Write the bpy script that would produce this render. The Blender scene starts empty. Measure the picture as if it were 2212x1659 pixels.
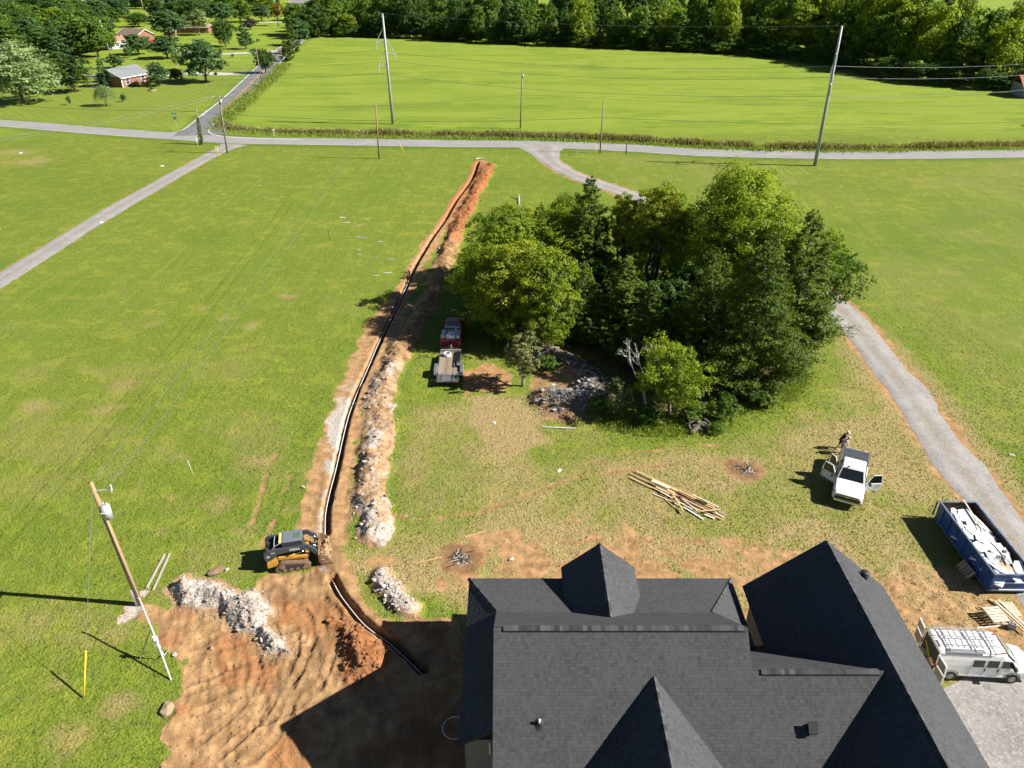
import bpy, bmesh, math, random
import numpy as np
from mathutils import Vector, Matrix, Euler
R = math.radians
PI = math.pi
random.seed(11)
rng = np.random.default_rng(7)

# ------------------------------------------------------------------ camera, sky, sun, exposure
scene = bpy.context.scene
COL = scene.collection
CAM_H, PITCH = 34.0, R(30.5)
cam_d = bpy.data.cameras.new('camera'); cam_o = bpy.data.objects.new('camera', cam_d)
COL.objects.link(cam_o); scene.camera = cam_o
cam_d.sensor_width = 36.0; cam_d.lens = 36.0 * 1587.0 / 2212.0
cam_d.clip_start = 0.5; cam_d.clip_end = 8000
cam_o.location = (0, 0, CAM_H); cam_o.rotation_euler = (PI / 2 - PITCH, 0, 0)

SUN_EL, SUN_AZ = R(37.5), R(-6.0)          # azimuth measured from +X towards +Y
world = bpy.data.worlds.new('World'); scene.world = world; world.use_nodes = True
wn = world.node_tree.nodes; wl = world.node_tree.links
sky = wn.new('ShaderNodeTexSky'); sky.sky_type = 'NISHITA'; sky.sun_disc = False
sky.sun_elevation = SUN_EL; sky.sun_rotation = PI / 2 - SUN_AZ
sky.altitude = 200; sky.air_density = 0.5; sky.dust_density = 0.1; sky.ozone_density = 1.0
wn['Background'].inputs['Strength'].default_value = 0.05
wl.new(sky.outputs[0], wn['Background'].inputs['Color'])
sun_d = bpy.data.lights.new('sun', 'SUN'); sun_o = bpy.data.objects.new('sun', sun_d); COL.objects.link(sun_o)
sun_d.energy = 5.0; sun_d.angle = R(0.53); sun_d.color = (1.0, 0.95, 0.87)
sdir = Vector((math.cos(SUN_EL) * math.cos(SUN_AZ), math.cos(SUN_EL) * math.sin(SUN_AZ), math.sin(SUN_EL)))
sun_o.rotation_euler = sdir.to_track_quat('Z', 'Y').to_euler(); sun_o.location = sdir * 200
scene.view_settings.view_transform = 'Standard'; scene.view_settings.look = 'None'
scene.view_settings.gamma = 1.0; scene.view_settings.use_curve_mapping = False
scene.view_settings.exposure = 1.14
try:
    scene.cycles.max_bounces = 4; scene.cycles.transparent_max_bounces = 8
    scene.cycles.diffuse_bounces = 2; scene.cycles.use_denoising = True; scene.cycles.use_adaptive_sampling = True; scene.cycles.adaptive_threshold = 0.03
except Exception: pass

# ------------------------------------------------------------------ survey: where things stand on the land
_F, _CX, _CY = 1587.0, 1106.0, 829.5
_s, _c = math.sin(PITCH), math.cos(PITCH)
def G(x, y, z=0.0):
    """ground point (metres) of a photo point lying at height z"""
    u = (x - _CX) / _F; v = (y - _CY) / _F
    t = (CAM_H - z) / (_s + v * _c)
    return Vector((u * t, t * (_c - v * _s), z))
def ZAT(x, y, Y):
    """point on the vertical sheet at distance Y"""
    u = (x - _CX) / _F; v = (y - _CY) / _F
    t = Y / (_c - v * _s)
    return Vector((u * t, Y, CAM_H - t * (_s + v * _c)))
def DEP(p): return p[1] * _c + (CAM_H - p[2]) * _s      # distance along the view axis
def GP(pts, z=0.0): return [tuple(G(x, y, z)[:2]) for x, y in pts]

# ------------------------------------------------------------------ small numpy noise
def _hash(ix, iy, seed):
    h = (ix.astype(np.int64) * 374761393 + iy.astype(np.int64) * 668265263 + seed * 1442695041) & 0x7fffffff
    h = (h ^ (h >> 13)) * 1274126177 & 0x7fffffff
    return ((h ^ (h >> 16)) & 0xffff) / 65535.0
def vnoise(x, y, seed=0):
    ix = np.floor(x); iy = np.floor(y); fx = x - ix; fy = y - iy
    fx = fx * fx * (3 - 2 * fx); fy = fy * fy * (3 - 2 * fy)
    a = _hash(ix, iy, seed); b = _hash(ix + 1, iy, seed); c = _hash(ix, iy + 1, seed); d = _hash(ix + 1, iy + 1, seed)
    return (a * (1 - fx) + b * fx) * (1 - fy) + (c * (1 - fx) + d * fx) * fy
def fbm(x, y, sc, octv=4, seed=0, gain=0.5):
    v = 0; a = 1; tot = 0
    for i in range(octv):
        v = v + a * vnoise(x / sc, y / sc, seed + i * 17); tot += a; a *= gain; sc *= 0.5
    return v / tot
def sstep(a, b, x):
    t = np.clip((x - a) / (b - a), 0, 1); return t * t * (3 - 2 * t)
def _near(px, py, pts, m):
    xs = [p[0] for p in pts]; ys = [p[1] for p in pts]
    return np.nonzero((px > min(xs) - m) & (px < max(xs) + m) & (py > min(ys) - m) & (py < max(ys) + m))[0]
def seg_dist(px, py, pts, reach=7.0):
    """distance to a polyline, arc length there, side (+ = left); points beyond reach keep a large distance"""
    best = np.full(px.shape, 1e3); arc = np.zeros(px.shape); side = np.ones(px.shape); L = 0
    for (ax, ay), (bx, by) in zip(pts[:-1], pts[1:]):
        dx, dy = bx - ax, by - ay; l2 = dx * dx + dy * dy + 1e-12; l = math.sqrt(l2)
        k = _near(px, py, ((ax, ay), (bx, by)), reach)
        if len(k):
            X, Y = px[k], py[k]
            t = np.clip(((X - ax) * dx + (Y - ay) * dy) / l2, 0, 1)
            d = np.hypot(X - ax - t * dx, Y - ay - t * dy)
            m = d < best[k]; q = k[m]
            best[q] = d[m]; arc[q] = (L + t * l)[m]; side[q] = np.sign(dx * (Y - ay) - dy * (X - ax))[m]
        L += l
    return best, arc, side
def poly_sd(px, py, poly, reach=7.0):
    """signed distance to a polygon, negative inside"""
    out = np.full(px.shape, 1e3); k = _near(px, py, poly, reach)
    if not len(k): return out
    px, py = px[k], py[k]
    d, _, _ = seg_dist(px, py, list(poly) + [poly[0]], 60)
    ins = np.zeros(px.shape, bool)
    n = len(poly)
    for i in range(n):
        x0, y0 = poly[i]; x1, y1 = poly[(i + 1) % n]
        if y0 == y1: continue
        c = ((y0 > py) != (y1 > py)) & (px < (x1 - x0) * (py - y0) / (y1 - y0) + x0)
        ins ^= c
    out[k] = np.where(ins, -d, d); return out
def smooth_line(pts, step=2.0):
    """Catmull-Rom through points"""
    P = [Vector(p) for p in pts]; P = [P[0] * 2 - P[1]] + P + [P[-1] * 2 - P[-2]]
    out = []
    for i in range(1, len(P) - 2):
        n = max(1, int((P[i + 1] - P[i]).length / step))
        for k in range(n):
            t = k / n
            a, b, c, d = P[i - 1], P[i], P[i + 1], P[i + 2]
            out.append(0.5 * ((2 * b) + (c - a) * t + (2 * a - 5 * b + 4 * c - d) * t * t + (3 * b - a - 3 * c + d) * t ** 3))
    out.append(P[-2]); return [tuple(p) for p in out]

# ------------------------------------------------------------------ materials
MATS = {}
def new_mat(name):
    m = bpy.data.materials.new(name); m.use_nodes = True; MATS[name] = m
    nt = m.node_tree; return m, nt.nodes, nt.links, nt.nodes['Principled BSDF']
def plain(name, col, rough=0.7, metal=0.0, var=0.15, scale=6.0, bump=0.0, bscale=40.0, dirt=None, dirt_amt=0.4, spec=0.5, coat=0.0):
    """procedural paint / wood / metal: base colour with uneven tone, optional grime and fine relief"""
    m, n, l, b = new_mat(name)
    tc = n.new('ShaderNodeTexCoord')
    nz = n.new('ShaderNodeTexNoise'); nz.inputs['Scale'].default_value = scale; nz.inputs['Detail'].default_value = 5
    l.new(tc.outputs['Object'], nz.inputs['Vector'])
    rp = n.new('ShaderNodeValToRGB'); e = rp.color_ramp.elements
    e[0].position = 0.3; e[1].position = 0.7
    e[0].color = tuple(c * (1 - var) for c in col) + (1,); e[1].color = tuple(min(1, c * (1 + var)) for c in col) + (1,)
    l.new(nz.outputs['Fac'], rp.inputs[0]); out = rp.outputs[0]
    if dirt:
        n2 = n.new('ShaderNodeTexNoise'); n2.inputs['Scale'].default_value = scale * 0.45; n2.inputs['Detail'].default_value = 8; n2.inputs['Roughness'].default_value = 0.7
        l.new(tc.outputs['Object'], n2.inputs['Vector'])
        r2 = n.new('ShaderNodeValToRGB'); r2.color_ramp.elements[0].position = 0.52; r2.color_ramp.elements[1].position = 0.72
        l.new(n2.outputs['Fac'], r2.inputs[0])
        mu = n.new('ShaderNodeMath'); mu.operation = 'MULTIPLY'; mu.inputs[1].default_value = dirt_amt; l.new(r2.outputs[0], mu.inputs[0])
        mx = n.new('ShaderNodeMix'); mx.data_type = 'RGBA'; l.new(mu.outputs[0], mx.inputs[0]); l.new(out, mx.inputs[6]); mx.inputs[7].default_value = tuple(dirt) + (1,)
        out = mx.outputs[2]
    l.new(out, b.inputs['Base Color'])
    b.inputs['Roughness'].default_value = rough; b.inputs['Metallic'].default_value = metal
    b.inputs['Specular IOR Level'].default_value = spec
    if coat: b.inputs['Coat Weight'].default_value = coat; b.inputs['Coat Roughness'].default_value = 0.08
    if bump:
        n3 = n.new('ShaderNodeTexNoise'); n3.inputs['Scale'].default_value = bscale; n3.inputs['Detail'].default_value = 4
        l.new(tc.outputs['Object'], n3.inputs['Vector'])
        bp = n.new('ShaderNodeBump'); bp.inputs['Strength'].default_value = bump; bp.inputs['Distance'].default_value = 0.05
        l.new(n3.outputs['Fac'], bp.inputs['Height']); l.new(bp.outputs[0], b.inputs['Normal'])
    return m
def M(k): return MATS[k]

plain('white_paint', (0.80, 0.80, 0.79), 0.32, var=0.03, spec=0.5, coat=0.5)
plain('van_white', (0.78, 0.77, 0.75), 0.38, var=0.04, dirt=(0.45, 0.40, 0.34), dirt_amt=0.35, coat=0.3)
plain('red_paint', (0.20, 0.012, 0.020), 0.3, var=0.1, coat=0.6)
plain('rust_paint', (0.24, 0.05, 0.035), 0.7, var=0.25, scale=12)
plain('car_glass', (0.012, 0.018, 0.018), 0.06, var=0.1, spec=0.8)
plain('door_glass', (0.16, 0.20, 0.18), 0.08, var=0.1, spec=0.7)
plain('black_plastic', (0.018, 0.018, 0.020), 0.5, var=0.3)
plain('grey_trim', (0.10, 0.105, 0.11), 0.5, var=0.2)
plain('tonneau', (0.050, 0.055, 0.062), 0.55, var=0.12)
plain('chrome', (0.62, 0.64, 0.66), 0.18, metal=1.0, var=0.05)
plain('aluminium', (0.58, 0.59, 0.60), 0.38, metal=0.85, var=0.1, dirt=(0.3, 0.28, 0.25))
plain('galvanised', (0.48, 0.50, 0.52), 0.5, metal=0.3, var=0.12)
plain('steel_pole', (0.33, 0.34, 0.33), 0.6, metal=0.15, var=0.12, scale=2)
plain('insulator', (0.55, 0.58, 0.60), 0.35, var=0.1)
plain('tyre', (0.022, 0.021, 0.020), 0.85, var=0.3, dirt=(0.14, 0.10, 0.07), dirt_amt=0.5)
plain('rim', (0.30, 0.29, 0.27), 0.45, metal=0.6, var=0.15, dirt=(0.12, 0.09, 0.06))
plain('red_lamp', (0.45, 0.01, 0.015), 0.2, var=0.1)
plain('clear_lamp', (0.65, 0.68, 0.70), 0.12, var=0.05)
plain('interior', (0.035, 0.033, 0.032), 0.8, var=0.3)
plain('door_panel', (0.22, 0.215, 0.18), 0.7, var=0.1)
plain('loader_grey', (0.045, 0.055, 0.068), 0.45, var=0.1, dirt=(0.15, 0.11, 0.07), dirt_amt=0.3)
plain('loader_roof', (0.13, 0.155, 0.18), 0.5, var=0.08, dirt=(0.2, 0.16, 0.11), dirt_amt=0.3)
plain('loader_yellow', (0.42, 0.22, 0.03), 0.5, var=0.15, dirt=(0.20, 0.13, 0.075), dirt_amt=0.75)
plain('loader_cream', (0.60, 0.47, 0.17), 0.45, var=0.1)
plain('loader_window', (0.09, 0.17, 0.09), 0.15, var=0.15)
plain('muddy_steel', (0.23, 0.14, 0.075), 0.8, var=0.25, scale=4, bump=0.4, bscale=14)
plain('track_rubber', (0.16, 0.105, 0.065), 0.95, var=0.35, scale=14)
plain('dumpster_blue', (0.014, 0.070, 0.240), 0.5, var=0.2, scale=3, dirt=(0.09, 0.12, 0.16), dirt_amt=0.3)
plain('dumpster_rust', (0.085, 0.055, 0.035), 0.85, var=0.3, scale=3)
plain('worn_edge', (0.10, 0.15, 0.22), 0.6, var=0.4, scale=9, dirt=(0.5, 0.5, 0.5), dirt_amt=0.5)
plain('bar_white', (0.55, 0.57, 0.58), 0.6, var=0.2, scale=9)
plain('drywall', (0.74, 0.74, 0.75), 0.9, var=0.06, scale=3, dirt=(0.45, 0.42, 0.40), dirt_amt=0.25)
plain('drywall_brown', (0.46, 0.36, 0.24), 0.9, var=0.12, scale=3)
plain('plastic_bag', (0.10, 0.12, 0.14), 0.35, var=0.3)
plain('pipe_white', (0.62, 0.63, 0.64), 0.4, var=0.08, dirt=(0.4, 0.33, 0.26), dirt_amt=0.4)
plain('pipe_black', (0.012, 0.012, 0.014), 0.4, var=0.3)
plain('hose_white', (0.66, 0.66, 0.62), 0.5, var=0.05)
plain('yellow_guard', (0.68, 0.48, 0.03), 0.45, var=0.1)
plain('cable', (0.19, 0.20, 0.21), 0.5, metal=0.4, var=0.1)
plain('cable_dark', (0.05, 0.06, 0.06), 0.6, var=0.1)
plain('meter_white', (0.70, 0.72, 0.74), 0.4, var=0.05)
plain('sign_green', (0.01, 0.17, 0.06), 0.4, var=0.1)
plain('sign_back', (0.30, 0.31, 0.32), 0.5, metal=0.5, var=0.1)
plain('brick_red', (0.26, 0.115, 0.075), 0.9, var=0.25, scale=5, bump=0.2)
plain('brick_cream', (0.30, 0.275, 0.235), 0.9, var=0.12, scale=9)
plain('mortar', (0.27, 0.25, 0.22), 0.95, var=0.1)
plain('siding_beige', (0.36, 0.32, 0.26), 0.8, var=0.08)
plain('siding_white', (0.70, 0.70, 0.68), 0.7, var=0.06)
plain('trim_white', (0.75, 0.76, 0.77), 0.5, var=0.05)
plain('trim_dark', (0.016, 0.017, 0.020), 0.6, var=0.2)
plain('roof_grey', (0.17, 0.18, 0.19), 0.9, var=0.15, scale=8)
plain('roof_orange', (0.33, 0.16, 0.085), 0.9, var=0.15, scale=4)
plain('roof_brown', (0.24, 0.165, 0.125), 0.9, var=0.15, scale=4)
plain('roof_slate', (0.22, 0.20, 0.20), 0.9, var=0.12, scale=4)
plain('roof_rust', (0.30, 0.11, 0.06), 0.8, var=0.35, scale=2, dirt=(0.35, 0.3, 0.27), dirt_amt=0.6)
plain('window_dark', (0.03, 0.04, 0.05), 0.1, var=0.2)
plain('concrete', (0.40, 0.39, 0.36), 0.9, var=0.12, scale=2)
plain('block_grey', (0.36, 0.36, 0.37), 0.95, var=0.1, bump=0.2)
plain('charcoal', (0.018, 0.016, 0.016), 0.95, var=0.4, scale=9)
plain('ash_pale', (0.45, 0.44, 0.43), 0.95, var=0.15)
plain('bark', (0.115, 0.095, 0.075), 0.95, var=0.3, scale=5, bump=0.5, bscale=12)
plain('bark_pale', (0.30, 0.27, 0.23), 0.95, var=0.25, scale=6, bump=0.3)
plain('dead_wood', (0.58, 0.56, 0.53), 0.9, var=0.2)
plain('litter_white', (0.72, 0.73, 0.74), 0.7, var=0.05)
plain('skin', (0.42, 0.24, 0.17), 0.6, var=0.08)
plain('cloth_black', (0.010, 0.011, 0.016), 0.9, var=0.3)
plain('cloth_pink', (0.58, 0.46, 0.47), 0.9, var=0.1)
plain('cloth_navy', (0.02, 0.03, 0.06), 0.9, var=0.2)
plain('cloth_khaki', (0.30, 0.23, 0.15), 0.9, var=0.1)
plain('cap_white', (0.72, 0.68, 0.58), 0.8, var=0.06)
plain('shoe', (0.42, 0.38, 0.30), 0.8, var=0.2)
plain('hair', (0.05, 0.035, 0.025), 0.9, var=0.2)
plain('red_cloth', (0.45, 0.02, 0.025), 0.8, var=0.1)
plain('yellow_tool', (0.45, 0.38, 0.04), 0.5, var=0.1)
plain('purple_leaf_bark', (0.1, 0.08, 0.07), 0.9)

def wood(name, col, grain=0.25, scale=3.0):
    m, n, l, b = new_mat(name)
    tc = n.new('ShaderNodeTexCoord'); mp = n.new('ShaderNodeMapping'); mp.inputs['Scale'].default_value = (1.0, 14, 14)
    l.new(tc.outputs['Object'], mp.inputs[0])
    nz = n.new('ShaderNodeTexNoise'); nz.inputs['Scale'].default_value = scale; nz.inputs['Detail'].default_value = 6
    l.new(mp.outputs[0], nz.inputs['Vector'])
    oi = n.new('ShaderNodeObjectInfo')
    ad = n.new('ShaderNodeMath'); ad.operation = 'MULTIPLY_ADD'; ad.inputs[1].default_value = 0.5; l.new(oi.outputs['Random'], ad.inputs[0]); l.new(nz.outputs['Fac'], ad.inputs[2])
    rp = n.new('ShaderNodeValToRGB'); e = rp.color_ramp.elements; e[0].position = 0.35; e[1].position = 1.05
    e[0].color = tuple(c * (1 - grain) for c in col) + (1,); e[1].color = tuple(min(1, c * (1 + grain)) for c in col) + (1,)
    l.new(ad.outputs[0], rp.inputs[0]); l.new(rp.outputs[0], b.inputs['Base Color']); b.inputs['Roughness'].default_value = 0.8
    return m
wood('lumber', (0.50, 0.33, 0.17)); wood('lumber_pale', (0.60, 0.50, 0.37), 0.15); wood('lumber_weathered', (0.33, 0.29, 0.25))
wood('pole_wood', (0.27, 0.17, 0.08), 0.25); wood('pole_grey', (0.20, 0.165, 0.125), 0.25); wood('deck_wood', (0.21, 0.165, 0.125), 0.35)
wood('pallet_wood', (0.30, 0.235, 0.165), 0.25); wood('stick_wood', (0.44, 0.28, 0.13))

def leaf_mat(name, dark, light, trans=0.35, hue_noise=0.35):
    """foliage: tone per leaf clump (attribute) and per tree, thin leaves let light through"""
    m, n, l, b = new_mat(name)
    at = n.new('ShaderNodeAttribute'); at.attribute_name = 'tone'
    oi = n.new('ShaderNodeObjectInfo')
    ge = n.new('ShaderNodeNewGeometry')
    nz = n.new('ShaderNodeTexNoise'); nz.inputs['Scale'].default_value = 0.35; l.new(ge.outputs['Position'], nz.inputs['Vector'])
    a1 = n.new('ShaderNodeMath'); a1.operation = 'MULTIPLY_ADD'; a1.inputs[1].default_value = hue_noise; l.new(nz.outputs['Fac'], a1.inputs[0]); l.new(at.outputs['Fac'], a1.inputs[2])
    a2 = n.new('ShaderNodeMath'); a2.operation = 'MULTIPLY_ADD'; a2.inputs[1].default_value = 0.25; l.new(oi.outputs['Random'], a2.inputs[0]); l.new(a1.outputs[0], a2.inputs[2])
    rp = n.new('ShaderNodeValToRGB'); e = rp.color_ramp.elements; e[0].position = 0.25; e[1].position = 1.15
    e[0].color = tuple(dark) + (1,); e[1].color = tuple(light) + (1,)
    l.new(a2.outputs[0], rp.inputs[0])
    b.inputs['Roughness'].default_value = 0.6; b.inputs['Specular IOR Level'].default_value = 0.25
    l.new(rp.outputs[0], b.inputs['Base Color'])
    tr = n.new('ShaderNodeBsdfTranslucent')
    tm = n.new('ShaderNodeMix'); tm.data_type = 'RGBA'; tm.blend_type = 'MULTIPLY'; tm.inputs[0].default_value = 1
    l.new(rp.outputs[0], tm.inputs[6]); tm.inputs[7].default_value = (1.25, 1.35, 0.5, 1); l.new(tm.outputs[2], tr.inputs['Color'])
    mx = n.new('ShaderNodeMixShader'); mx.inputs[0].default_value = trans
    l.new(b.outputs[0], mx.inputs[1]); l.new(tr.outputs[0], mx.inputs[2]); l.new(mx.outputs[0], n['Material Output'].inputs['Surface'])
    return m
leaf_mat('leaf_bright', (0.080, 0.150, 0.010), (0.300, 0.370, 0.024), 0.42)
leaf_mat('leaf_yellow', (0.110, 0.165, 0.012), (0.370, 0.390, 0.028), 0.42)
leaf_mat('leaf_mid', (0.038, 0.092, 0.012), (0.150, 0.235, 0.026), 0.38)
leaf_mat('leaf_dark', (0.020, 0.054, 0.011), (0.085, 0.150, 0.022), 0.32)
leaf_mat('leaf_cedar', (0.038, 0.076, 0.009), (0.165, 0.225, 0.026), 0.35)
leaf_mat('leaf_pale', (0.085, 0.150, 0.040), (0.290, 0.360, 0.130))
leaf_mat('leaf_silver', (0.085, 0.150, 0.040), (0.330, 0.410, 0.190))
leaf_mat('leaf_olive', (0.080, 0.100, 0.030), (0.270, 0.270, 0.110))
leaf_mat('leaf_blue', (0.030, 0.076, 0.026), (0.110, 0.195, 0.064), 0.34)
leaf_mat('leaf_gold', (0.120, 0.085, 0.010), (0.350, 0.240, 0.030))
leaf_mat('leaf_purple', (0.040, 0.030, 0.030), (0.120, 0.090, 0.085))
leaf_mat('weed_green', (0.080, 0.140, 0.015), (0.250, 0.300, 0.050))
leaf_mat('weed_brown', (0.095, 0.105, 0.030), (0.260, 0.220, 0.100))

# ------------------------------------------------------------------ mesh helpers
class MB:
    """collects shapes; build() links them as ONE mesh object"""
    def __init__(s): s.v = []; s.f = []
    def poly(s, pts):
        i = len(s.v); s.v += [tuple(p) for p in pts]; s.f.append(tuple(range(i, i + len(pts)))); return s
    def box(s, c, d, rot=None):
        i = len(s.v); h = Vector(d) / 2
        mt = (rot.to_matrix() if hasattr(rot, 'to_matrix') else rot) if rot is not None else None
        for x, y, z in ((-1, -1, -1), (1, -1, -1), (1, 1, -1), (-1, 1, -1), (-1, -1, 1), (1, -1, 1), (1, 1, 1), (-1, 1, 1)):
            p = Vector((x * h.x, y * h.y, z * h.z))
            if mt is not None: p = mt @ p
            s.v.append(tuple(p + Vector(c)))
        for q in ((0, 3, 2, 1), (4, 5, 6, 7), (0, 1, 5, 4), (1, 2, 6, 5), (2, 3, 7, 6), (3, 0, 4, 7)): s.f.append(tuple(i + k for k in q))
        return s
    def bar(s, a, b, w, h):
        """rectangular bar between two points"""
        a, b = Vector(a), Vector(b); d = b - a; L = d.length
        x = d.normalized(); up = Vector((0, 0, 1)) if abs(x.z) < 0.95 else Vector((0, 1, 0))
        y = up.cross(x).normalized(); z = x.cross(y)
        return s.box((a + b) / 2, (L, w, h), Matrix((x, y, z)).transposed())
    def tube(s, pts, r, n=6, cap=True):
        P = [Vector(p) for p in pts]; rs = r if isinstance(r, (list, tuple)) else [r] * len(P)
        i0 = len(s.v); prev = None
        for k, p in enumerate(P):
            d = (P[min(k + 1, len(P) - 1)] - P[max(k - 1, 0)]).normalized()
            if prev is None:
                up = Vector((0, 0, 1)) if abs(d.z) < 0.9 else Vector((1, 0, 0)); x = up.cross(d).normalized()
            else: x = (prev - d * prev.dot(d)).normalized()
            prev = x; y = d.cross(x)
            for j in range(n):
                a = 2 * PI * j / n; s.v.append(tuple(p + (x * math.cos(a) + y * math.sin(a)) * rs[k]))
        for k in range(len(P) - 1):
            for j in range(n):
                a = i0 + k * n + j; b = i0 + k * n + (j + 1) % n; s.f.append((a, b, b + n, a + n))
        if cap:
            s.f.append(tuple(i0 + j for j in reversed(range(n)))); e = i0 + (len(P) - 1) * n; s.f.append(tuple(e + j for j in range(n)))
        return s
    def cyl(s, a, b, r0, r1=None, n=12): return s.tube([a, b], [r0, r0 if r1 is None else r1], n)
    def ring(s, c, R0, r, n=24, m=6, axis='z', arc=(0, 2 * PI)):
        pts = []
        for k in range(n + 1):
            a = arc[0] + (arc[1] - arc[0]) * k / n; u, v = math.cos(a) * R0, math.sin(a) * R0
            q = {'z': (u, v, 0), 'x': (0, u, v), 'y': (u, 0, v)}[axis]; pts.append(Vector(c) + Vector(q))
        return s.tube(pts, r, m, cap=True)
    def prism(s, pts, vec):
        """polygon pts swept by vec"""
        P = [Vector(p) for p in pts]; v = Vector(vec); n = len(P); i = len(s.v)
        s.v += [tuple(p) for p in P] + [tuple(p + v) for p in P]
        s.f.append(tuple(i + j for j in reversed(range(n)))); s.f.append(tuple(i + n + j for j in range(n)))
        for j in range(n): k = (j + 1) % n; s.f.append((i + j, i + k, i + n + k, i + n + j))
        return s
    def loft(s, secs, cap=True, closed=True):
        n = len(secs[0]); i = len(s.v)
        for sec in secs: s.v += [tuple(p) for p in sec]
        for k in range(len(secs) - 1):
            for j in range(n if closed else n - 1):
                a = i + k * n + j; b = i + k * n + (j + 1) % n; s.f.append((a, b, b + n, a + n))
        if cap: s.f.append(tuple(i + j for j in reversed(range(n)))); e = i + (len(secs) - 1) * n; s.f.append(tuple(e + j for j in range(n)))
        return s
    def ball(s, c, r, n=10, m=7):
        rr = Vector(r) if not isinstance(r, (int, float)) else Vector((r, r, r)); i = len(s.v); c = Vector(c)
        for k in range(1, m):
            a = PI * k / m
            for j in range(n):
                b = 2 * PI * j / n; s.v.append((c.x + rr.x * math.sin(a) * math.cos(b), c.y + rr.y * math.sin(a) * math.sin(b), c.z + rr.z * math.cos(a)))
        t = len(s.v); s.v += [(c.x, c.y, c.z + rr.z), (c.x, c.y, c.z - rr.z)]
        for k in range(m - 2):
            for j in range(n):
                a = i + k * n + j; b = i + k * n + (j + 1) % n; s.f.append((a, a + n, b + n, b))
        for j in range(n):
            s.f.append((t, i + j, i + (j + 1) % n)); e = i + (m - 2) * n; s.f.append((t + 1, e + (j + 1) % n, e + j))
        return s
    def mesh(s, name, bevel=0.0, smooth=False, fix=True, segs=2):
        me = bpy.data.meshes.new(name); me.from_pydata(s.v, [], s.f); me.update()
        if fix or bevel:
            bm = bmesh.new(); bm.from_mesh(me)
            if fix: bmesh.ops.recalc_face_normals(bm, faces=bm.faces)
            if bevel:
                ed = [e for e in bm.edges if len(e.link_faces) == 2 and e.calc_face_angle(0) > 0.35]
                bmesh.ops.bevel(bm, geom=ed, offset=bevel, segments=segs, affect='EDGES', profile=0.6, clamp_overlap=True)
            bm.to_mesh(me); bm.free()
        if smooth: me.polygons.foreach_set('use_smooth', [True] * len(me.polygons))
        return me
    def build(s, name, mat, parent=None, bevel=0.0, smooth=False, loc=None, rotz=0.0, fix=True, segs=2):
        return link(name, s.mesh(name, bevel, smooth, fix, segs), mat, parent, loc, rotz)
def link(name, me, mat=None, parent=None, loc=None, rotz=0.0):
    o = bpy.data.objects.new(name, me); COL.objects.link(o)
    if mat is not None and not me.materials: me.materials.append(M(mat) if isinstance(mat, str) else mat)
    if parent is not None: o.parent = parent
    if loc is not None: o.location = loc
    if rotz: o.rotation_euler = (0, 0, rotz)
    return o
def thing(name, label, cat, loc=(0, 0, 0), rotz=0.0, group=None):
    o = bpy.data.objects.new(name, None); COL.objects.link(o); o.empty_display_size = 0.2
    o.location = loc; o.rotation_euler = (0, 0, rotz); return tag(o, label, cat, group)
def tag(o, label, cat, group=None):
    o['label'] = label; o['category'] = cat
    if group: o['group'] = group
    return o
def structure(o): o['kind'] = 'structure'; return o
def stuff(o, label=None, cat=None):
    o['kind'] = 'stuff'
    if label: o['label'] = label
    if cat: o['category'] = cat
    return o
def copy_tree(o, parent=None):
    c = o.copy(); COL.objects.link(c); c.parent = parent
    for ch in list(o.children): copy_tree(ch, c)
    return c
def mesh_np(name, V, Fq):
    """mesh from numpy vertices and equal-sized faces"""
    me = bpy.data.meshes.new(name); V = np.asarray(V, np.float32); Fq = np.asarray(Fq, np.int32); k = Fq.shape[1]
    me.vertices.add(len(V)); me.vertices.foreach_set('co', V.ravel())
    me.loops.add(Fq.size); me.loops.foreach_set('vertex_index', Fq.ravel())
    me.polygons.add(len(Fq)); me.polygons.foreach_set('loop_start', np.arange(0, Fq.size, k, dtype=np.int32))
    me.update(calc_edges=True); return me
def text_mesh(body, size):
    cu = bpy.data.curves.new('lettering', 'FONT'); cu.body = body; cu.size = size; cu.extrude = 0.002; cu.align_x = 'CENTER'; cu.align_y = 'CENTER'
    o = bpy.data.objects.new('lettering', cu); COL.objects.link(o); bpy.context.view_layer.update()
    me = bpy.data.meshes.new_from_object(o.evaluated_get(bpy.context.evaluated_depsgraph_get()))
    bpy.data.objects.remove(o); me.materials.clear(); return me
# ================================================================== LAND
TRENCH_A = smooth_line(GP([(1033, 350), (1020, 385), (986, 432), (961, 475), (932, 516), (896, 576), (879, 613), (852, 670), (826, 724), (800, 781), (777, 831), (757, 882), (745, 926), (727, 1011), (714, 1063), (705, 1110), (704, 1152)]), 0.8)
TRENCH_B = smooth_line(GP([(712, 1236), (720, 1250), (736, 1281), (786, 1342), (840, 1380), (915, 1449)]), 0.6)
SPOIL = GP([(1056, 356), (1040, 390), (1018, 432), (998, 470), (980, 515), (962, 562), (938, 623), (905, 684), (880, 731), (848, 790), (826, 832), (818, 880), (820, 920), (814, 958), (806, 1011), (797, 1064), (810, 1118), (804, 1160)])
RUBBLE = GP([(362, 1276), (397, 1248), (467, 1260), (525, 1284), (566, 1276), (592, 1324), (580, 1350), (608, 1375), (628, 1416), (582, 1416), (550, 1376), (508, 1360), (467, 1322), (395, 1308)])
SMALLPILE = GP([(822, 1243), (828, 1266), (848, 1285), (866, 1303), (886, 1314)])
CLAYHEAP = GP([(712, 1335), (745, 1335), (792, 1366), (836, 1402), (836, 1440), (800, 1472), (752, 1474), (735, 1420)])
ROCKPILE = GP([(1172, 762), (1210, 784), (1256, 808), (1284, 843), (1276, 868), (1230, 872), (1184, 862)])
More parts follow.
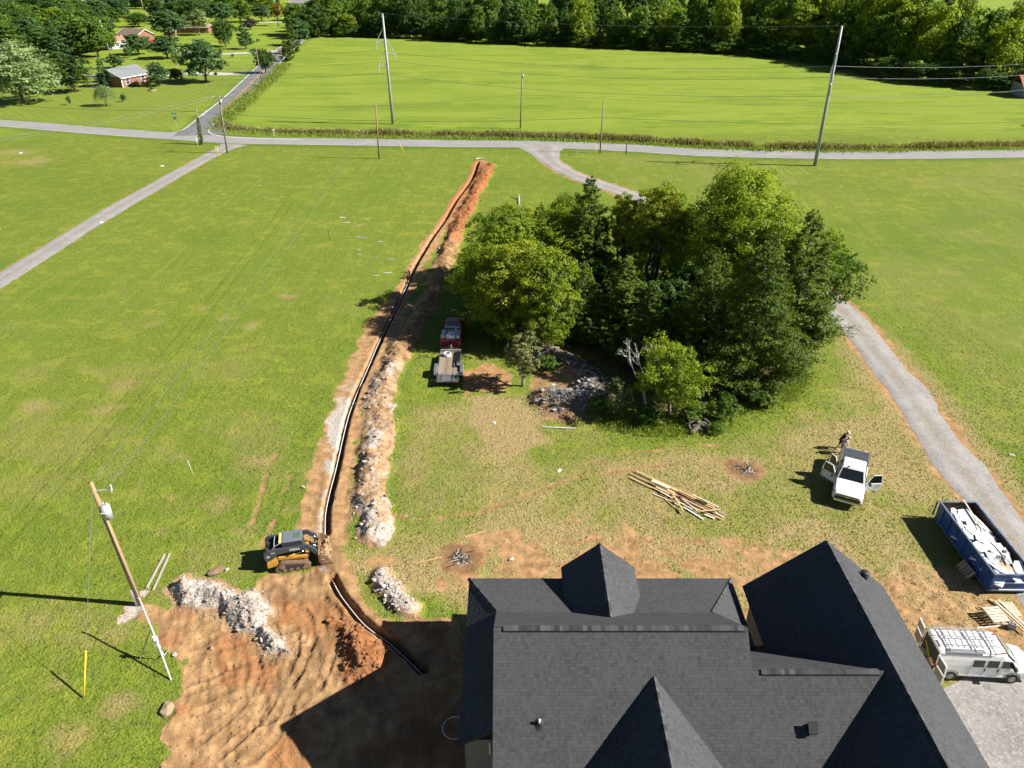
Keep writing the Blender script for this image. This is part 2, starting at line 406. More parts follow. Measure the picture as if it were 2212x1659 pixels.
EXCAV = GP([(318, 1310), (352, 1318), (400, 1314), (470, 1330), (520, 1300), (580, 1240), (690, 1222), (720, 1232), (760, 1290), (820, 1350), (905, 1330), (985, 1330), (1010, 1400), (1010, 2300), (300, 2300), (340, 1700), (352, 1600), (372, 1540), (392, 1480), (385, 1430), (340, 1395), (306, 1350)])
BACKYARD = GP([(735, 1210), (850, 1200), (960, 1165), (1060, 1120), (1200, 1110), (1330, 1120), (1500, 1145), (1700, 1120), (1900, 1130), (2010, 1190), (2212, 1290), (2212, 1480), (1900, 1480), (1010, 1380), (900, 1300)])
SANDYARD = GP([(1900, 1250), (1960, 1210), (2080, 1230), (2150, 1300), (2260, 1320), (2260, 1440), (2120, 1420), (2040, 1480), (1900, 1380)])
STRAW = GP([(1005, 855), (1060, 845), (1140, 850), (1185, 900), (1180, 960), (1130, 990), (1070, 1000), (1040, 960), (1012, 905)])
BAREPATCH = GP([(1000, 800), (1050, 785), (1105, 795), (1120, 830), (1090, 850), (1030, 850), (1000, 860)])
PILEFLOOR = GP([(1150, 790), (1200, 790), (1270, 860), (1250, 905), (1190, 915), (1160, 895), (1145, 840)])
GROVE = GP([(1090, 690), (1120, 630), (1220, 600), (1360, 610), (1520, 640), (1660, 690), (1740, 740), (1720, 790), (1680, 850), (1540, 905), (1400, 895), (1300, 870), (1190, 770)])
GRAVELYARD = GP([(2010, 1500), (2060, 1478), (2140, 1440), (2300, 1400), (2400, 1800), (1980, 1800)])
BURN1 = tuple(G(990, 1205)[:2]); BURN2 = tuple(G(1607, 1015)[:2])
DRIVE = smooth_line(GP([(1172, 316), (1178, 332), (1200, 356), (1250, 382), (1325, 408), (1430, 448), (1560, 510), (1690, 582), (1800, 652), (1890, 758), (1955, 841), (2066, 1000), (2142, 1100), (2225, 1225), (2300, 1360), (2330, 1500)]), 1.2)
LANE = smooth_line(GP([(505, 312), (452, 337), (330, 405), (200, 481), (0, 606), (-250, 760), (-700, 1050)]), 2.0)
MAINROAD = smooth_line(GP([(-700, 243), (-300, 252), (0, 266), (200, 282), (380, 294), (520, 303), (735, 306.5), (990, 310.5), (1200, 312.5), (1400, 322), (1504, 329), (1770, 335), (2000, 334.5), (2212, 331.5), (2600, 326), (3200, 318)]), 5.0)
SIDEROAD = smooth_line(GP([(432, 292), (452, 268), (478, 240), (512, 210), (566, 156), (600, 120), (628, 98), (655, 78), (700, 52), (760, 25)]), 5.0)
def off_line(L, d):
    out = []
    for i, p in enumerate(L):
        a = Vector(L[max(i - 1, 0)]); b = Vector(L[min(i + 1, len(L) - 1)]); t = (b - a).normalized()
        out.append((p[0] - t.y * d, p[1] + t.x * d))
    return out
def trk(pts): return smooth_line(GP(pts), 0.8)
TRACKS = [trk([(1027, 1210), (1119, 1187), (1200, 1173), (1320, 1164)]), trk([(1056, 1243), (1133, 1224), (1228, 1215), (1344, 1207), (1470, 1202)]),
          trk([(1347, 1219), (1460, 1224), (1620, 1232)]), trk([(1221, 1169), (1330, 1167), (1504, 1169), (1660, 1178)]),
          trk([(1020, 1110), (1143, 1068), (1229, 1036), (1341, 1018), (1421, 1004), (1501, 996), (1581, 997)]),
          trk([(1255, 1007), (1357, 978), (1428, 972), (1517, 962), (1560, 961)]),
          trk([(600, 975), (580, 1010), (566, 1060), (545, 1130)]), trk([(664, 975), (640, 1010), (617, 1056), (590, 1130), (560, 1190)]),
          trk([(700, 985), (690, 1050), (676, 1120)]), trk([(760, 1105), (768, 1020), (780, 930), (800, 870)]),
          trk([(745, 1160), (752, 1060), (772, 960)]), trk([(850, 1110), (940, 1120), (1050, 1105)]),
          trk([(1840, 1225), (1900, 1280), (1960, 1360)]), trk([(1880, 1230), (1945, 1300), (2010, 1400)]), trk([(2010, 1240), (2030, 1320), (2060, 1400)]),
          trk([(400, 1480), (520, 1432), (640, 1402)]), trk([(420, 1520), (540, 1480), (700, 1460)]), trk([(470, 1640), (560, 1560), (610, 1480), (650, 1390)]),
          trk([(540, 1650), (600, 1590), (640, 1500)]), trk([(690, 1490), (740, 1350), (700, 1290)]), trk([(410, 1400), (520, 1360), (560, 1440)]), trk([(500, 1590), (640, 1530), (700, 1470)])]
TRACKS += [off_line(T, 1.45) for T in TRACKS[15:]] + [off_line(T, -.62) for T in TRACKS[15:20]]
BARE2 = GP([(1010, 1215), (1120, 1175), (1300, 1160), (1500, 1165), (1700, 1172), (1850, 1225), (1880, 1290), (1560, 1262), (1300, 1262), (1010, 1275), (960, 1310), (925, 1275)])
YARD = GP([(860, 880), (1000, 850), (1180, 985), (1500, 965), (1740, 900), (1830, 780), (1900, 840), (2010, 990), (2090, 1100), (2110, 1260), (735, 1260), (748, 1140), (800, 1180), (860, 1100)])
TREADW = 0.21
DRYPATCH = [(G(x, y)[0], G(x, y)[1], r) for x, y, r in [(270, 835, 1.9), (230, 885, 1.6), (80, 880, 1.6), (545, 705, 1.5), (620, 640, 1.0), (390, 985, 1.1), (480, 690, 1.2), (330, 700, 1.2), (440, 665, .8), (705, 1010, 1.4),
            (560, 1000, 1.6), (490, 1090, 2.0), (370, 1080, 1.0), (350, 1150, 1.2), (90, 1340, 1.6), (170, 1330, 1.2), (250, 1370, 1.3), (120, 1480, .8), (260, 1520, 1.2), (150, 1600, 1.6), (520, 1150, 1.8), (620, 1100, 1.4), (500, 930, 1.4),
            (60, 350, 6.0), (20, 330, 5.0), (1070, 880, 1.5), (1900, 790, 1.5), (1880, 860, 2.2), (1760, 900, 2.2), (1960, 1020, 2.0), (880, 1000, 1.2), (930, 1090, 1.4), (1100, 1040, 3.0), (1270, 1060, 1.6), (1150, 1100, 2.4), (1690, 1000, 1.5), (1480, 1000, 1.2), (1760, 1080, 1.5), (1880, 1100, 2.0), (1960, 1160, 2.4)]]

def fb(w, x, y, *a):
    """noise evaluated only where weight w is present"""
    out = np.full(x.shape, 0.5); k = np.nonzero(w > 1e-3)[0]
    if len(k): out[k] = fbm(x[k], y[k], *a)
    return out
def terrain(x, y, masks=True):
    """height of the land and what it is covered with"""
    z = (fbm(x, y, 9, 3, 3) - 0.5) * 0.10
    near = sstep(160, 60, y)
    n_f = fbm(x, y, 1.1, 4, 21); n_m = fbm(x, y, 3.5, 4, 5)
    z = z + (fbm(x, y, 0.45, 3, 8) - 0.5) * 0.045 * near
    dirt = np.zeros_like(x); dry = np.zeros_like(x); clay = np.zeros_like(x); pale = np.zeros_like(x)
    lush = np.zeros_like(x); dark = np.zeros_like(x); mow = np.zeros_like(x); wood_ = np.zeros_like(x)
    wob = (n_f - 0.5) * 1.3 + (n_m - 0.5) * 1.6
    # excavated, driven-over earth by the house
    e = poly_sd(x, y, EXCAV) + wob
    ex = sstep(0.35, -0.35, e); dirt = np.maximum(dirt, ex)
    rg = 1 - np.abs(2 * fb(ex, x + .35 * y, (y - .35 * x) * .45, 1.5, 3, 31) - 1); rg2 = 1 - np.abs(2 * fb(ex, x + y * .28, (y - x * .28) * .2, 0.42, 2, 34) - 1)
    z = z + ex * (rg ** 4 * 0.13 - 0.07 + rg2 ** 3 * 0.06 + (fb(ex, x, y, .24, 2, 33) - .5) * .035 + (fb(ex, x, y, 4, 2, 35) - .5) * .35)
    clay = np.maximum(clay, ex * sstep(0.54, 0.66, fb(ex, x, y, 2.2, 4, 41)) * 0.6)
    dark = np.maximum(dark, ex * sstep(0.52, 0.66, fb(ex, x, y, 2.3, 3, 43)) * 0.6)
    by = sstep(0.8, -1.6, poly_sd(x, y, BACKYARD) + wob * 1.6)
    dry = np.maximum(dry, by * (0.52 + 0.36 * sstep(0.34, 0.60, fb(by, x, y, 2.6, 5, 51))))
    dirt = np.maximum(dirt, by * sstep(0.54, 0.70, fb(by, x, y, 2.2, 5, 52)) * 0.7)
    b2 = sstep(1.2, -1.2, poly_sd(x, y, BARE2) + wob * 1.4); dirt = np.maximum(dirt, b2 * (0.35 + 0.55 * sstep(.40, .58, fb(b2, x, y, 1.5, 5, 53)))); z = z + b2 * (fb(b2, x, y, .5, 3, 54) - .5) * .08
    sy = sstep(0.6, -0.6, poly_sd(x, y, SANDYARD) + wob)
    dirt = np.maximum(dirt, sy * (0.30 + 0.5 * n_f)); dry = np.maximum(dry, sy); pale = np.maximum(pale, sy * (0.14 + 0.14 * sstep(.45, .65, fb(sy, x, y, 1.8, 3, 57))))
    z = z + sy * ((fb(sy, x, y, 0.8, 3, 59) - 0.5) * 0.26 + (fb(sy, x, y, 0.36, 2, 60) - 0.5) * 0.12)
    st = sstep(0.9, -1.3, poly_sd(x, y, STRAW) + wob * 1.3); dry = np.maximum(dry, st * 0.95); dirt = np.maximum(dirt, st * 0.25)
    bp = sstep(0.4, -0.6, poly_sd(x, y, BAREPATCH) + wob); dirt = np.maximum(dirt, bp); clay = np.maximum(clay, bp * 0.25)
    pf = sstep(0.6, -0.6, poly_sd(x, y, PILEFLOOR) + wob); dirt = np.maximum(dirt, pf); dark = np.maximum(dark, pf * 0.5)
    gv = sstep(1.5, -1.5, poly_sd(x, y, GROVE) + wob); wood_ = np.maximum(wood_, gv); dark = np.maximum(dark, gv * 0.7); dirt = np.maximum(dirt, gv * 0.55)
    # yard around the far lots is mown in diagonal bands
    for (cx, cy, r) in DRYPATCH:
        q = np.hypot(x - cx, (y - cy) / 0.8) + wob * 1.0 * r
        dry = np.maximum(dry, sstep(r * 1.5, -r * 0.3, q) * 0.62)
    # trench
    d1, a1, s1 = seg_dist(x, y, TRENCH_A, 4); d2, a2, s2 = seg_dist(x, y, TRENCH_B, 4)
    hw = 0.20 + 0.05 * (fb((d1 < 2) | (d2 < 2), x, y, 0.9, 2, 61) - 0.5) * 2
    cut = np.maximum(sstep(hw + 0.12, hw - 0.03, d1), sstep(hw + 0.14, hw - 0.02, d2)) 
    # bare strip both sides of the trench
    strip = np.maximum(sstep(2.3, 1.2, d1 + wob * 0.9 + 0.25 * s1), sstep(1.7, .6, d2 + wob * 0.5))
    strip = strip * np.where((y > 75) & (s1 < 0), sstep(1.3, 0.5, d1 + wob * 0.4), 1.0)
    dirt = np.maximum(dirt, strip * 0.9); pale = np.maximum(pale, strip * sstep(66, 48, y) * sstep(.52, .66, n_m) * (s1 < 0) * 0.85)
    # chalky lip along the near trench
    pale = np.maximum(pale, sstep(1.0, 0.35, d1 + (n_f - .5) * 1.0) * (s1 < 0) * sstep(60, 50, y) * (.25 + .5 * n_m))
    pale = np.maximum(pale, sstep(0.95, 0.35, d2 + (n_f - .5) * 0.8) * (s2 < 0) * sstep(33.6, 34.6, y) * 0.85)
    # spoil bank
    d3, a3, s3 = seg_dist(x, y, SPOIL)
    w3 = 1.25 + 0.5 * (fb(d3 < 5, x, y, 2.4, 2, 71) - 0.5) * 2
    sp = sstep(w3 + 0.35, w3 * 0.15, d3 + (n_f - .5) * 0.9)
    lump = 0.12 + 1.25 * fb(sp, x, y, 2.4, 3, 73) ** 1.3
    z = z + sp * lump * 0.75 + sp * (fb(sp, x, y, 0.32, 3, 74) - 0.5) * 0.30
    spm = sstep(0.10, 0.30, sp)
    dirt = np.maximum(dirt, spm); clay = np.maximum(clay, spm * sstep(84, 104, y + (n_m - .5) * 16))
    clay = np.maximum(clay, sstep(1.3, .5, d1 + wob * .4) * sstep(95, 112, y) * 0.7)
    pale = np.maximum(pale, spm * sstep(66, 56, y + (n_m - .5) * 8) * (0.34 + 0.40 * sstep(.42, .62, fb(sp, x, y, 1.4, 4, 76))))
    dark = np.maximum(dark, spm * sstep(.54, .64, fb(sp, x, y, 0.9, 3, 77)) * 0.5)
    # white rubble ridge
    e = poly_sd(x, y, RUBBLE) + (n_f - 0.5) * 0.7; rb = sstep(0.15, -0.9, e)
    z = z + rb * (0.45 + 0.5 * fb(e < .5, x, y, 1.2, 3, 81)) + sstep(.1, -.2, e) * (fb(e < .5, x, y, .25, 2, 82) - .5) * .16
    pale = np.maximum(pale, sstep(0.15, -0.3, e) * (0.75 + .25 * n_f)); dirt = np.maximum(dirt, sstep(0.6, 0.0, e))
    d4, _, _ = seg_dist(x, y, SMALLPILE); p4 = sstep(1.0, 0.1, d4 + (n_f - .5) * .6)
    z = z + p4 * 0.45; dirt = np.maximum(dirt, sstep(.05, .4, p4) * .8); pale = np.maximum(pale, p4 * 0.7)
    e = poly_sd(x, y, CLAYHEAP) + (n_f - 0.5) * 0.9; ch = sstep(0.3, -1.0, e)
    z = z + ch * (0.45 + 0.35 * fb(e < .5, x, y, .9, 3, 91)) + sstep(.2, -.3, e) * (fb(e < .5, x, y, .28, 2, 92) - .5) * .26
    clay = np.maximum(clay, sstep(0.3, -0.3, e) * 0.95); dirt = np.maximum(dirt, sstep(.5, -.1, e))
    d5, _, _ = seg_dist(x, y, ROCKPILE); p5 = sstep(2.2, 0.2, d5 + (n_f - .5) * .6)
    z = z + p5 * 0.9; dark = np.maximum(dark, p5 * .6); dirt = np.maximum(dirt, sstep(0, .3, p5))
    for cx, cy, rr in ((G(288, 1312)[0], G(288, 1312)[1], .75), (G(272, 1335)[0], G(272, 1335)[1], .7), (G(305, 1285)[0], G(305, 1285)[1], .6)):
        q = np.hypot(x - cx, y - cy) + (n_f - .5) * 1.1; b = sstep(rr, rr * .3, q); dirt = np.maximum(dirt, b); pale = np.maximum(pale, b * .75)
    # burnt circles
    for k, (cx, cy) in enumerate((BURN1, BURN2)):
        q = np.hypot(x - cx, y - cy) + (n_f - .5) * 0.8
        b = sstep(1.75, 1.2, q); dirt = np.maximum(dirt, b); clay = np.maximum(clay, b * 0.12); dark = np.maximum(dark, b * .6 + sstep(1.3, .5, q) * 0.4)
        pale = np.maximum(pale, sstep(.75, .35, np.hypot(x - cx - .15, y - cy + .25) + (fb(q < 2, x, y, .3, 3, 5) - .5) * 1.1) * .5)
    # earth being pushed back into the trench by the loader
    fx, fy = G(716, 1212)[:2]; q = np.hypot((x - fx) / 0.9, (y - fy) / 1.5); fill = sstep(1.2, .5, q + (n_f - .5) * .5)
    cut = cut * (1 - sstep(.25, .6, fill)); dirt = np.maximum(dirt, fill); dark = np.maximum(dark, fill * .75); z = z + fill * 0.22 * n_f
    # gravel drive shoulders
    d6, _, s6 = seg_dist(x, y, DRIVE)
    sh = sstep(2.7, 1.7, d6 + (n_f - .5) * 1.5); dirt = np.maximum(dirt, sh * 0.85); pale = np.maximum(pale, sh * .22); dry = np.maximum(dry, sstep(4.4, 2.6, d6 + wob) * .7 * sstep(75, 60, y))
    gy = sstep(0.5, -.3, poly_sd(x, y, GRAVELYARD) + wob * .5); dirt = np.maximum(dirt, gy)
    rf_ = sstep(0, 6, x - np.interp(y, [p[1] for p in DRIVE[::-1]], [p[0] for p in DRIVE[::-1]]) - 2.5) * sstep(152, 140, y) * (y > 20)
    dry = np.maximum(dry, rf_ * (0.04 + 0.15 * sstep(.40, .64, fb(rf_, x, y, 9, 4, 62))))
    ln, _, _ = seg_dist(x, y, LANE); dirt = np.maximum(dirt, sstep(2.5, 1.7, ln + (n_f - .5) * .8) * .5)
    # tyre and crawler marks
    for i, T in enumerate(TRACKS):
        xs = [p[0] for p in T]; ys = [p[1] for p in T]
        m = (x > min(xs) - 1) & (x < max(xs) + 1) & (y > min(ys) - 1) & (y < max(ys) + 1)
        if not m.any(): continue
        xx, yy = x[m], y[m]; d, a, _ = seg_dist(xx, yy, T, 1.0)
        on = sstep(TREADW + .06, TREADW - .03, d + (n_f[m] - .5) * .10) * sstep(.36, .5, fbm(xx, yy, 1.6, 2, 100 + i)) 
        exm = ex[m]; z[m] = z[m] - on * (0.03 + .015 * exm) + on * (0.055 - .030 * exm) * np.sin(a * 2 * PI / 0.36) + exm * sstep(.42, .28, d) * sstep(.16, .26, d) * .028
        dirt[m] = np.maximum(dirt[m], on * 0.58); dark[m] = np.maximum(dark[m], on * 0.35)
    z = z - cut * (0.85 + 0.1 * n_f) + (1 - cut) * np.maximum(sstep(1.0, .4, d1), sstep(.9, .4, d2)) * 0.05 * n_f
    dirt = np.maximum(dirt, cut); dark = np.maximum(dark, cut * .7); pale = pale * (1 - cut * .75)
    # keep the land level under roads
    dm, _, _ = seg_dist(x, y, MAINROAD); ds, _, _ = seg_dist(x, y, SIDEROAD)
    lv = np.minimum(np.minimum(dm - 3.4, ds - 3.4), np.minimum(d6 - 2.3, ln - 1.6)); lv = np.minimum(lv, np.where(gy > .1, -1, 9))
    z = z * sstep(-0.2, 1.2, lv) - 0.02 * sstep(.4, -.4, lv)
    lush = sstep(3.8, 0.5, np.minimum(dm - 3, ds - 3) + (n_m - .5) * 3) * 0.5
    lush = np.maximum(lush, sstep(.56, .7, fbm(x, y, 14, 3, 55)) * .16)
    yd = sstep(1.5, -2.5, poly_sd(x, y, YARD) + wob * 1.5); nf6 = fbm(x, y, 5, 4, 58)
    dry = np.maximum(dry, yd * (0.32 + 0.34 * sstep(.38, .62, nf6) + .14 * sstep(.4, .6, n_f)))
    dry = np.maximum(dry, sstep(110, 50, y) * (0.06 + 0.20 * sstep(.50, .70, nf6)))
    mow = sstep(0, 6, poly_sd(x, y, GP([(-60, 262), (380, 288), (555, 148), (200, 140), (-60, 200)])) * -1)
    return z, dict(dirt=dirt, dry=dry, clay=clay, pale=pale, lush=lush, dark=dark, mow=mow, wood=wood_)
def ground_z(x, y):
    a = np.atleast_1d(np.asarray(x, float)); b = np.atleast_1d(np.asarray(y, float))
    return terrain(a, b)[0]
def gz(x, y): return float(ground_z([x], [y])[0])

def axis(knots):
    out = [knots[0][0]]
    for (a, sa), (b, sb) in zip(knots[:-1], knots[1:]):
        while out[-1] < b - 1e-6:
            t = (out[-1] - a) / (b - a); out.append(min(b, out[-1] + sa * (sb / sa) ** max(0, t)))
    return np.array(out)
gx = axis([(-4000, 900), (-500, 40), (-120, 3), (-34, .35), (-27, .11), (-9, .11), (-4, .15), (33, .16), (45, .6), (140, 5), (500, 40), (4000, 900)])
gyv = axis([(-800, 200), (8, 2), (18, .2), (22, .11), (46, .115), (60, .16), (80, .22), (145, .35), (175, 1.0), (400, 8), (1000, 60), (6000, 900)])
GX, GY = np.meshgrid(gx, gyv); fxv = GX.ravel(); fyv = GY.ravel()
import time as _t; _t0 = _t.time()
gzv, gm = terrain(fxv, fyv)
nx, ny = len(gx), len(gyv)
idx = np.arange(nx * ny).reshape(ny, nx)
quads = np.stack([idx[:-1, :-1], idx[:-1, 1:], idx[1:, 1:], idx[1:, :-1]], -1).reshape(-1, 4)
gme = mesh_np('ground', np.stack([fxv, fyv, gzv], 1), quads)
gme.polygons.foreach_set('use_smooth', np.ones(len(quads), bool))
def put_masks(me, m):
    n = len(me.vertices); one = np.ones(n)
    for nm, ks in (('mA', ('dirt', 'dry', 'clay', 'pale')), ('mB', ('lush', 'dark', 'mow', 'wood'))):
        at = me.color_attributes.new(nm, 'FLOAT_COLOR', 'POINT')
        at.data.foreach_set('color', np.clip(np.stack([m[k] for k in ks], 1), 0, 1).astype(np.float32).ravel())
put_masks(gme, gm)
print("ground quads", len(quads), _t.time() - _t0)

# ------------------------------------------------------------------ ground material
def ground_material():
    m, n, l, b = new_mat('land')
    ge = n.new('ShaderNodeNewGeometry')
    def noise(scale, detail=4, rough=0.55, vec=None):
        z = n.new('ShaderNodeTexNoise'); z.inputs['Scale'].default_value = scale; z.inputs['Detail'].default_value = detail; z.inputs['Roughness'].default_value = rough
        l.new(vec or ge.outputs['Position'], z.inputs['Vector']); return z.outputs['Fac']
    def ramp(f, a, bb, c0=(0, 0, 0), c1=(1, 1, 1)):
        r = n.new('ShaderNodeValToRGB'); r.color_ramp.elements[0].position = a; r.color_ramp.elements[1].position = bb
        r.color_ramp.elements[0].color = tuple(c0) + (1,); r.color_ramp.elements[1].color = tuple(c1) + (1,); l.new(f, r.inputs[0]); return r.outputs[0]
    def mix(f, a, bb):
        x = n.new('ShaderNodeMix'); x.data_type = 'RGBA'
        for s, v in ((0, f), (6, a), (7, bb)):
            if isinstance(v, (int, float)): x.inputs[s].default_value = v
            elif isinstance(v, tuple): x.inputs[s].default_value = v + (1,)
            else: l.new(v, x.inputs[s])
        return x.outputs[2]
    def math_(op, a, bb=None, c=None):
        x = n.new('ShaderNodeMath'); x.operation = op
        for s, v in enumerate((a, bb, c)):
            if v is None: continue
            if isinstance(v, (int, float)): x.inputs[s].default_value = v
            else: l.new(v, x.inputs[s])
        return x.outputs[0]
    def sep(attr):
        a = n.new('ShaderNodeAttribute'); a.attribute_name = attr
        s = n.new('ShaderNodeSeparateColor'); l.new(a.outputs['Color'], s.inputs[0]); return s.outputs[0], s.outputs[1], s.outputs[2], a.outputs['Alpha']
    dirt, dry, clay, pale = sep('mA'); lush, dark, mow, woody = sep('mB')
    big = noise(0.018, 2); med = noise(0.11, 3, 0.6); fine = noise(1.3, 4, 0.65); blade = noise(7.0, 2, 0.7); grit = noise(22.0, 1, 0.6)
    mp = n.new('ShaderNodeMapping'); mp.inputs['Scale'].default_value = (0.35, 1.6, 1); mp.inputs['Rotation'].default_value = (0, 0, 0.12); l.new(ge.outputs['Position'], mp.inputs[0])
    streak = noise(0.35, 2, 0.6, mp.outputs[0])
    mpy = n.new('ShaderNodeMapping'); mpy.inputs['Scale'].default_value = (1.5, 0.07, 1); mpy.inputs['Rotation'].default_value = (0, 0, 0.03); l.new(ge.outputs['Position'], mpy.inputs[0])
    lines = noise(0.8, 2, 0.6, mpy.outputs[0]); clump = noise(0.42, 3, 0.65)
    # grass: broad drifts, streaks of growth, fine tufts
    g = mix(ramp(med, 0.36, 0.66), (0.128, 0.198, 0.017), (0.206, 0.244, 0.027))
    g = mix(ramp(big, 0.38, 0.64), g, (0.205, 0.238, 0.026))
    g = mix(math_('MULTIPLY', ramp(streak, 0.46, 0.66), 0.60), g, (0.240, 0.240, 0.034))
    g = mix(math_('MULTIPLY', ramp(clump, 0.48, 0.66), 0.62), g, (0.245, 0.245, 0.036))
    g = mix(math_('MULTIPLY', ramp(clump, 0.46, 0.32), 0.45), g, (0.080, 0.150, 0.012))
    g = mix(math_('MULTIPLY', ramp(lines, 0.52, 0.70), 0.32), g, (0.255, 0.265, 0.050))
    g = mix(math_('MULTIPLY', ramp(fine, 0.46, 0.68), 0.62), g, (0.085, 0.140, 0.012))
    g = mix(math_('MULTIPLY', ramp(blade, 0.50, 0.68), 0.50), g, (0.055, 0.100, 0.010))
    g = mix(math_('MULTIPLY', ramp(noise(10.0, 1, 0.6), 0.57, 0.68), 0.42), g, (0.23, 0.21, 0.055))
    sx = n.new('ShaderNodeSeparateXYZ'); l.new(ge.outputs['Position'], sx.inputs[0])
    mr = n.new('ShaderNodeMapRange'); mr.inputs[1].default_value = 158; mr.inputs[2].default_value = 172; l.new(sx.outputs[1], mr.inputs[0])
    g = mix(math_('MULTIPLY', mr.outputs[0], 0.5), g, mix(ramp(streak, .35, .65), (0.125, 0.230, 0.014), (0.230, 0.300, 0.030)))   # the hay field beyond the road grows thicker
    mpf = n.new('ShaderNodeMapping'); mpf.inputs['Scale'].default_value = (0.022, 0.10, 1); l.new(ge.outputs['Position'], mpf.inputs[0])
    rank = noise(1.0, 4, 0.62, mpf.outputs[0])
    hay = math_('MULTIPLY', mr.outputs[0], math_('SUBTRACT', 1.0, mow))
    g = mix(math_('MULTIPLY', math_('MULTIPLY', hay, ramp(rank, 0.50, 0.64)), 0.60), g, (0.085, 0.180, 0.014))
    g = mix(math_('MULTIPLY', math_('MULTIPLY', hay, ramp(rank, 0.47, 0.34)), 0.45), g, (0.260, 0.310, 0.040))
    g = mix(lush, g, (0.055, 0.120, 0.012))
    # mown bands
    wv = n.new('ShaderNodeTexWave'); wv.wave_type = 'BANDS'; wv.bands_direction = 'X'; wv.inputs['Scale'].default_value = 0.135; wv.inputs['Distortion'].default_value = 0.5; wv.inputs['Detail Scale'].default_value = 0.1
    mp2 = n.new('ShaderNodeMapping'); mp2.inputs['Rotation'].default_value = (0, 0, -0.733); l.new(ge.outputs['Position'], mp2.inputs[0]); l.new(mp2.outputs[0], wv.inputs['Vector'])
    g = mix(math_('MULTIPLY', mow, math_('MULTIPLY', ramp(wv.outputs['Fac'], 0.3, 0.7), 0.75)), g, (0.250, 0.262, 0.060))
    g = mix(math_('MULTIPLY', mow, math_('MULTIPLY', ramp(wv.outputs['Fac'], 0.7, 0.3), 0.60)), g, (0.105, 0.160, 0.018))
    g = mix(math_('MULTIPLY', mow, 0.15), g, (0.12, 0.15, 0.02))
    # dead, straw coloured grass
    thr = math_('ADD', math_('MULTIPLY', fine, 0.5), math_('MULTIPLY', blade, 0.5))
    dm = ramp(math_('ADD', dry, math_('MULTIPLY', math_('SUBTRACT', thr, 0.5), 1.5)), 0.08, 0.86)
    straw = mix(ramp(blade, 0.34, 0.68), (0.250, 0.185, 0.082), (0.390, 0.290, 0.140))
    straw = mix(math_('MULTIPLY', ramp(grit, 0.52, 0.66), 0.30), straw, (0.150, 0.120, 0.045))
    g = mix(math_('MULTIPLY', dm, 0.92), g, straw)
    # earth
    ea = mix(ramp(fine, 0.34, 0.68), (0.215, 0.118, 0.050), (0.440, 0.268, 0.125))
    ea = mix(math_('MULTIPLY', ramp(grit, 0.55, 0.68), 0.55), ea, (0.36, 0.26, 0.15))
    ea = mix(math_('MULTIPLY', clay, ramp(fine, 0.25, 0.55)), ea, mix(ramp(blade, 0.35, 0.65), (0.225, 0.070, 0.020), (0.370, 0.138, 0.048)))
    pl = mix(ramp(blade, 0.35, 0.62), (0.25, 0.205, 0.16), (0.50, 0.45, 0.40))
    ea = mix(ramp(math_('ADD', pale, math_('MULTIPLY', math_('SUBTRACT', thr, 0.5), 0.9)), 0.30, 0.66), ea, pl)
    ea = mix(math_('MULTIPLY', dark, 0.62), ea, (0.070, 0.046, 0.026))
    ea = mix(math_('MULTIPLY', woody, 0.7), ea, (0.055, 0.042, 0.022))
    em = ramp(math_('ADD', dirt, math_('MULTIPLY', math_('SUBTRACT', thr, 0.5), 1.2)), 0.36, 0.60)
    c = mix(em, g, ea)
    l.new(c, b.inputs['Base Color']); b.inputs['Roughness'].default_value = 0.95; b.inputs['Specular IOR Level'].default_value = 0.15
    bp = n.new('ShaderNodeBump'); bp.inputs['Strength'].default_value = 1.0; bp.inputs['Distance'].default_value = 0.12
    hgt = math_('ADD', math_('MULTIPLY', blade, 0.9), math_('MULTIPLY', noise(2.6, 2, .6), 0.8))
    l.new(math_('MULTIPLY_ADD', em, -0.72, 1.0), bp.inputs['Strength']); l.new(hgt, bp.inputs['Height']); l.new(bp.outputs[0], b.inputs['Normal'])
    return m
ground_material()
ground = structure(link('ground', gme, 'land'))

# grass tufts, rooted where grass grows, coloured like the land they stand on
def tufts(n, x0, x1, y0, y1, h0, h1, keep, seed, power=1.0):
    r = np.random.default_rng(seed)
    x = r.uniform(x0, x1, n); y = y0 + (y1 - y0) * r.uniform(0, 1, n) ** power
    u = x / (y * _c + CAM_H * _s) * _F                      # skip what lies far outside the view
    z, m = terrain(x, y); k = keep(x, y, m, r) & (np.abs(u) < 1300); x, y, z = x[k], y[k], z[k]; m = {q: v[k] for q, v in m.items()}; n = len(x)
    V = np.zeros((n, 3, 3, 3)); 
    for b in range(3):
        a = r.uniform(0, 2 * PI, n); w = r.uniform(.012, .03, n) * (h1 / .12); h = r.uniform(h0, h1, n); ln = r.uniform(.2, .9, n) * h
        dx, dy = np.cos(a), np.sin(a); px = x + r.normal(0, .04, n); py = y + r.normal(0, .04, n)
        V[:, b, 0] = np.stack([px - dy * w, py + dx * w, z - .01], 1); V[:, b, 1] = np.stack([px + dy * w, py - dx * w, z - .01], 1); V[:, b, 2] = np.stack([px + dx * ln, py + dy * ln, z + h], 1)
    V = V.reshape(-1, 3); me = mesh_np('grass', V, np.arange(len(V)).reshape(-1, 3)); put_masks(me, {q: np.repeat(v, 9) for q, v in m.items()}); return me
gr1 = tufts(130000, -46, 48, 21, 92, .04, .12, lambda x, y, m, r: (r.uniform(0, 1, len(x)) > m['dirt'] * 1.25) & (r.uniform(0, 1, len(x)) < sstep(92, 38, y)), 3, 1.3)
grass = stuff(link('grass', gr1, 'land'), 'short mixed green and straw coloured grass covering the lot around the building site', 'grass')

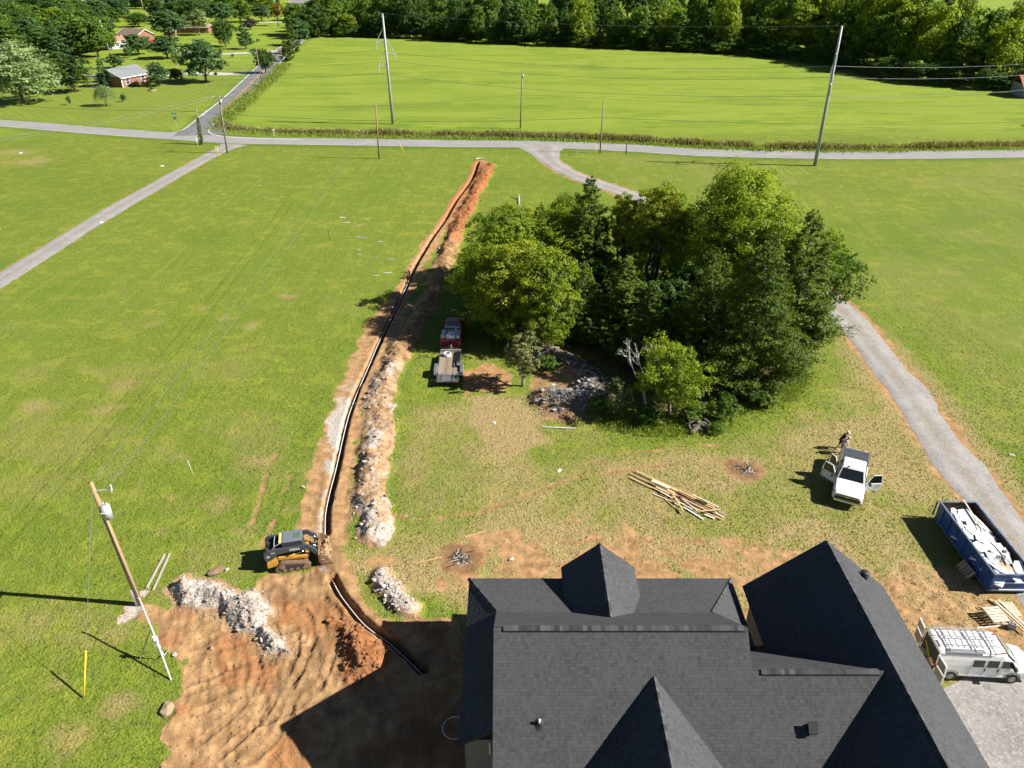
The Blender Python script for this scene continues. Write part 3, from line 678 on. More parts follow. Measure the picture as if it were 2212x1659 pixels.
# ------------------------------------------------------------------ roads
def road_mat(name, c0, c1, speck, sc, ruts=None, mid=None):
    m, n, l, b = new_mat(name); ge = n.new('ShaderNodeNewGeometry')
    def nz(s, d=5):
        z = n.new('ShaderNodeTexNoise'); z.inputs['Scale'].default_value = s; z.inputs['Detail'].default_value = d; z.inputs['Roughness'].default_value = .65; l.new(ge.outputs['Position'], z.inputs['Vector']); return z.outputs['Fac']
    def rp(f, a, bb, c0, c1):
        r = n.new('ShaderNodeValToRGB'); r.color_ramp.elements[0].position = a; r.color_ramp.elements[1].position = bb; r.color_ramp.elements[0].color = tuple(c0) + (1,); r.color_ramp.elements[1].color = tuple(c1) + (1,); l.new(f, r.inputs[0]); return r.outputs[0]
    def mx(f, a, c):
        x = n.new('ShaderNodeMix'); x.data_type = 'RGBA'; l.new(f, x.inputs[0]); l.new(a, x.inputs[6])
        if isinstance(c, tuple): x.inputs[7].default_value = c + (1,)
        else: l.new(c, x.inputs[7])
        return x.outputs[2]
    def ml(f, k):
        x = n.new('ShaderNodeMath'); x.operation = 'MULTIPLY'; l.new(f, x.inputs[0])
        if isinstance(k, float): x.inputs[1].default_value = k
        else: l.new(k, x.inputs[1])
        return x.outputs[0]
    c = rp(nz(.25), .35, .68, c0, c1)
    g = nz(sc, 3); c = mx(ml(rp(g, .52, .66, (0, 0, 0), (1, 1, 1)), .55), c, speck)
    c = mx(ml(rp(nz(sc * .35, 4), .54, .66, (0, 0, 0), (1, 1, 1)), .4), c, tuple(v * .45 for v in c0))
    if mid:
        at = n.new('ShaderNodeAttribute'); at.attribute_name = 'across'
        c = mx(ml(ml(at.outputs['Fac'], rp(nz(.9), .3, .62, (0, 0, 0), (1, 1, 1))), mid[1]), c, mid[0])
    if ruts:
        a2 = n.new('ShaderNodeAttribute'); a2.attribute_name = 'rut'
        c = mx(ml(ml(a2.outputs['Fac'], rp(nz(.7), .28, .6, (0, 0, 0), (1, 1, 1))), ruts[1]), c, ruts[0])
    l.new(c, b.inputs['Base Color']); b.inputs['Roughness'].default_value = .92; b.inputs['Specular IOR Level'].default_value = .2
    bp = n.new('ShaderNodeBump'); bp.inputs['Strength'].default_value = .6; bp.inputs['Distance'].default_value = .05; l.new(g, bp.inputs['Height']); l.new(bp.outputs[0], b.inputs['Normal'])
    return m
road_mat('asphalt_pale', (.225, .222, .218), (.28, .272, .262), (.35, .34, .33), 9.0, mid=((.30, .26, .235), .35))
road_mat('asphalt_grey', (.130, .132, .138), (.175, .175, .178), (.24, .24, .24), 9.0)
road_mat('gravel', (.200, .190, .182), (.30, .285, .268), (.42, .40, .375), 5.5, ruts=((.36, .345, .33), .6), mid=((.25, .20, .145), .85))
road_mat('chip_lane', (.22, .218, .215), (.29, .285, .275), (.40, .38, .36), 7.0, mid=((.27, .15, .08), .8))
road_mat('road_paint_white', (.52, .52, .50), (.70, .70, .68), (.40, .40, .38), 3.0)
road_mat('road_paint_yellow', (.42, .23, .03), (.52, .30, .04), (.30, .22, .10), 3.0)
road_mat('drive_concrete', (.38, .36, .32), (.48, .46, .42), (.30, .28, .25), 2.0)
def ribbon(name, L, w, z, mat, ragged=0.0, crown=0.0, cols=8, parent=None, midw=.25, seed=1):
    r = np.random.default_rng(seed); V = []; A = []; RU = []; n = len(L)
    ws = w if isinstance(w, (list, tuple)) else [w] * n
    el = fbm(np.arange(n) * 1.0, np.zeros(n), 3.0, 3, seed) - .5; er = fbm(np.arange(n) * 1.0, np.ones(n) * 7, 3.0, 3, seed + 3) - .5
    for i, p in enumerate(L):
        a = Vector(L[max(i - 1, 0)]); b = Vector(L[min(i + 1, n - 1)]); t = (b - a).normalized(); nr = Vector((-t.y, t.x))
        for j in range(cols + 1):
            s = j / cols * 2 - 1; e = (el[i] if s > 0 else er[i]) * ragged * abs(s) ** 3
            q = Vector(p) + nr * (ws[i] / 2 * s + e * (1 if s > 0 else -1) * 2); V.append((q.x, q.y, z + crown * (1 - s * s) - (.035 if abs(s) == 1 and ragged else 0))); A.append(math.exp(-(s / midw) ** 2)); RU.append(math.exp(-((abs(s) - .5) / .2) ** 2))
    idx = np.arange(n * (cols + 1)).reshape(n, cols + 1)
    me = mesh_np(name, np.array(V), np.stack([idx[:-1, :-1], idx[:-1, 1:], idx[1:, 1:], idx[1:, :-1]], -1).reshape(-1, 4)); me.flip_normals()
    at = me.attributes.new('across', 'FLOAT', 'POINT'); at.data.foreach_set('value', np.array(A, np.float32))
    at = me.attributes.new('rut', 'FLOAT', 'POINT'); at.data.foreach_set('value', np.array(RU, np.float32))
    return link(name, me, mat, parent)
main_road = structure(ribbon('main_road', MAINROAD, 6.0, .030, 'asphalt_pale', ragged=.12, seed=4, midw=.12))
side_road = structure(ribbon('side_road', SIDEROAD, [11, 9.5, 8] + [7.2] * (len(SIDEROAD) - 3), .036, 'asphalt_grey', seed=5))
lane = structure(ribbon('lane', LANE, [6.5, 4.6] + [3.1] * (len(LANE) - 2), .028, 'chip_lane', ragged=.25, seed=6, midw=.17))
driveway = structure(ribbon('gravel_driveway', DRIVE, [10.5, 9.5, 8.5, 7.5, 6.6, 6.0, 5.4, 5.0, 4.5, 4.0] + [3.5] * (len(DRIVE) - 10), .026, 'gravel', ragged=.5, seed=7, crown=.04, midw=.22))
gyp = MB(); gyd = smooth_line([(p[0], p[1], 0) for p in GRAVELYARD] + [(GRAVELYARD[0][0], GRAVELYARD[0][1], 0)], 1.0)
gyp.poly([(p[0], p[1], .034) for p in gyd[:-1]]); gravel_yard = structure(gyp.build('gravel_yard', 'gravel', fix=False))
# painted lines
SR = SIDEROAD
for d, nm, mt, sl in ((3.35, 'edge_line', 'road_paint_white', slice(4, None)), (-3.35, 'edge_line', 'road_paint_white', slice(6, None)), (.17, 'centre_line', 'road_paint_yellow', slice(5, None)), (-.17, 'centre_line', 'road_paint_yellow', slice(5, None))):
    ribbon(nm, off_line(SR, d)[sl], .26 if 'edge' in nm else .20, .042, mt, cols=1, parent=side_road)
crv = smooth_line(GP([(372, 287), (396, 280), (420, 262), (448, 238)]), 2); ribbon('edge_line', crv, .26, .043, 'road_paint_white', cols=1, parent=side_road)
crv = smooth_line(GP([(650, 301.5), (540, 299), (475, 294), (452, 286), (455, 276), (475, 258), (500, 237)]), 2); ribbon('edge_line', crv, .26, .044, 'road_paint_white', cols=1, parent=side_road)
i0 = min(range(len(MAINROAD)), key=lambda i: abs(MAINROAD[i][0] + 46)); i1 = min(range(len(MAINROAD)), key=lambda i: abs(MAINROAD[i][0] + 75))
for d in (2.8, -2.8):
    OL = off_line(MAINROAD, d)
    for seg in ((OL[:i1], OL[i0:]) if d > 0 else (OL[:i1 + 1], OL[i0 + 1:])): ribbon('edge_line', seg, .14, .036, 'road_paint_white', cols=1, parent=main_road)
# concrete drives of the far lots
for nm, pts, w in (('house_driveway', [(565, 158), (545, 157), (490, 160), (420, 158), (360, 162), (315, 170)], 5.5), ('far_driveway', [(600, 110), (560, 112), (500, 116), (440, 117), (405, 113), (340, 106)], 5.0), ('back_driveway', [(640, 46), (600, 48), (560, 49)], 6.0)):
    structure(ribbon(nm, smooth_line(GP(pts), 4), w, .05, 'drive_concrete', ragged=.3, seed=9))
# ================================================================== NEW HOUSE (dark shingled roofs)
def shingle_mat():
    m, n, l, b = new_mat('shingle')
    at = n.new('ShaderNodeAttribute'); at.attribute_name = 'tone'; oi = n.new('ShaderNodeObjectInfo'); ge = n.new('ShaderNodeNewGeometry')
    nz = n.new('ShaderNodeTexNoise'); nz.inputs['Scale'].default_value = 60; nz.inputs['Detail'].default_value = 3; l.new(ge.outputs['Position'], nz.inputs['Vector'])
    n2 = n.new('ShaderNodeTexNoise'); n2.inputs['Scale'].default_value = .5; n2.inputs['Detail'].default_value = 3; l.new(ge.outputs['Position'], n2.inputs['Vector'])
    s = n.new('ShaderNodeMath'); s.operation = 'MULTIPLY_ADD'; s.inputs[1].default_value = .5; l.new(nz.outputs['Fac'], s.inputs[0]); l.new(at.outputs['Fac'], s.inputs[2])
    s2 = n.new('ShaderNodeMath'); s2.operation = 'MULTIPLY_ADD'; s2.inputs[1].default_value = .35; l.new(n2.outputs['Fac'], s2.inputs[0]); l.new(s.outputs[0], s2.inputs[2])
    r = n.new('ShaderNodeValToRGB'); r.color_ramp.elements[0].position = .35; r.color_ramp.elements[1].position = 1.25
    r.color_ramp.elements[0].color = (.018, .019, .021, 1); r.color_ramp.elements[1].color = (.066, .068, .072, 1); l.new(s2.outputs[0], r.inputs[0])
    l.new(r.outputs[0], b.inputs['Base Color']); b.inputs['Roughness'].default_value = .9; b.inputs['Specular IOR Level'].default_value = .25
    bp = n.new('ShaderNodeBump'); bp.inputs['Strength'].default_value = .5; bp.inputs['Distance'].default_value = .01; l.new(nz.outputs['Fac'], bp.inputs['Height']); l.new(bp.outputs[0], b.inputs['Normal'])
    m2, n, l, b = new_mat('ridge_shingle')
    oi = n.new('ShaderNodeObjectInfo'); r = n.new('ShaderNodeValToRGB'); r.color_ramp.elements[0].position = .1; r.color_ramp.elements[1].position = 1
    r.color_ramp.elements[0].color = (.020, .021, .024, 1); r.color_ramp.elements[1].color = (.075, .078, .084, 1); l.new(oi.outputs['Random'], r.inputs[0]); l.new(r.outputs[0], b.inputs['Base Color']); b.inputs['Roughness'].default_value = .9
shingle_mat()
house = thing('house', 'new house with dark charcoal shingle roofs and steep gables', 'house', (4.7, 24.0, 0))
HO = Vector((4.7, 24.0, 0))
def clip2(poly, cl):
    """Sutherland-Hodgman against a convex counter-clockwise polygon"""
    out = poly
    for i in range(len(cl)):
        a, b = cl[i], cl[(i + 1) % len(cl)]; inp, out = out, []
        if not inp: break
        f = lambda p: (b[0] - a[0]) * (p[1] - a[1]) - (b[1] - a[1]) * (p[0] - a[0])
        for k in range(len(inp)):
            p, q = inp[k], inp[(k + 1) % len(inp)]; fp, fq = f(p), f(q)
            if fp >= 0: out.append(p)
            if (fp >= 0) != (fq >= 0): t = fp / (fp - fq); out.append((p[0] + (q[0] - p[0]) * t, p[1] + (q[1] - p[1]) * t))
    return out
def roof_plane(name, pts, seed, thick=.16):
    """solid slab plus overlapping shingle tabs; pts run along the eave first"""
    P = [Vector(p) for p in pts]; u = (P[1] - P[0]).normalized(); nrm = u.cross(P[2] - P[0]).normalized()
    if nrm.z < 0: nrm = -nrm
    w = nrm.cross(u); 
    if w.z < 0: w = -w
    slab = MB().prism([p - HO for p in P], -nrm * thick).build(name, 'shingle', house)
    loc = [((p - P[0]).dot(u), (p - P[0]).dot(w)) for p in P]
    ar = sum(loc[i][0] * loc[(i + 1) % len(loc)][1] - loc[(i + 1) % len(loc)][0] * loc[i][1] for i in range(len(loc)))
    cl = loc if ar > 0 else loc[::-1]
    x0, x1 = min(p[0] for p in loc), max(p[0] for p in loc); y1 = max(p[1] for p in loc)
    r = random.Random(seed); V, Fc, T = [], [], []
    ex = .143; row = 0; y = -.01
    while y < y1:
        x = x0 - r.random() * .3; thick_tab = r.random() < .5
        while x < x1:
            ww = r.choice((.07, .10, .13, .17, .21)); hi = .010 if thick_tab else .005
            q = clip2([(x, y), (x + ww, y), (x + ww, y + ex * 1.02), (x, y + ex * 1.02)], cl)
            if len(q) >= 3:
                tone = r.gauss(.43 if thick_tab else .51, .07); i = len(V)
                for (a, b_) in q: V.append(P[0] + u * a + w * b_ + nrm * (.006 + hi * (1 - (b_ - y) / ex * .75)) - HO); T.append(tone)
                Fc.append(tuple(range(i, i + len(q))))
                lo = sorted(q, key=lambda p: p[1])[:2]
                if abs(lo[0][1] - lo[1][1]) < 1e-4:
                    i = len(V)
                    for (a, b_), h in ((lo[0], 0), (lo[1], 0), (lo[1], 1), (lo[0], 1)): V.append(P[0] + u * a + w * b_ + nrm * (.002 + (.006 + hi) * h) - HO); T.append(.15)  # low lip tone: dark cut edge, plus painted shadow line between courses
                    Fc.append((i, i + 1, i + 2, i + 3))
            x += ww; thick_tab = not thick_tab if r.random() < .75 else thick_tab
        y += ex; row += 1
    me = bpy.data.meshes.new('shingles'); me.from_pydata([tuple(v) for v in V], [], Fc); me.update()
    at = me.attributes.new('tone', 'FLOAT', 'POINT'); at.data.foreach_set('value', np.array(T, np.float32))
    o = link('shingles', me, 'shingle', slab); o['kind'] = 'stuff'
    sat = slab.data.attributes.new('tone', 'FLOAT', 'POINT'); sat.data.foreach_set('value', np.full(len(slab.data.vertices), .35, np.float32))
    return slab
MP = .875; RZ, RY = 8.6, 22.2
fz = lambda y: RZ - MP * (RY - y)
XL, XR = -.80, 10.28
EY = 16.6
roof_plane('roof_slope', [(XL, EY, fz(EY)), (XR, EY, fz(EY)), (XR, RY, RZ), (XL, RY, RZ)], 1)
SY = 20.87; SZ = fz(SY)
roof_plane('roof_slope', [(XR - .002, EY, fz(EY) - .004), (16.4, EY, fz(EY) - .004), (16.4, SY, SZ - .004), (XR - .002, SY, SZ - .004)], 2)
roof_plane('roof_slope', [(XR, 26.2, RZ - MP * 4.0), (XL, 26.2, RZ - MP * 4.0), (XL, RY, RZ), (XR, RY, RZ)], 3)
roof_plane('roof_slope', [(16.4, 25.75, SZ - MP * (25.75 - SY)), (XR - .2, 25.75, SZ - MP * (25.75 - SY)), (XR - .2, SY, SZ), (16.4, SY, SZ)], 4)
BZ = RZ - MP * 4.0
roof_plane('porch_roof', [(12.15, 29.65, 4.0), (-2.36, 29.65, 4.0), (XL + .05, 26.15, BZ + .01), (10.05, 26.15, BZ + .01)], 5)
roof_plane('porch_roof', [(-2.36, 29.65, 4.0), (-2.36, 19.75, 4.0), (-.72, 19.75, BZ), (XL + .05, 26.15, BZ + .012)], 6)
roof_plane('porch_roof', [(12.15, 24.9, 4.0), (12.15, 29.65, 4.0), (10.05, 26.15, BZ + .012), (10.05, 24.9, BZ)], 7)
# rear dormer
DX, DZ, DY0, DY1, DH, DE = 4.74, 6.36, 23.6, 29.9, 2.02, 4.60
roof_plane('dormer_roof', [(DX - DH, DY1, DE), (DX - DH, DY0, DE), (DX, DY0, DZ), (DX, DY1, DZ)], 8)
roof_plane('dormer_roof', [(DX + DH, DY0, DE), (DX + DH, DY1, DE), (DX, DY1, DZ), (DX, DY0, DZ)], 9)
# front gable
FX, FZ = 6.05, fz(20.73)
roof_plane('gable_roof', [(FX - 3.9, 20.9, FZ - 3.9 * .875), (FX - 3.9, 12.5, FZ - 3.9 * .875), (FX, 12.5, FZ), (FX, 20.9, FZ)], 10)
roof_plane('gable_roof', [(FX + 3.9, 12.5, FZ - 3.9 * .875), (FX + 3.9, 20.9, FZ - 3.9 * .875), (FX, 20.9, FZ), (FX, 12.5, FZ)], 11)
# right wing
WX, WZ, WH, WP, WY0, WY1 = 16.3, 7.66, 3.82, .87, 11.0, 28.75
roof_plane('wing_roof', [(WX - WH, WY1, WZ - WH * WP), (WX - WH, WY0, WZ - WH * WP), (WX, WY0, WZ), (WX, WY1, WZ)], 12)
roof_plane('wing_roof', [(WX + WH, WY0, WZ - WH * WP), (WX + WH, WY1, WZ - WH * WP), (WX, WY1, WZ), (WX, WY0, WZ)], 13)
# ridge and hip caps, every cap a piece of its own
cap = MB()
for s in (-1, 1): cap.prism([(-.15, 0, .028), (.15, 0, .022), (.15, s * .13, -.085), (-.15, s * .13, -.080)], (0, 0, -.014))
cap_me = cap.mesh('ridge_cap'); cap_me.materials.append(M('ridge_shingle'))
flat = MB().prism([(-.125, -.15, -.045), (-.125, 0, .05), (-.125, .15, -.045), (-.125, .15, -.075), (-.125, 0, .02), (-.125, -.15, -.075)], (.25, 0, 0)); flat_me = flat.mesh('vent_cap'); flat_me.materials.append(M('ridge_shingle'))
def caps(a, b, me, lift=.02, step=.2, nm='ridge_cap'):
    a, b = Vector(a), Vector(b); d = (b - a).normalized(); n = int((b - a).length / step); y = Vector((0, 0, 1)).cross(d).normalized(); z = d.cross(y)
    rot = Matrix((d, y, z)).transposed().to_euler()
    for k in range(n):
        o = bpy.data.objects.new(nm, me); COL.objects.link(o); o.parent = house
        o.location = a + d * (k + .5) * step + z * (lift + random.uniform(-.004, .004)) - HO; o.rotation_euler = rot
caps((XL + .45, RY, RZ + .005), (XR - .1, RY, RZ + .005), flat_me, nm='ridge_vent_cap'); caps((XR + .4, SY, SZ + .005), (WX - .45, SY, SZ + .005), flat_me, nm='ridge_vent_cap')
MB().box(Vector(((XL + XR) / 2 + .17, RY - .14, RZ - .095)) - HO, (XR - XL - .55, .04, .04)).build('ridge_vent', 'trim_dark', house)
MB().box(Vector(((XR + WX) / 2, SY - .14, SZ - .095)) - HO, (WX - XR - .85, .04, .04)).build('ridge_vent', 'trim_dark', house)
caps((WX, 16.0, WZ), (WX, WY1, WZ), cap_me, .03); caps((DX, 24.85, DZ), (DX, DY1, DZ), cap_me, .03); caps((FX, 14.6, FZ), (FX, 20.7, FZ), cap_me, .03)
caps((-2.36, 29.65, 4.0), (XL + .1, 26.2, BZ + .02), cap_me, .03); caps((12.15, 29.65, 4.0), (10.1, 26.2, BZ + .02), cap_me, .03)
# walls
w = MB()
w.box(Vector((4.9, 21.6, 1.95)) - HO, (10.9, 8.6, 3.9)).box(Vector((13.2, 20.8, 1.6)) - HO, (6.0, 7.6, 3.2))
w.box(Vector((16.3, 20.2, 2.1)) - HO, (6.7, 16.4, 4.1)); w.build('wall', 'brick_cream', house)
MB().prism([Vector(p) - HO for p in ((12.95, 28.4, 4.1), (19.65, 28.4, 4.1), (16.3, 28.4, 7.3))], (0, -.2, 0)).build('gable_wall', 'siding_beige', house)
MB().prism([Vector(p) - HO for p in ((-.6, 17.2, 3.9), (-.6, 26.9, 3.9), (-.6, 22.2, 8.3))], (.2, 0, 0)).build('gable_wall', 'siding_beige', house)
w = MB()
for s in (-1, 1): w.box(Vector((DX + s * 1.85, 28.4, 4.2)) - HO, (.12, 2.3, .75))
w.prism([Vector(p) - HO for p in ((DX - 1.85, 29.5, 4.2), (DX + 1.85, 29.5, 4.2), (DX, 29.5, 6.05))], (0, -.12, 0)); w.build('dormer_wall', 'siding_beige', house)
pst = MB()
for x in (-2.0, 1.3, 4.7, 8.2, 11.8): MB().box(Vector((x, 29.2, 1.95)) - HO, (.2, .2, 3.9)).build('porch_post', 'trim_white', house, bevel=.01)
# left wing: brick front laid brick by brick
MB().box(Vector((-1.45, 22.6, 1.9)) - HO, (1.32, 5.0, 3.8)).build('wall', 'mortar', house)
bme = MB().box((0, 0, 0), (.205, .05, .062)).mesh('brick', bevel=.004, segs=1); bme.materials.append(M('brick_cream'))
for c in range(26):
    z = 2.0 + c * .073
    for k in range(-1, 7):
        x = -2.09 + (k + (.5 if c % 2 else 0)) * .215 + .1
        if -2.1 < x - .1 and x + .1 < -.78:
            o = bpy.data.objects.new('brick', bme); COL.objects.link(o); o.parent = house; o.location = Vector((x, 20.09, z)) - HO
MB().cyl(Vector((-.98, 20.02, 3.75)) - HO, Vector((-.98, 20.02, 2.9)) - HO, .05).build('downspout', 'trim_white', house, smooth=True)
# things on the roof
vp = Vector((1.14, 19.3, fz(19.3))) - HO
b = MB().cyl(vp, vp + Vector((0, 0, .32)), .05, n=14).build('vent_pipe', 'pipe_white', house, smooth=True)
MB().loft([[vp + Vector((math.cos(a) * r, math.sin(a) * r, z + (math.sin(a) * r * MP))) for a in [k * PI / 6 for k in range(12)]] for r, z in ((.2, .03), (.12, .06), (.06, .16))]).build('flashing', 'trim_dark', house)
bv = Vector((12.5, 19.1, fz(19.1))) - HO; sl = Euler((math.atan(MP), 0, 0))
q = MB().box(bv + Vector((0, .02, .16)), (.34, .36, .24), sl); q.loft([[bv + Vector((x, y, z)) for x, y, z in ((-.2, -.26, .15), (.2, -.26, .15), (.2, .1, .5), (-.2, .1, .5))], [bv + Vector((x, y, z)) for x, y, z in ((-.2, -.24, .2), (.2, -.24, .2), (.2, .1, .55), (-.2, .1, .55))]]); q.build('roof_vent', 'trim_dark', house, bevel=.01)
tv = Vector((18.35, 27.9, WZ - 2.05 * WP)) - HO
MB().cyl(tv + Vector((0, 0, -.1)), tv + Vector((0, 0, .32)), .20, .20, 14).ball(tv + Vector((0, 0, .32)), (.24, .24, .1)).build('roof_vent', 'trim_dark', house, smooth=True)
rg = Vector((FX - 2.9, 17.9, fz(17.9) + .03)) - HO; MB().ring(rg, .05, .01, 12, 5).build('roof_anchor', 'aluminium', house)
# ================================================================== TREES
def quad_leaves(C, N, L, W, r, tone):
    """rhombic leaves at C facing N, length L, width W"""
    n = len(C); N = N / (np.linalg.norm(N, axis=1, keepdims=True) + 1e-9)
    a = r.normal(0, 1, (n, 3)); T = a - (a * N).sum(1, keepdims=True) * N; T /= np.linalg.norm(T, axis=1, keepdims=True) + 1e-9; B = np.cross(N, T)
    L = np.asarray(L).reshape(-1, 1); W = np.asarray(W).reshape(-1, 1)
    V = np.stack([C - T * L / 2, C + B * W / 2 + T * L * .05, C + T * L / 2, C - B * W / 2 + T * L * .05], 1).reshape(-1, 3)
    me = mesh_np('crown', V, np.arange(len(V)).reshape(-1, 4))
    at = me.attributes.new('tone', 'FLOAT', 'POINT'); at.data.foreach_set('value', np.repeat(tone, 4).astype(np.float32)); return me
def wiggle(a, b, r, n=4, amp=.08):
    a, b = np.array(a), np.array(b); d = np.linalg.norm(b - a); return [tuple(a + (b - a) * t + (r.normal(0, amp * d, 3) * math.sin(PI * t))) for t in np.linspace(0, 1, n)]
def broadleaf(seed, H=12, Rr=4.5, base=.22, lobes=16, n=16000, leaf=.26, up=.35, sparse=0.0, sag=0.0, stems=1, lean=(0, 0)):
    r = np.random.default_rng(seed); cz = H * (base + (1 - base) * .52); hz = H * (1 - base) * .5
    LC = []; LR = []
    for k in range(lobes):
        u = (k + .5) / lobes; el = math.asin(1 - 1.94 * u); az = k * 2.399 + r.uniform(-.5, .5); q = r.uniform(.45, .78)
        LC.append((math.cos(az) * math.cos(el) * Rr * q, math.sin(az) * math.cos(el) * Rr * q, cz + math.sin(el) * hz * q * 1.08)); LR.append(Rr * r.uniform(.30, .50))
    LC.append((0, 0, cz + hz * .62)); LR.append(Rr * .36); LC.append((0, 0, cz)); LR.append(Rr * .45)
    LC = np.array(LC); LR = np.array(LR); LC[:, 0] += lean[0] * LC[:, 2] / H; LC[:, 1] += lean[1] * LC[:, 2] / H
    nl = len(LC); w = LR ** 2; cnt = np.maximum(40, (n * w / w.sum()).astype(int)); CC, NN, TT = [], [], []
    for k in range(nl):
        ns = max(6, int(9 + LR[k] * 7)); d = r.normal(0, 1, (ns, 3)); d[:, 2] = d[:, 2] * .8 + .25; d /= np.linalg.norm(d, axis=1, keepdims=True)
        sc = LC[k] + d * LR[k] * r.uniform(.55, 1.05, (ns, 1)) * np.array([1, 1, .82]); sr = LR[k] * r.uniform(.18, .40, ns); tn = r.normal(.42 + r.normal(0, .10), .11, ns)
        c = r.integers(0, ns, cnt[k]); e = r.normal(0, 1, (cnt[k], 3)); e /= np.linalg.norm(e, axis=1, keepdims=True); e *= r.uniform(.25, 1.1, (cnt[k], 1)) ** .7
        p = sc[c] + e * sr[c][:, None] * np.array([1.15, 1.15, .72]); p[:, 2] -= sag * np.abs(e[:, 2]) * sr[c] * 2
        CC.append(p); o = e * .6 + d[c] * .5 + r.normal(0, .45, (cnt[k], 3)); o[:, 2] += up; NN.append(o); TT.append(tn[c] + r.normal(0, .08, cnt[k]))
    CC = np.concatenate(CC); NN = np.concatenate(NN); TT = np.concatenate(TT)
    if sparse: k = r.uniform(0, 1, len(CC)) > sparse; CC, NN, TT = CC[k], NN[k], TT[k]
    lw = leaf * r.uniform(.7, 1.3, len(CC)); crown = quad_leaves(CC, NN, lw, lw * .62, r, TT)
    t = MB(); top = (lean[0] * .7, lean[1] * .7, H * .72); r0 = H * .016 + .05
    for s_ in range(stems):
        a = s_ * 2.2; bx = (math.cos(a) * .25 * (stems > 1), math.sin(a) * .25 * (stems > 1), -.15)
        tp = (top[0] + math.cos(a) * Rr * .3 * (stems > 1), top[1] + math.sin(a) * Rr * .3 * (stems > 1), top[2])
        P = wiggle(bx, tp, r, 6, .025); t.tube(P, [r0 * (1.25 if i == 0 else 1 - .8 * i / 5) for i in range(6)], 7)
        for k in range(s_, nl, stems):
            f = np.clip((LC[k][2] / H - .28) / .62, .18, .9); st = np.array(P[0]) + (np.array(P[-1]) - np.array(P[0])) * f
            Q = wiggle(st, LC[k], r, 4, .06); rb = r0 * (1 - .75 * f) * .55; t.tube(Q, [rb, rb * .75, rb * .5, rb * .2], 5, cap=False)
            for _ in range(2):
                e = np.array(LC[k]) + r.normal(0, .55, 3) * LR[k]; t.tube(wiggle(Q[2], e, r, 3, .08), [rb * .4, rb * .25, rb * .1], 4, cap=False)
    return t.mesh('trunk', smooth=True, fix=False), crown, H, Rr
def cedar(seed, H=12, Rr=3.4, n=16000, leaf=.34, pw=.75, sprays=170, bare=.04):
    """juniper / spruce: uneven cone of upswept sprays"""
    r = np.random.default_rng(seed); t = bare + (1 - bare) * (1 - r.uniform(0, 1, sprays) ** .66); t = np.clip(t, bare, .99)
    az = r.uniform(0, 2 * PI, sprays); lob = .78 + .30 * np.sin(az * 3 + seed) * np.sin(t * 9 + seed * 2) + r.normal(0, .12, sprays)
    rad = Rr * np.minimum(1, (t / .16 + .35)) * (1 - t) ** pw * lob + .12
    tip = np.stack([np.cos(az) * rad, np.sin(az) * rad, t * H + rad * .18], 1); root = np.stack([np.cos(az) * rad * .15, np.sin(az) * rad * .15, t * H - rad * .25], 1)
    tn = r.normal(.42, .13, sprays); w = rad + .3; cnt = np.maximum(10, (n * w / w.sum()).astype(int)); k = np.repeat(np.arange(sprays), cnt); m = len(k)
    f = r.uniform(.3, 1.05, m) ** .6; sp = (.09 + .115 * rad[k]) * (1.05 - f * .65)
    C = root[k] + (tip[k] - root[k]) * f[:, None] + r.normal(0, 1, (m, 3)) * sp[:, None] * np.array([.75, .75, .55])
    N = r.normal(0, .6, (m, 3)) + (tip[k] - root[k]) / (np.linalg.norm(tip[k] - root[k], axis=1, keepdims=True) + 1e-6) * .4; N[:, 2] += .45
    lw = leaf * r.uniform(.6, 1.3, m); crown = quad_leaves(C, N, lw, lw * .36, r, tn[k] + r.normal(0, .08, m))
    tb = MB(); r0 = H * .014 + .05; tb.tube([(0, 0, -.1), (0, 0, H * .5), (0, 0, H * .95)], [r0 * 1.1, r0 * .4, .01], 7)
    for i in range(0, sprays, 9): tb.tube([tuple(root[i] * np.array([.1, .1, 1])), tuple(root[i]), tuple(root[i] + (tip[i] - root[i]) * .8)], [r0 * .25, r0 * .2, .012], 4, cap=False)
    return tb.mesh('trunk', smooth=True, fix=False), crown, H, Rr
def willow(seed, H=7, Rr=4, n=7000, leaf=.3, strands=150):
    r = np.random.default_rng(seed); C, N, T = [], [], []
    for s_ in range(strands):
        az = r.uniform(0, 2 * PI); q = Rr * math.sqrt(r.uniform(0, 1)); top = H * (.62 + .38 * math.sqrt(max(0, 1 - (q / Rr) ** 2))) * r.uniform(.92, 1.02); low = H * r.uniform(.12, .45) + (1 - q / Rr) * H * .35; m = n // strands
        t = r.uniform(0, 1, m) ** 1.2; qq = q * (.72 + .28 * t); C.append(np.stack([np.cos(az) * qq + r.normal(0, .13, m), np.sin(az) * qq + r.normal(0, .13, m), top - t * (top - low)], 1))
        o = r.normal(0, .5, (m, 3)); o[:, 0] += math.cos(az); o[:, 1] += math.sin(az); o[:, 2] += .4; N.append(o); T.append(r.normal(r.normal(.45, .1), .08, m))
    C = np.concatenate(C); lw = leaf * r.uniform(.7, 1.3, len(C)); crown = quad_leaves(C, np.concatenate(N), lw, lw * .4, r, np.concatenate(T))
    tb = MB().tube(wiggle((0, 0, -.1), (0, 0, H * .62), r, 4, .03), [.3, .22, .18, .1], 7)
    for k in range(7):
        a = k * .9; tb.tube(wiggle((0, 0, H * .35), (math.cos(a) * Rr * .55, math.sin(a) * Rr * .55, H * .75), r, 4, .05), [.13, .1, .07, .03], 5, cap=False)
    return tb.mesh('trunk', smooth=True, fix=False), crown, H, Rr

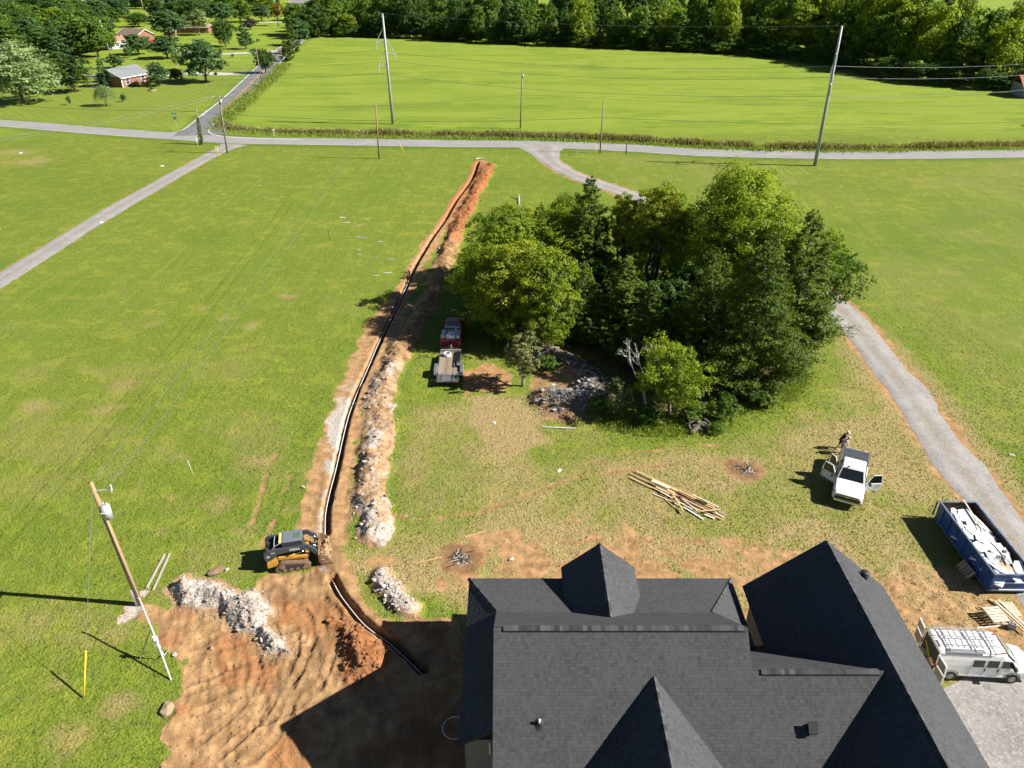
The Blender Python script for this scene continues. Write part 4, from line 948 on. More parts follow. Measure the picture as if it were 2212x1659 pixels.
PROTO = {}
def proto(k, gen, leafmat, bark='bark'):
    tr, cr, H, Rr = gen; tr.materials.append(M(bark)); cr.materials.append(M(leafmat)); PROTO[k] = (tr, cr, H, Rr)
NTREE = [0]
def tree(kind, name, label, pos, H, Rr, rz=None, group=None, cat='tree', tilt=(0, 0)):
    tr, cr, h0, r0 = PROTO[kind]; t = thing(name, label, cat, (pos[0], pos[1], pos[2] if len(pos) > 2 else 0), 0, group)
    NTREE[0] += 1
    t.rotation_euler = (tilt[0], tilt[1], (NTREE[0] * 2.399) % 6.28 if rz is None else rz); t.scale = (Rr / r0, Rr / r0, H / h0)
    for nm, me in (('trunk', tr), ('crown', cr)): o = bpy.data.objects.new(nm, me); COL.objects.link(o); o.parent = t
    return t
def tree_px(kind, name, label, x, yb, yt, wpx, group=None, cat='tree', rz=None, grow=1.0):
    p = G(x, yb); h = max(.5, ZAT(x, yt, p.y).z * grow); rr = wpx * 1.12 / 2 * DEP((p.x, p.y, h / 2)) / _F
    return tree(kind, name, label, p, h, max(rr, .3), rz, group, cat)

proto('big_yellow', broadleaf(21, 17, 5.6, .06, 32, 48000, .23, up=.5), 'leaf_bright')
proto('left_green', broadleaf(22, 12, 4.2, .03, 26, 34000, .205, up=.5), 'leaf_bright')
proto('left_yellow', broadleaf(23, 12, 4.0, .06, 25, 30000, .21, up=.5), 'leaf_yellow', 'bark_pale')
proto('slender', broadleaf(24, 13, 2.6, .34, 14, 13000, .20, stems=3, up=.5), 'leaf_yellow', 'bark')
proto('airy', broadleaf(25, 9, 3.0, .10, 17, 15000, .19, sparse=.2, stems=2, up=.5), 'leaf_bright', 'bark_pale')
proto('leaning', broadleaf(26, 8, 3.4, .35, 12, 6000, .22, sparse=.2, stems=3, lean=(3.6, 0)), 'leaf_mid', 'bark')
proto('bush', broadleaf(27, 6.5, 3.4, .10, 15, 17000, .18), 'leaf_bright', 'bark_pale')
proto('olive', broadleaf(28, 5.5, 1.8, .16, 12, 6000, .20, sag=.3), 'leaf_olive', 'bark_pale')
proto('pale_shrub', broadleaf(29, 4, 1.7, .08, 10, 4000, .24), 'leaf_pale', 'bark_pale')
proto('shrub', broadleaf(30, 2.2, 1.5, .03, 9, 3500, .17), 'leaf_mid')
proto('cedar_a', cedar(31, 14, 4.6, 52000, .24, .86, 850, .01), 'leaf_cedar'); proto('cedar_b', cedar(32, 12, 3.2, 36000, .23, .82, 620, .02), 'leaf_cedar'); proto('cedar_c', cedar(33, 11, 3.8, 36000, .24, .76, 620, .02), 'leaf_cedar')
proto('under', broadleaf(34, 7, 3.0, .06, 13, 9000, .26), 'leaf_dark')
for i in range(3): proto('far_dark%d' % i, broadleaf(41 + i, 13, 5, .03, 18, 5200, .62, up=.5), 'leaf_dark')
for i in range(3): proto('far_mid%d' % i, broadleaf(51 + i, 13, 5, .03, 18, 5200, .62, up=.5), 'leaf_mid')
for i in range(2): proto('far_bright%d' % i, broadleaf(61 + i, 13, 5, .04, 18, 5200, .60, up=.5), 'leaf_bright')
proto('far_cedar', cedar(71, 12, 3.4, 3600, .75, .6, 110), 'leaf_cedar'); proto('far_spruce', cedar(72, 14, 3.6, 4200, .70, .85, 130), 'leaf_blue')
proto('far_blue', broadleaf(73, 10, 4, .07, 18, 6500, .48, up=.5), 'leaf_blue'); proto('far_oval', cedar(74, 10, 3.2, 5200, .55, .45, 130, .14), 'leaf_blue')
proto('far_silver', broadleaf(75, 14, 7.5, .05, 24, 11000, .55, up=.5, sag=.25), 'leaf_silver'); proto('far_pale', broadleaf(76, 10, 4, .2, 14, 4200, .5), 'leaf_pale', 'bark_pale')
proto('far_gold', broadleaf(77, 10, 3, .2, 11, 2600, .5), 'leaf_gold'); proto('far_purple', broadleaf(78, 6, 3, .08, 11, 2600, .5), 'leaf_purple')
proto('far_willow', willow(79), 'leaf_pale'); proto('far_shrub', broadleaf(80, 2.5, 1.6, .03, 8, 1200, .3), 'leaf_blue')

# ---- the grove behind the house
gv = 'trees of the grove'
tree('big_yellow', 'broadleaf_tree', 'tallest tree of the grove, broad yellow-green crown', G(1575, 690), 17.0, 6.6, group=gv)
tree('left_green', 'broadleaf_tree', 'leafy green tree at the far left corner of the grove, beside the red spoil', G(1080, 660), 11.4, 4.9, group=gv)
tree('left_yellow', 'broadleaf_tree', 'yellow-tinged tree standing just right of the red truck', G(1115, 728), 10.8, 4.3, group=gv)
tree('airy', 'broadleaf_tree', 'airy tree with pale trunk in front of the left side of the grove', G(1185, 752), 11.2, 3.3, group=gv)
tree('olive', 'small_tree', 'small olive-coloured tree at the edge of the dirt beside the trailer', G(1128, 834), 5.6, 1.9, group=gv)
tree('cedar_b', 'cedar_tree', 'dark pointed cedar behind the left half of the grove', G(1262, 645), 14.0, 5.0, group=gv)
tree('cedar_c', 'cedar_tree', 'small grey-green cedar at the back left of the grove', G(1165, 590), 8.8, 2.4, group=gv)
tree('slender', 'slender_tree', 'slender tree with bare forked trunks in the middle of the grove', G(1405, 655), 14.0, 2.9, group=gv)
tree('slender', 'slender_tree', 'thin yellow-green tree between the pointed cedar and the forked trunks', G(1335, 640), 12.6, 2.2, group=gv)
tree('cedar_a', 'cedar_tree', 'broad dark cedar filling the front right of the grove', G(1610, 835), 14.6, 5.8, group=gv)
tree('cedar_c', 'cedar_tree', 'cedar in the front centre right, behind the bright bush', G(1510, 800), 12.2, 4.6, group=gv)
tree('cedar_b', 'cedar_tree', 'tall dark cedar on the right flank of the grove', G(1700, 745), 14.0, 5.0, group=gv)
tree('cedar_b', 'cedar_tree', 'dark cedar deep in the shade at the heart of the grove', G(1340, 745), 9.4, 3.6, group=gv)
tree('cedar_c', 'cedar_tree', 'shaded cedar left of the stone heap', G(1255, 735), 8.6, 3.2, group=gv)
tree('under', 'understory_tree', 'dark understory tree in the middle of the grove', G(1420, 745), 7.0, 3.4, group=gv)
tree('under', 'understory_tree', 'shaded understory tree behind the bright front bush', G(1470, 730), 8.0, 3.2, group=gv)
tree('under', 'understory_tree', 'leafy understory tree behind the stone heap', G(1310, 700), 6.5, 3.0, group=gv)
tree('leaning', 'leaning_tree', 'thin tree leaning out over the gravel driveway at the right end', G(1735, 722), 8.8, 3.3, rz=.25, group=gv)
tree('pale_shrub', 'small_tree', 'pale green sapling at the right edge beside the gravel driveway', G(1735, 762), 5.2, 1.9, group=gv)
tree('airy', 'small_tree', 'wispy grey-green tree peeking out at the back right of the grove', G(1765, 660), 9.6, 2.4, group=gv)
tree('bush', 'small_tree', 'bright green bushy tree in front of the grove beside the dead branches', G(1445, 893), 6.6, 3.2, group=gv)
tree('pale_shrub', 'small_tree', 'pale leafed sapling at the right end of the stone heap', G(1332, 893), 3.6, 1.1, group=gv)
for i, (x, y, h, rr, lb) in enumerate([(1560, 905, 2.0, 1.6, 'low shrub behind the stump pile'), (1640, 872, 1.6, 1.7, 'low shrub at the foot of the broad front cedar'), (1490, 905, 1.6, 1.5, 'low green shrub left of the stump pile'), (1400, 910, 1.2, 1.4, 'weedy shrub under the bright front bush'),
                                  (1295, 890, 1.5, 1.1, 'dark shrub at the near end of the stone heap'), (1545, 935, .9, .9, 'small shrub right of the stump pile'), (1185, 800, 1.5, 1.2, 'shrub at the back of the stone heap'), (1720, 790, 1.8, 1.5, 'shrub under the leaning tree')]):
    tree('shrub', 'shrub', lb, G(x, y), h, rr, group='shrubs along the edge of the grove', cat='shrub')
tree('left_green', 'broadleaf_tree', 'green tree tucked between the pointed cedar and the left trees', G(1190, 640), 10.5, 4.2, group=gv)
tree('left_yellow', 'broadleaf_tree', 'yellow-green tree left of the tallest tree', G(1465, 650), 11.5, 3.6, group=gv)
tree('cedar_c', 'cedar_tree', 'cedar under the right side of the tallest tree', G(1645, 690), 12.0, 4.2, group=gv)
tree('left_green', 'broadleaf_tree', 'leafy tree filling the back of the grove behind the slender trunks', G(1385, 585), 8.2, 4.0, group=gv)
tree('cedar_b', 'cedar_tree', 'cedar left of the bright front bush deep in shade', G(1395, 800), 8.6, 3.4, group=gv)
tree('under', 'understory_tree', 'understory tree at the left flank behind the olive tree', G(1215, 700), 6.4, 3.2, group=gv)
tree('left_green', 'broadleaf_tree', 'front left tree of the grove overhanging the red truck', G(1062, 712), 9.6, 3.9, group=gv)
tree('left_yellow', 'broadleaf_tree', 'yellowish tree at the back left corner of the grove', G(1110, 610), 10.0, 4.2, group=gv)
tree('left_green', 'broadleaf_tree', 'green tree filling the back edge of the grove right of the slender trunks', G(1420, 600), 11.6, 4.0, group=gv)
tree('left_green', 'broadleaf_tree', 'green tree at the back edge of the grove behind the pointed cedar', G(1235, 605), 11.2, 3.8, group=gv)
tree('bush', 'small_tree', 'leafy young tree at the grove edge between the red truck and the olive tree', G(1098, 745), 5.6, 2.7, group=gv)
tree('bush', 'small_tree', 'leafy young tree at the grove edge above the stone heap', G(1180, 762), 5.2, 2.3, group=gv)
# dead tree
dt = thing('dead_tree', 'bare grey dead tree in front of the grove', 'tree', G(1395, 885)); r_ = np.random.default_rng(5)
MB().tube(wiggle((0, 0, -.1), (-.5, .2, 3.0), r_, 4, .03), [.12, .1, .09, .07], 6).build('trunk', 'dead_wood', dt, smooth=True)
def twig(mb, a, d, L, rad, depth):
    b = a + d * L; mb.tube(wiggle(a, b, r_, 3, .06), [rad, rad * .8, rad * .55], 4, cap=False)
    if depth:
        for _ in range(3): nd = Vector(d) + Vector(r_.normal(0, .45, 3)); nd.z += .12; twig(mb, b, nd.normalized(), L * r_.uniform(.5, .75), rad * .5, depth - 1)
for d in ((-.55, 0, .75), (.15, .1, 1.0), (-.25, -.1, .95)): mb = MB(); twig(mb, Vector((-.45, .18, 2.7)), Vector(d).normalized(), 1.7, .07, 3); mb.build('branch', 'dead_wood', dt, smooth=True)

# ---- tree line across the top
TL = GP([(668, 80), (760, 80), (900, 83), (1030, 92), (1180, 99), (1350, 106), (1500, 113), (1640, 122), (1760, 138), (1860, 158), (1960, 178), (2060, 188), (2160, 196), (2300, 200)])
ln = smooth_line(TL, 1.0); rt = random.Random(9); far_n = 0
kinds_l = ['far_dark0', 'far_mid0', 'far_mid2', 'far_bright1', 'far_dark1', 'far_cedar', 'far_mid1', 'far_dark2']; kinds_r = ['far_bright0', 'far_bright1', 'far_mid2', 'far_bright1', 'far_mid0', 'far_bright0', 'far_mid1']
ordw = ['first', 'second', 'third', 'fourth', 'fifth', 'sixth', 'seventh', 'eighth', 'ninth', 'tenth'] + ['%dth' % i for i in range(11, 90)]; fr = 0
for row, (off, n, hs) in enumerate([(4, 44, 1.0), (13, 38, 1.12), (26, 36, 1.2), (46, 34, 1.3), (75, 34, 1.35), (115, 34, 1.4)]):
    for k in range(n):
        p = Vector(ln[int((k + rt.uniform(.1, .9)) / n * (len(ln) - 1))]); q = Vector((p.x, p.y)) + Vector((p.x * .10, off + rt.uniform(-2.5, 2.5)))
        right = q.x > 60; kd = rt.choice(kinds_r if right and rt.random() < .85 else kinds_l)
        h = rt.uniform(9, 18.5) * hs * (1.0 if not right else 1.22); u = 1106 + q.x / DEP((q.x, q.y, h)) * _F
        if not -50 < u < 2330: continue
        nmx = 'cedar_tree' if 'cedar' in kd else 'broadleaf_tree'
        tone = {'far_d': 'dark', 'far_m': 'mid green', 'far_b': 'yellow-green', 'far_c': 'pointed dark'}[kd[:5]]
        side = 'left half of the' if u < 900 else ('middle of the' if u < 1600 else 'right end of the')
        rw = ['in the front row', 'in the second row', 'deeper', 'deeper', 'far back', 'far back'][row]
        lab = '%s tree %s, %s wood beyond the far field' % (tone, rw, side)
        if row == 0: lab = '%s tree of the front row of the wood, %s from its left end' % (tone, ordw[fr]); fr += 1
        tree(kd, nmx, lab, (q.x, q.y, 0), h, rt.uniform(4.4, 6.6) * (1 if 'cedar' not in kd else .7), group='%s trees %s in the %s wood' % (tone, rw, side)); far_n += 1
# undergrowth along the foot of the wood
bn_ = -1
for k in range(70):
    bn_ += 1
    p = ln[int((k + .5) / 70 * (len(ln) - 1))]; q = (p[0], p[1] + rt.uniform(-1, 3), 0)
    u = 1106 + q[0] / DEP(q) * _F
    if u < 2250: tree(rt.choice(['far_dark0', 'far_mid1', 'far_dark2']), 'undergrowth_bush', 'low bush at the foot of the wood, %s from its left end' % ordw[bn_], q, rt.uniform(3.5, 7.0), rt.uniform(3.2, 4.8), group='bushes at the foot of the wood', cat='bush')

# ---- neighbourhood at the upper left: (kind, name, label, x, base, top, width)
NB = [('far_silver', 'silver_maple', 'huge silvery green tree at the left edge of the photo', 52, 224, 92, 150), ('far_dark0', 'broadleaf_tree', 'round dark tree left of the brick house', 162, 199, 118, 84), ('far_spruce', 'conifer', 'narrow dark conifer in front of the brick house', 228, 188, 118, 34),
      ('far_willow', 'willow_tree', 'small weeping willow on the striped lawn', 231, 229, 183, 46), ('far_shrub', 'shrub', 'small bush right of the weeping willow', 268, 220, 203, 13), ('far_shrub', 'shrub', 'faint sapling left of the weeping willow', 151, 227, 206, 10),
      ('far_spruce', 'spruce_tree', 'large spruce in the dark cluster above the round dark tree', 132, 132, 42, 56), ('far_blue', 'broadleaf_tree', 'wide blue-green tree right of the large spruce', 172, 122, 45, 66), ('far_dark1', 'broadleaf_tree', 'dark tree left of the large spruce', 100, 128, 58, 56), ('far_mid0', 'broadleaf_tree', 'green tree behind the leaning light pole', 205, 112, 48, 46), ('far_mid1', 'broadleaf_tree', 'green tree beside the orange roofed house', 242, 108, 72, 28),
      ('far_dark2', 'broadleaf_tree', 'dark tree at the left edge above the silvery tree', 30, 112, 45, 64), ('far_mid2', 'broadleaf_tree', 'green tree near the top left corner', 30, 62, 2, 70), ('far_mid0', 'broadleaf_tree', 'green tree below the pale gable at the top', 85, 64, 8, 60), ('far_bright0', 'broadleaf_tree', 'yellowish tree right of the pale gable', 125, 62, 14, 50), ('far_purple', 'broadleaf_tree', 'brownish bush between the left clusters', 92, 62, 34, 48),
      ('far_dark0', 'broadleaf_tree', 'dark tree above the orange roof', 200, 66, 18, 50), ('far_blue', 'broadleaf_tree', 'blue-green tree right above the orange roof', 228, 76, 30, 44), ('far_mid1', 'broadleaf_tree', 'mid green tree at the top, left of the upper light pole', 255, 46, -4, 44), ('far_bright1', 'broadleaf_tree', 'light green tree at the top between two dark ones', 190, 30, -14, 46), ('far_dark1', 'broadleaf_tree', 'long dark hedge tree below the upper light pole', 300, 58, 26, 46),
      ('far_blue', 'broadleaf_tree', 'small spreading tree in front of the brown gable', 300, 118, 70, 58), ('far_shrub', 'small_tree', 'small sparse tree left of the spreading tree', 281, 125, 98, 24), ('far_blue', 'broadleaf_tree', 'round tree right of the red umbrella', 362, 126, 74, 66), ('far_blue', 'broadleaf_tree', 'tall blue-green tree in the centre of the lots', 368, 84, 16, 74), ('far_dark2', 'broadleaf_tree', 'dark tree left of the white caravan', 340, 40, -6, 48), ('far_shrub', 'bush', 'dark round bush behind the brick house', 249, 148, 118, 46),
      ('far_blue', 'small_tree', 'small round tree right of the brick house', 345, 186, 130, 42), ('far_dark0', 'bush', 'dark rounded bush right of the small round tree', 383, 174, 147, 32), ('far_pale', 'small_tree', 'thin pale tree above the dark rounded bush', 383, 150, 107, 20), ('far_blue', 'broadleaf_tree', 'large leafy tree beside the house driveway', 446, 178, 77, 86),
      ('far_dark1', 'broadleaf_tree', 'tall dark tree on the upper lawn', 488, 101, 38, 48), ('far_oval', 'oval_tree', 'neat oval tree on the upper lawn', 532, 106, 47, 34), ('far_pale', 'broadleaf_tree', 'pale yellow-green tree on the upper lawn', 432, 76, 22, 52), ('far_purple', 'broadleaf_tree', 'purple leafed tree behind the oval tree', 541, 64, 38, 28), ('far_gold', 'broadleaf_tree', 'golden autumn coloured tree near the top', 602, 56, 2, 32),
      ('far_dark2', 'broadleaf_tree', 'small dark tree at the roadside pole', 574, 158, 101, 44), ('far_cedar', 'cedar_tree', 'first cedar of the hedgerow beside the side road', 620, 132, 84, 32), ('far_cedar', 'cedar_tree', 'second cedar of the hedgerow beside the side road', 634, 116, 55, 36), ('far_blue', 'broadleaf_tree', 'bluish tree in the hedgerow beside the side road', 648, 98, 34, 44), ('far_dark0', 'broadleaf_tree', 'dark tree where the hedgerow meets the wood', 668, 84, 14, 50), ('far_dark1', 'broadleaf_tree', 'dark tree at the corner of the wood', 690, 82, 6, 54),
      ('far_blue', 'broadleaf_tree', 'tree at the top above the tall dark tree', 480, 52, 0, 56), ('far_mid2', 'broadleaf_tree', 'tree at the top above the oval tree', 520, 48, -4, 54), ('far_blue', 'broadleaf_tree', 'tree at the top left of the golden tree', 566, 46, 4, 44), ('far_mid1', 'broadleaf_tree', 'tree at the top above the pale tree', 440, 34, -10, 44), ('far_bright1', 'broadleaf_tree', 'yellow-green tree at the top beside the upper pole', 575, 30, -12, 40), ('far_blue', 'broadleaf_tree', 'tree at the top right of the golden tree', 636, 44, 4, 46),
      ('far_shrub', 'shrub', 'small shrub on the lawn between the two driveways', 503, 124, 116, 8), ('far_shrub', 'shrub', 'small shrub on the upper lawn right of the oval tree', 557, 91, 83, 8), ('far_shrub', 'bush', 'low hedge bush at the mouth of the far driveway', 551, 113, 105, 20), ('far_shrub', 'shrub', 'shrubs along the wall of the brick house', 292, 186, 177, 24), ('far_shrub', 'shrub', 'bush at the right corner of the brick house', 324, 181, 166, 22)]
rx = random.Random(77)
for i, (x0, x1, y0, y1, n) in enumerate([(-20, 75, 55, 118, 8), (80, 225, 62, 128, 12), (60, 260, 30, 62, 12), (330, 470, 20, 60, 9), (-20, 240, 14, 34, 10)]):
    for k in range(n):
        x = rx.uniform(x0, x1); yb = rx.uniform(y0, y1); hpx = 36 + (yb / 128) * 52
        tree_px(rx.choice(['far_dark0', 'far_dark1', 'far_blue', 'far_mid0', 'far_mid2', 'far_blue']), 'broadleaf_tree', ['tree in the dark cluster at the left edge', 'tree in the dark cluster behind the round dark tree', 'tree in the band below the pale gable', 'tree in the cluster around the tall blue-green tree', 'tree in the band along the top left'][i], x, yb, yb - hpx * rx.uniform(.8, 1.1), hpx * rx.uniform(.75, 1.1), group='clustered trees of the far lots %d' % (i + 1))
for row in NB: tree_px(row[0], row[1], row[2], *row[3:], cat='bush' if row[1] in ('bush', 'shrub') else 'tree', group='trees and bushes of the far lots')
for i in range(60):
    x = rt.uniform(-40, 700); yb = rt.uniform(-8, 22); h = rt.uniform(28, 44)
    tree_px(rt.choice(['far_mid0', 'far_mid1', 'far_dark1', 'far_blue', 'far_bright0']), 'broadleaf_tree', 'tree in the hazy band along the top edge left of the wood', x, yb, yb - h, rt.uniform(30, 46), group='distant trees along the top left edge')
tree('far_mid1', 'broadleaf_tree', 'tree just outside the right edge whose shadow lies on the far field', G(2330, 275), 9, 4.0, group='trees by the barn')
tree('far_dark1', 'broadleaf_tree', 'dark tree behind the rusty barn roof', G(2235, 192), 11, 4.5, group='trees by the barn')
print('far trees', far_n)

# ---- rank weeds along the roads
def weeds(name, label, L, width, n, h0, h1, mat, seed, wd=.05):
    r = np.random.default_rng(seed); S = np.array(L); seg = np.hypot(*(S[1:] - S[:-1]).T); cum = np.concatenate([[0], np.cumsum(seg)])
    s_ = r.uniform(0, cum[-1], n); clump = fbm(s_, np.zeros(n), 5, 3, seed); k = clump + r.uniform(-.28, .28, n) > .34; s_ = s_[k]; n = len(s_); clump = clump[k]
    i = np.clip(np.searchsorted(cum, s_) - 1, 0, len(seg) - 1); t = (s_ - cum[i]) / seg[i]; P = S[i] + (S[i + 1] - S[i]) * t[:, None] + r.normal(0, width / 2, (n, 2))
    h = r.uniform(h0, h1, n) * (.55 + clump * .9); a = r.uniform(0, 2 * PI, n); ln_ = h * r.uniform(.1, .55, n); w = wd * r.uniform(.6, 1.6, n)
    dx, dy = np.cos(a), np.sin(a); z0 = np.zeros(n)
    V = np.stack([np.stack([P[:, 0] - dy * w * .5, P[:, 1] + dx * w * .5, z0], 1), np.stack([P[:, 0] + dy * w * .5, P[:, 1] - dx * w * .5, z0], 1),
                  np.stack([P[:, 0] + dy * w + dx * ln_ * .6, P[:, 1] - dx * w + dy * ln_ * .6, h * .7], 1), np.stack([P[:, 0] + dx * ln_, P[:, 1] + dy * ln_, h], 1)], 1).reshape(-1, 3)
    me = mesh_np(name, V, np.arange(len(V)).reshape(-1, 4)); at = me.attributes.new('tone', 'FLOAT', 'POINT'); at.data.foreach_set('value', np.repeat(r.normal(.4, .15, n), 4).astype(np.float32))
    return stuff(link(name, me, mat), label, 'weeds')
VG = smooth_line(GP([(470, 272), (520, 280), (600, 284), (700, 287), (850, 290), (1000, 292), (1200, 297), (1350, 302), (1500, 311), (1700, 319), (1900, 320), (2100, 316), (2212, 314), (2400, 308)]), 4)
weeds('roadside_weeds', 'brown-green strip of tall weeds between the main road and the far field', VG, 1.5, 24000, .4, 1.1, 'weed_brown', 3, .10)
weeds('roadside_weeds', 'green grass verge in front of the brown weed strip', off_line(VG, -2.6), 2.0, 12000, .2, .5, 'weed_green', 4, .09)
weeds('roadside_weeds', 'yellow-green weeds along the right side of the side road', smooth_line(GP([(470, 268), (500, 245), (530, 218), (560, 192), (590, 166), (612, 140)]), 3), 2.4, 13000, .25, .8, 'weed_green', 5, .10)
weeds('undergrowth', 'rank grass along the front edge of the grove', smooth_line(GP([(1290, 905), (1380, 925), (1470, 930), (1540, 925), (1600, 895), (1680, 875), (1735, 810)]), 2), 1.4, 9000, .08, .38, 'weed_green', 6, .04)
weeds('undergrowth', 'rough grass around the left side of the grove', smooth_line(GP([(1020, 560), (1030, 640), (1060, 720), (1120, 780), (1160, 800)]), 2), 1.6, 5000, .2, .5, 'weed_green', 7, .05)
# ================================================================== STONES, RUBBLE, CLODS
def stone_mat(name, a, b_, seed):
    m, n, l, b = new_mat(name); oi = n.new('ShaderNodeObjectInfo'); tc = n.new('ShaderNodeTexCoord'); nz = n.new('ShaderNodeTexNoise'); nz.inputs['Scale'].default_value = 4; nz.inputs['Detail'].default_value = 5; l.new(tc.outputs['Object'], nz.inputs['Vector'])
    s = n.new('ShaderNodeMath'); s.operation = 'MULTIPLY_ADD'; s.inputs[1].default_value = .5; l.new(nz.outputs['Fac'], s.inputs[0])
    s0 = n.new('ShaderNodeMath'); s0.operation = 'MULTIPLY'; s0.inputs[1].default_value = .6; l.new(oi.outputs['Random'], s0.inputs[0]); l.new(s0.outputs[0], s.inputs[2])
    r = n.new('ShaderNodeValToRGB'); r.color_ramp.elements[0].position = .2; r.color_ramp.elements[1].position = .95; r.color_ramp.elements[0].color = a + (1,); r.color_ramp.elements[1].color = b_ + (1,); l.new(s.outputs[0], r.inputs[0]); l.new(r.outputs[0], b.inputs['Base Color']); b.inputs['Roughness'].default_value = .95
    return m
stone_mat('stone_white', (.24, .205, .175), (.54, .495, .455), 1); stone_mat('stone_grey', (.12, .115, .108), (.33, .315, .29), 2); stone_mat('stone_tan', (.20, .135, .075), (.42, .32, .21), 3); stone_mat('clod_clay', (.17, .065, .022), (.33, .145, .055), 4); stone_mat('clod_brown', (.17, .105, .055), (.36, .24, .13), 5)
stone_mat('limestone', (.24, .20, .14), (.46, .42, .36), 6)
def rock_mesh(seed, mat, flat=.6):
    bm = bmesh.new(); bmesh.ops.create_icosphere(bm, subdivisions=1, radius=.5); r = random.Random(seed)
    for v in bm.verts: v.co = Vector((v.co.x * r.uniform(.75, 1.25), v.co.y * r.uniform(.55, 1.05), v.co.z * r.uniform(.6, 1.1) * flat))
    me = bpy.data.meshes.new('stone'); bm.to_mesh(me); bm.free(); me.materials.append(M(mat)); return me
ROCKS = {k: [rock_mesh(i * 7 + hash_, k, fl) for i in range(5)] for hash_, (k, fl) in enumerate((('stone_white', .6), ('stone_grey', .35), ('stone_tan', .55), ('clod_clay', .7), ('clod_brown', .7), ('limestone', .25)))}
def scatter_parts(parent, nm, spots, kinds, smin, smax, seed):
    """single stones as parts"""
    r = random.Random(seed); X = np.array([s[0] for s in spots]); Y = np.array([s[1] for s in spots]); Z = ground_z(X, Y); o0 = parent.matrix_basis.translation
    for x, y, z in zip(X, Y, Z):
        k = kinds(x, y, r) if callable(kinds) else kinds
        o = bpy.data.objects.new(nm, r.choice(ROCKS[k])); COL.objects.link(o); o.parent = parent
        s = smin * (smax / smin) ** (r.random() ** 2.0); o.location = Vector((x, y, z + s * .14)) - o0; o.scale = (s, s, s); o.rotation_euler = (r.uniform(-.4, .4), r.uniform(-.4, .4), r.uniform(0, 6.28))
def rubble_stuff(parent, nm, spots, mat, smin, smax, seed):
    """the small stones between them, one mesh"""
    r = np.random.default_rng(seed); X = np.array([s[0] for s in spots]); Y = np.array([s[1] for s in spots]); Z = ground_z(X, Y); n = len(X); o0 = parent.matrix_basis.translation
    base = np.array([(0, 0, .5), (.5, 0, 0), (0, .5, 0), (-.5, 0, 0), (0, -.5, 0), (0, 0, -.5)]); fc = np.array([(0, 1, 2), (0, 2, 3), (0, 3, 4), (0, 4, 1), (5, 2, 1), (5, 3, 2), (5, 4, 3), (5, 1, 4)])
    s = (smin + (smax - smin) * r.uniform(0, 1, n) ** 2)[:, None, None]; V = base[None] * s * r.uniform(.6, 1.3, (n, 6, 1)); a = r.uniform(0, 6.28, n); c_, s_ = np.cos(a), np.sin(a)
    V = np.stack([V[..., 0] * c_[:, None] - V[..., 1] * s_[:, None], V[..., 0] * s_[:, None] + V[..., 1] * c_[:, None], V[..., 2] * .7], -1) + np.stack([X - o0.x, Y - o0.y, Z - o0.z], 1)[:, None]
    F_ = (fc[None] + (np.arange(n) * 6)[:, None, None]).reshape(-1, 3); o = link(nm, mesh_np(nm, V.reshape(-1, 3), F_), mat, parent); o['kind'] = 'stuff'; return o
def in_poly(poly, n, seed, grow=0.0):
    r = np.random.default_rng(seed); xs = [p[0] for p in poly]; ys = [p[1] for p in poly]; out = []
    while len(out) < n:
        x = r.uniform(min(xs) - grow, max(xs) + grow, n * 2); y = r.uniform(min(ys) - grow, max(ys) + grow, n * 2); k = poly_sd(x, y, poly) < grow * r.uniform(0, 1, n * 2); out += list(zip(x[k], y[k]))
    return out[:n]
def near_line(L, w, n, seed, t0=0.0, t1=1.0):
    r = np.random.default_rng(seed); S = np.array(L); seg = np.hypot(*(S[1:] - S[:-1]).T); cum = np.concatenate([[0], np.cumsum(seg)]); s = cum[-1] * r.uniform(t0, t1, n); i = np.clip(np.searchsorted(cum, s) - 1, 0, len(seg) - 1)
    P = S[i] + (S[i + 1] - S[i]) * ((s - cum[i]) / seg[i])[:, None] + r.normal(0, w / 2, (n, 2)); return [tuple(p) for p in P]
cr = Vector(G(490, 1325)); rp = thing('rubble_pile', 'long ridge of broken white limestone on the bare earth beside the wooden pole', 'rubble pile', cr)
scatter_parts(rp, 'stone', in_poly(RUBBLE, 230, 1, .1), lambda x, y, r: r.choice(('stone_white', 'stone_white', 'stone_tan')), .09, .36, 1); rubble_stuff(rp, 'small_stones', in_poly(RUBBLE, 3600, 2, .6), 'stone_white', .03, .13, 2)
sp = thing('rubble_pile', 'small heap of grey-white stones between the loader and the house', 'rubble pile', G(852, 1285))
scatter_parts(sp, 'stone', near_line(SMALLPILE, .85, 120, 3), 'stone_white', .10, .40, 3); rubble_stuff(sp, 'small_stones', near_line(SMALLPILE, 1.0, 700, 4), 'stone_white', .03, .11, 4)
ch = thing('clay_heap', 'heap of orange clay clods beside the trench near the house', 'clay heap', G(790, 1420))
scatter_parts(ch, 'clod', in_poly(CLAYHEAP, 120, 5, .1), 'clod_clay', .12, .40, 5); rubble_stuff(ch, 'small_clods', in_poly(CLAYHEAP, 900, 6, .3), 'clod_clay', .04, .14, 6)
bk = thing('spoil_bank', 'long bank of dug earth and stones running beside the trench', 'spoil bank', G(815, 1000))
def bank_kind(x, y, r):
    if y > 100: return 'clod_clay'
    if y > 62: return r.choice(('clod_brown', 'clod_brown', 'stone_tan'))
    return r.choice(('stone_white', 'stone_white', 'stone_tan', 'clod_brown'))
scatter_parts(bk, 'stone', near_line(SPOIL, 1.5, 210, 7, .60, 1.0) + near_line(SPOIL, 1.4, 85, 8, 0, .6), bank_kind, .12, .46, 7)
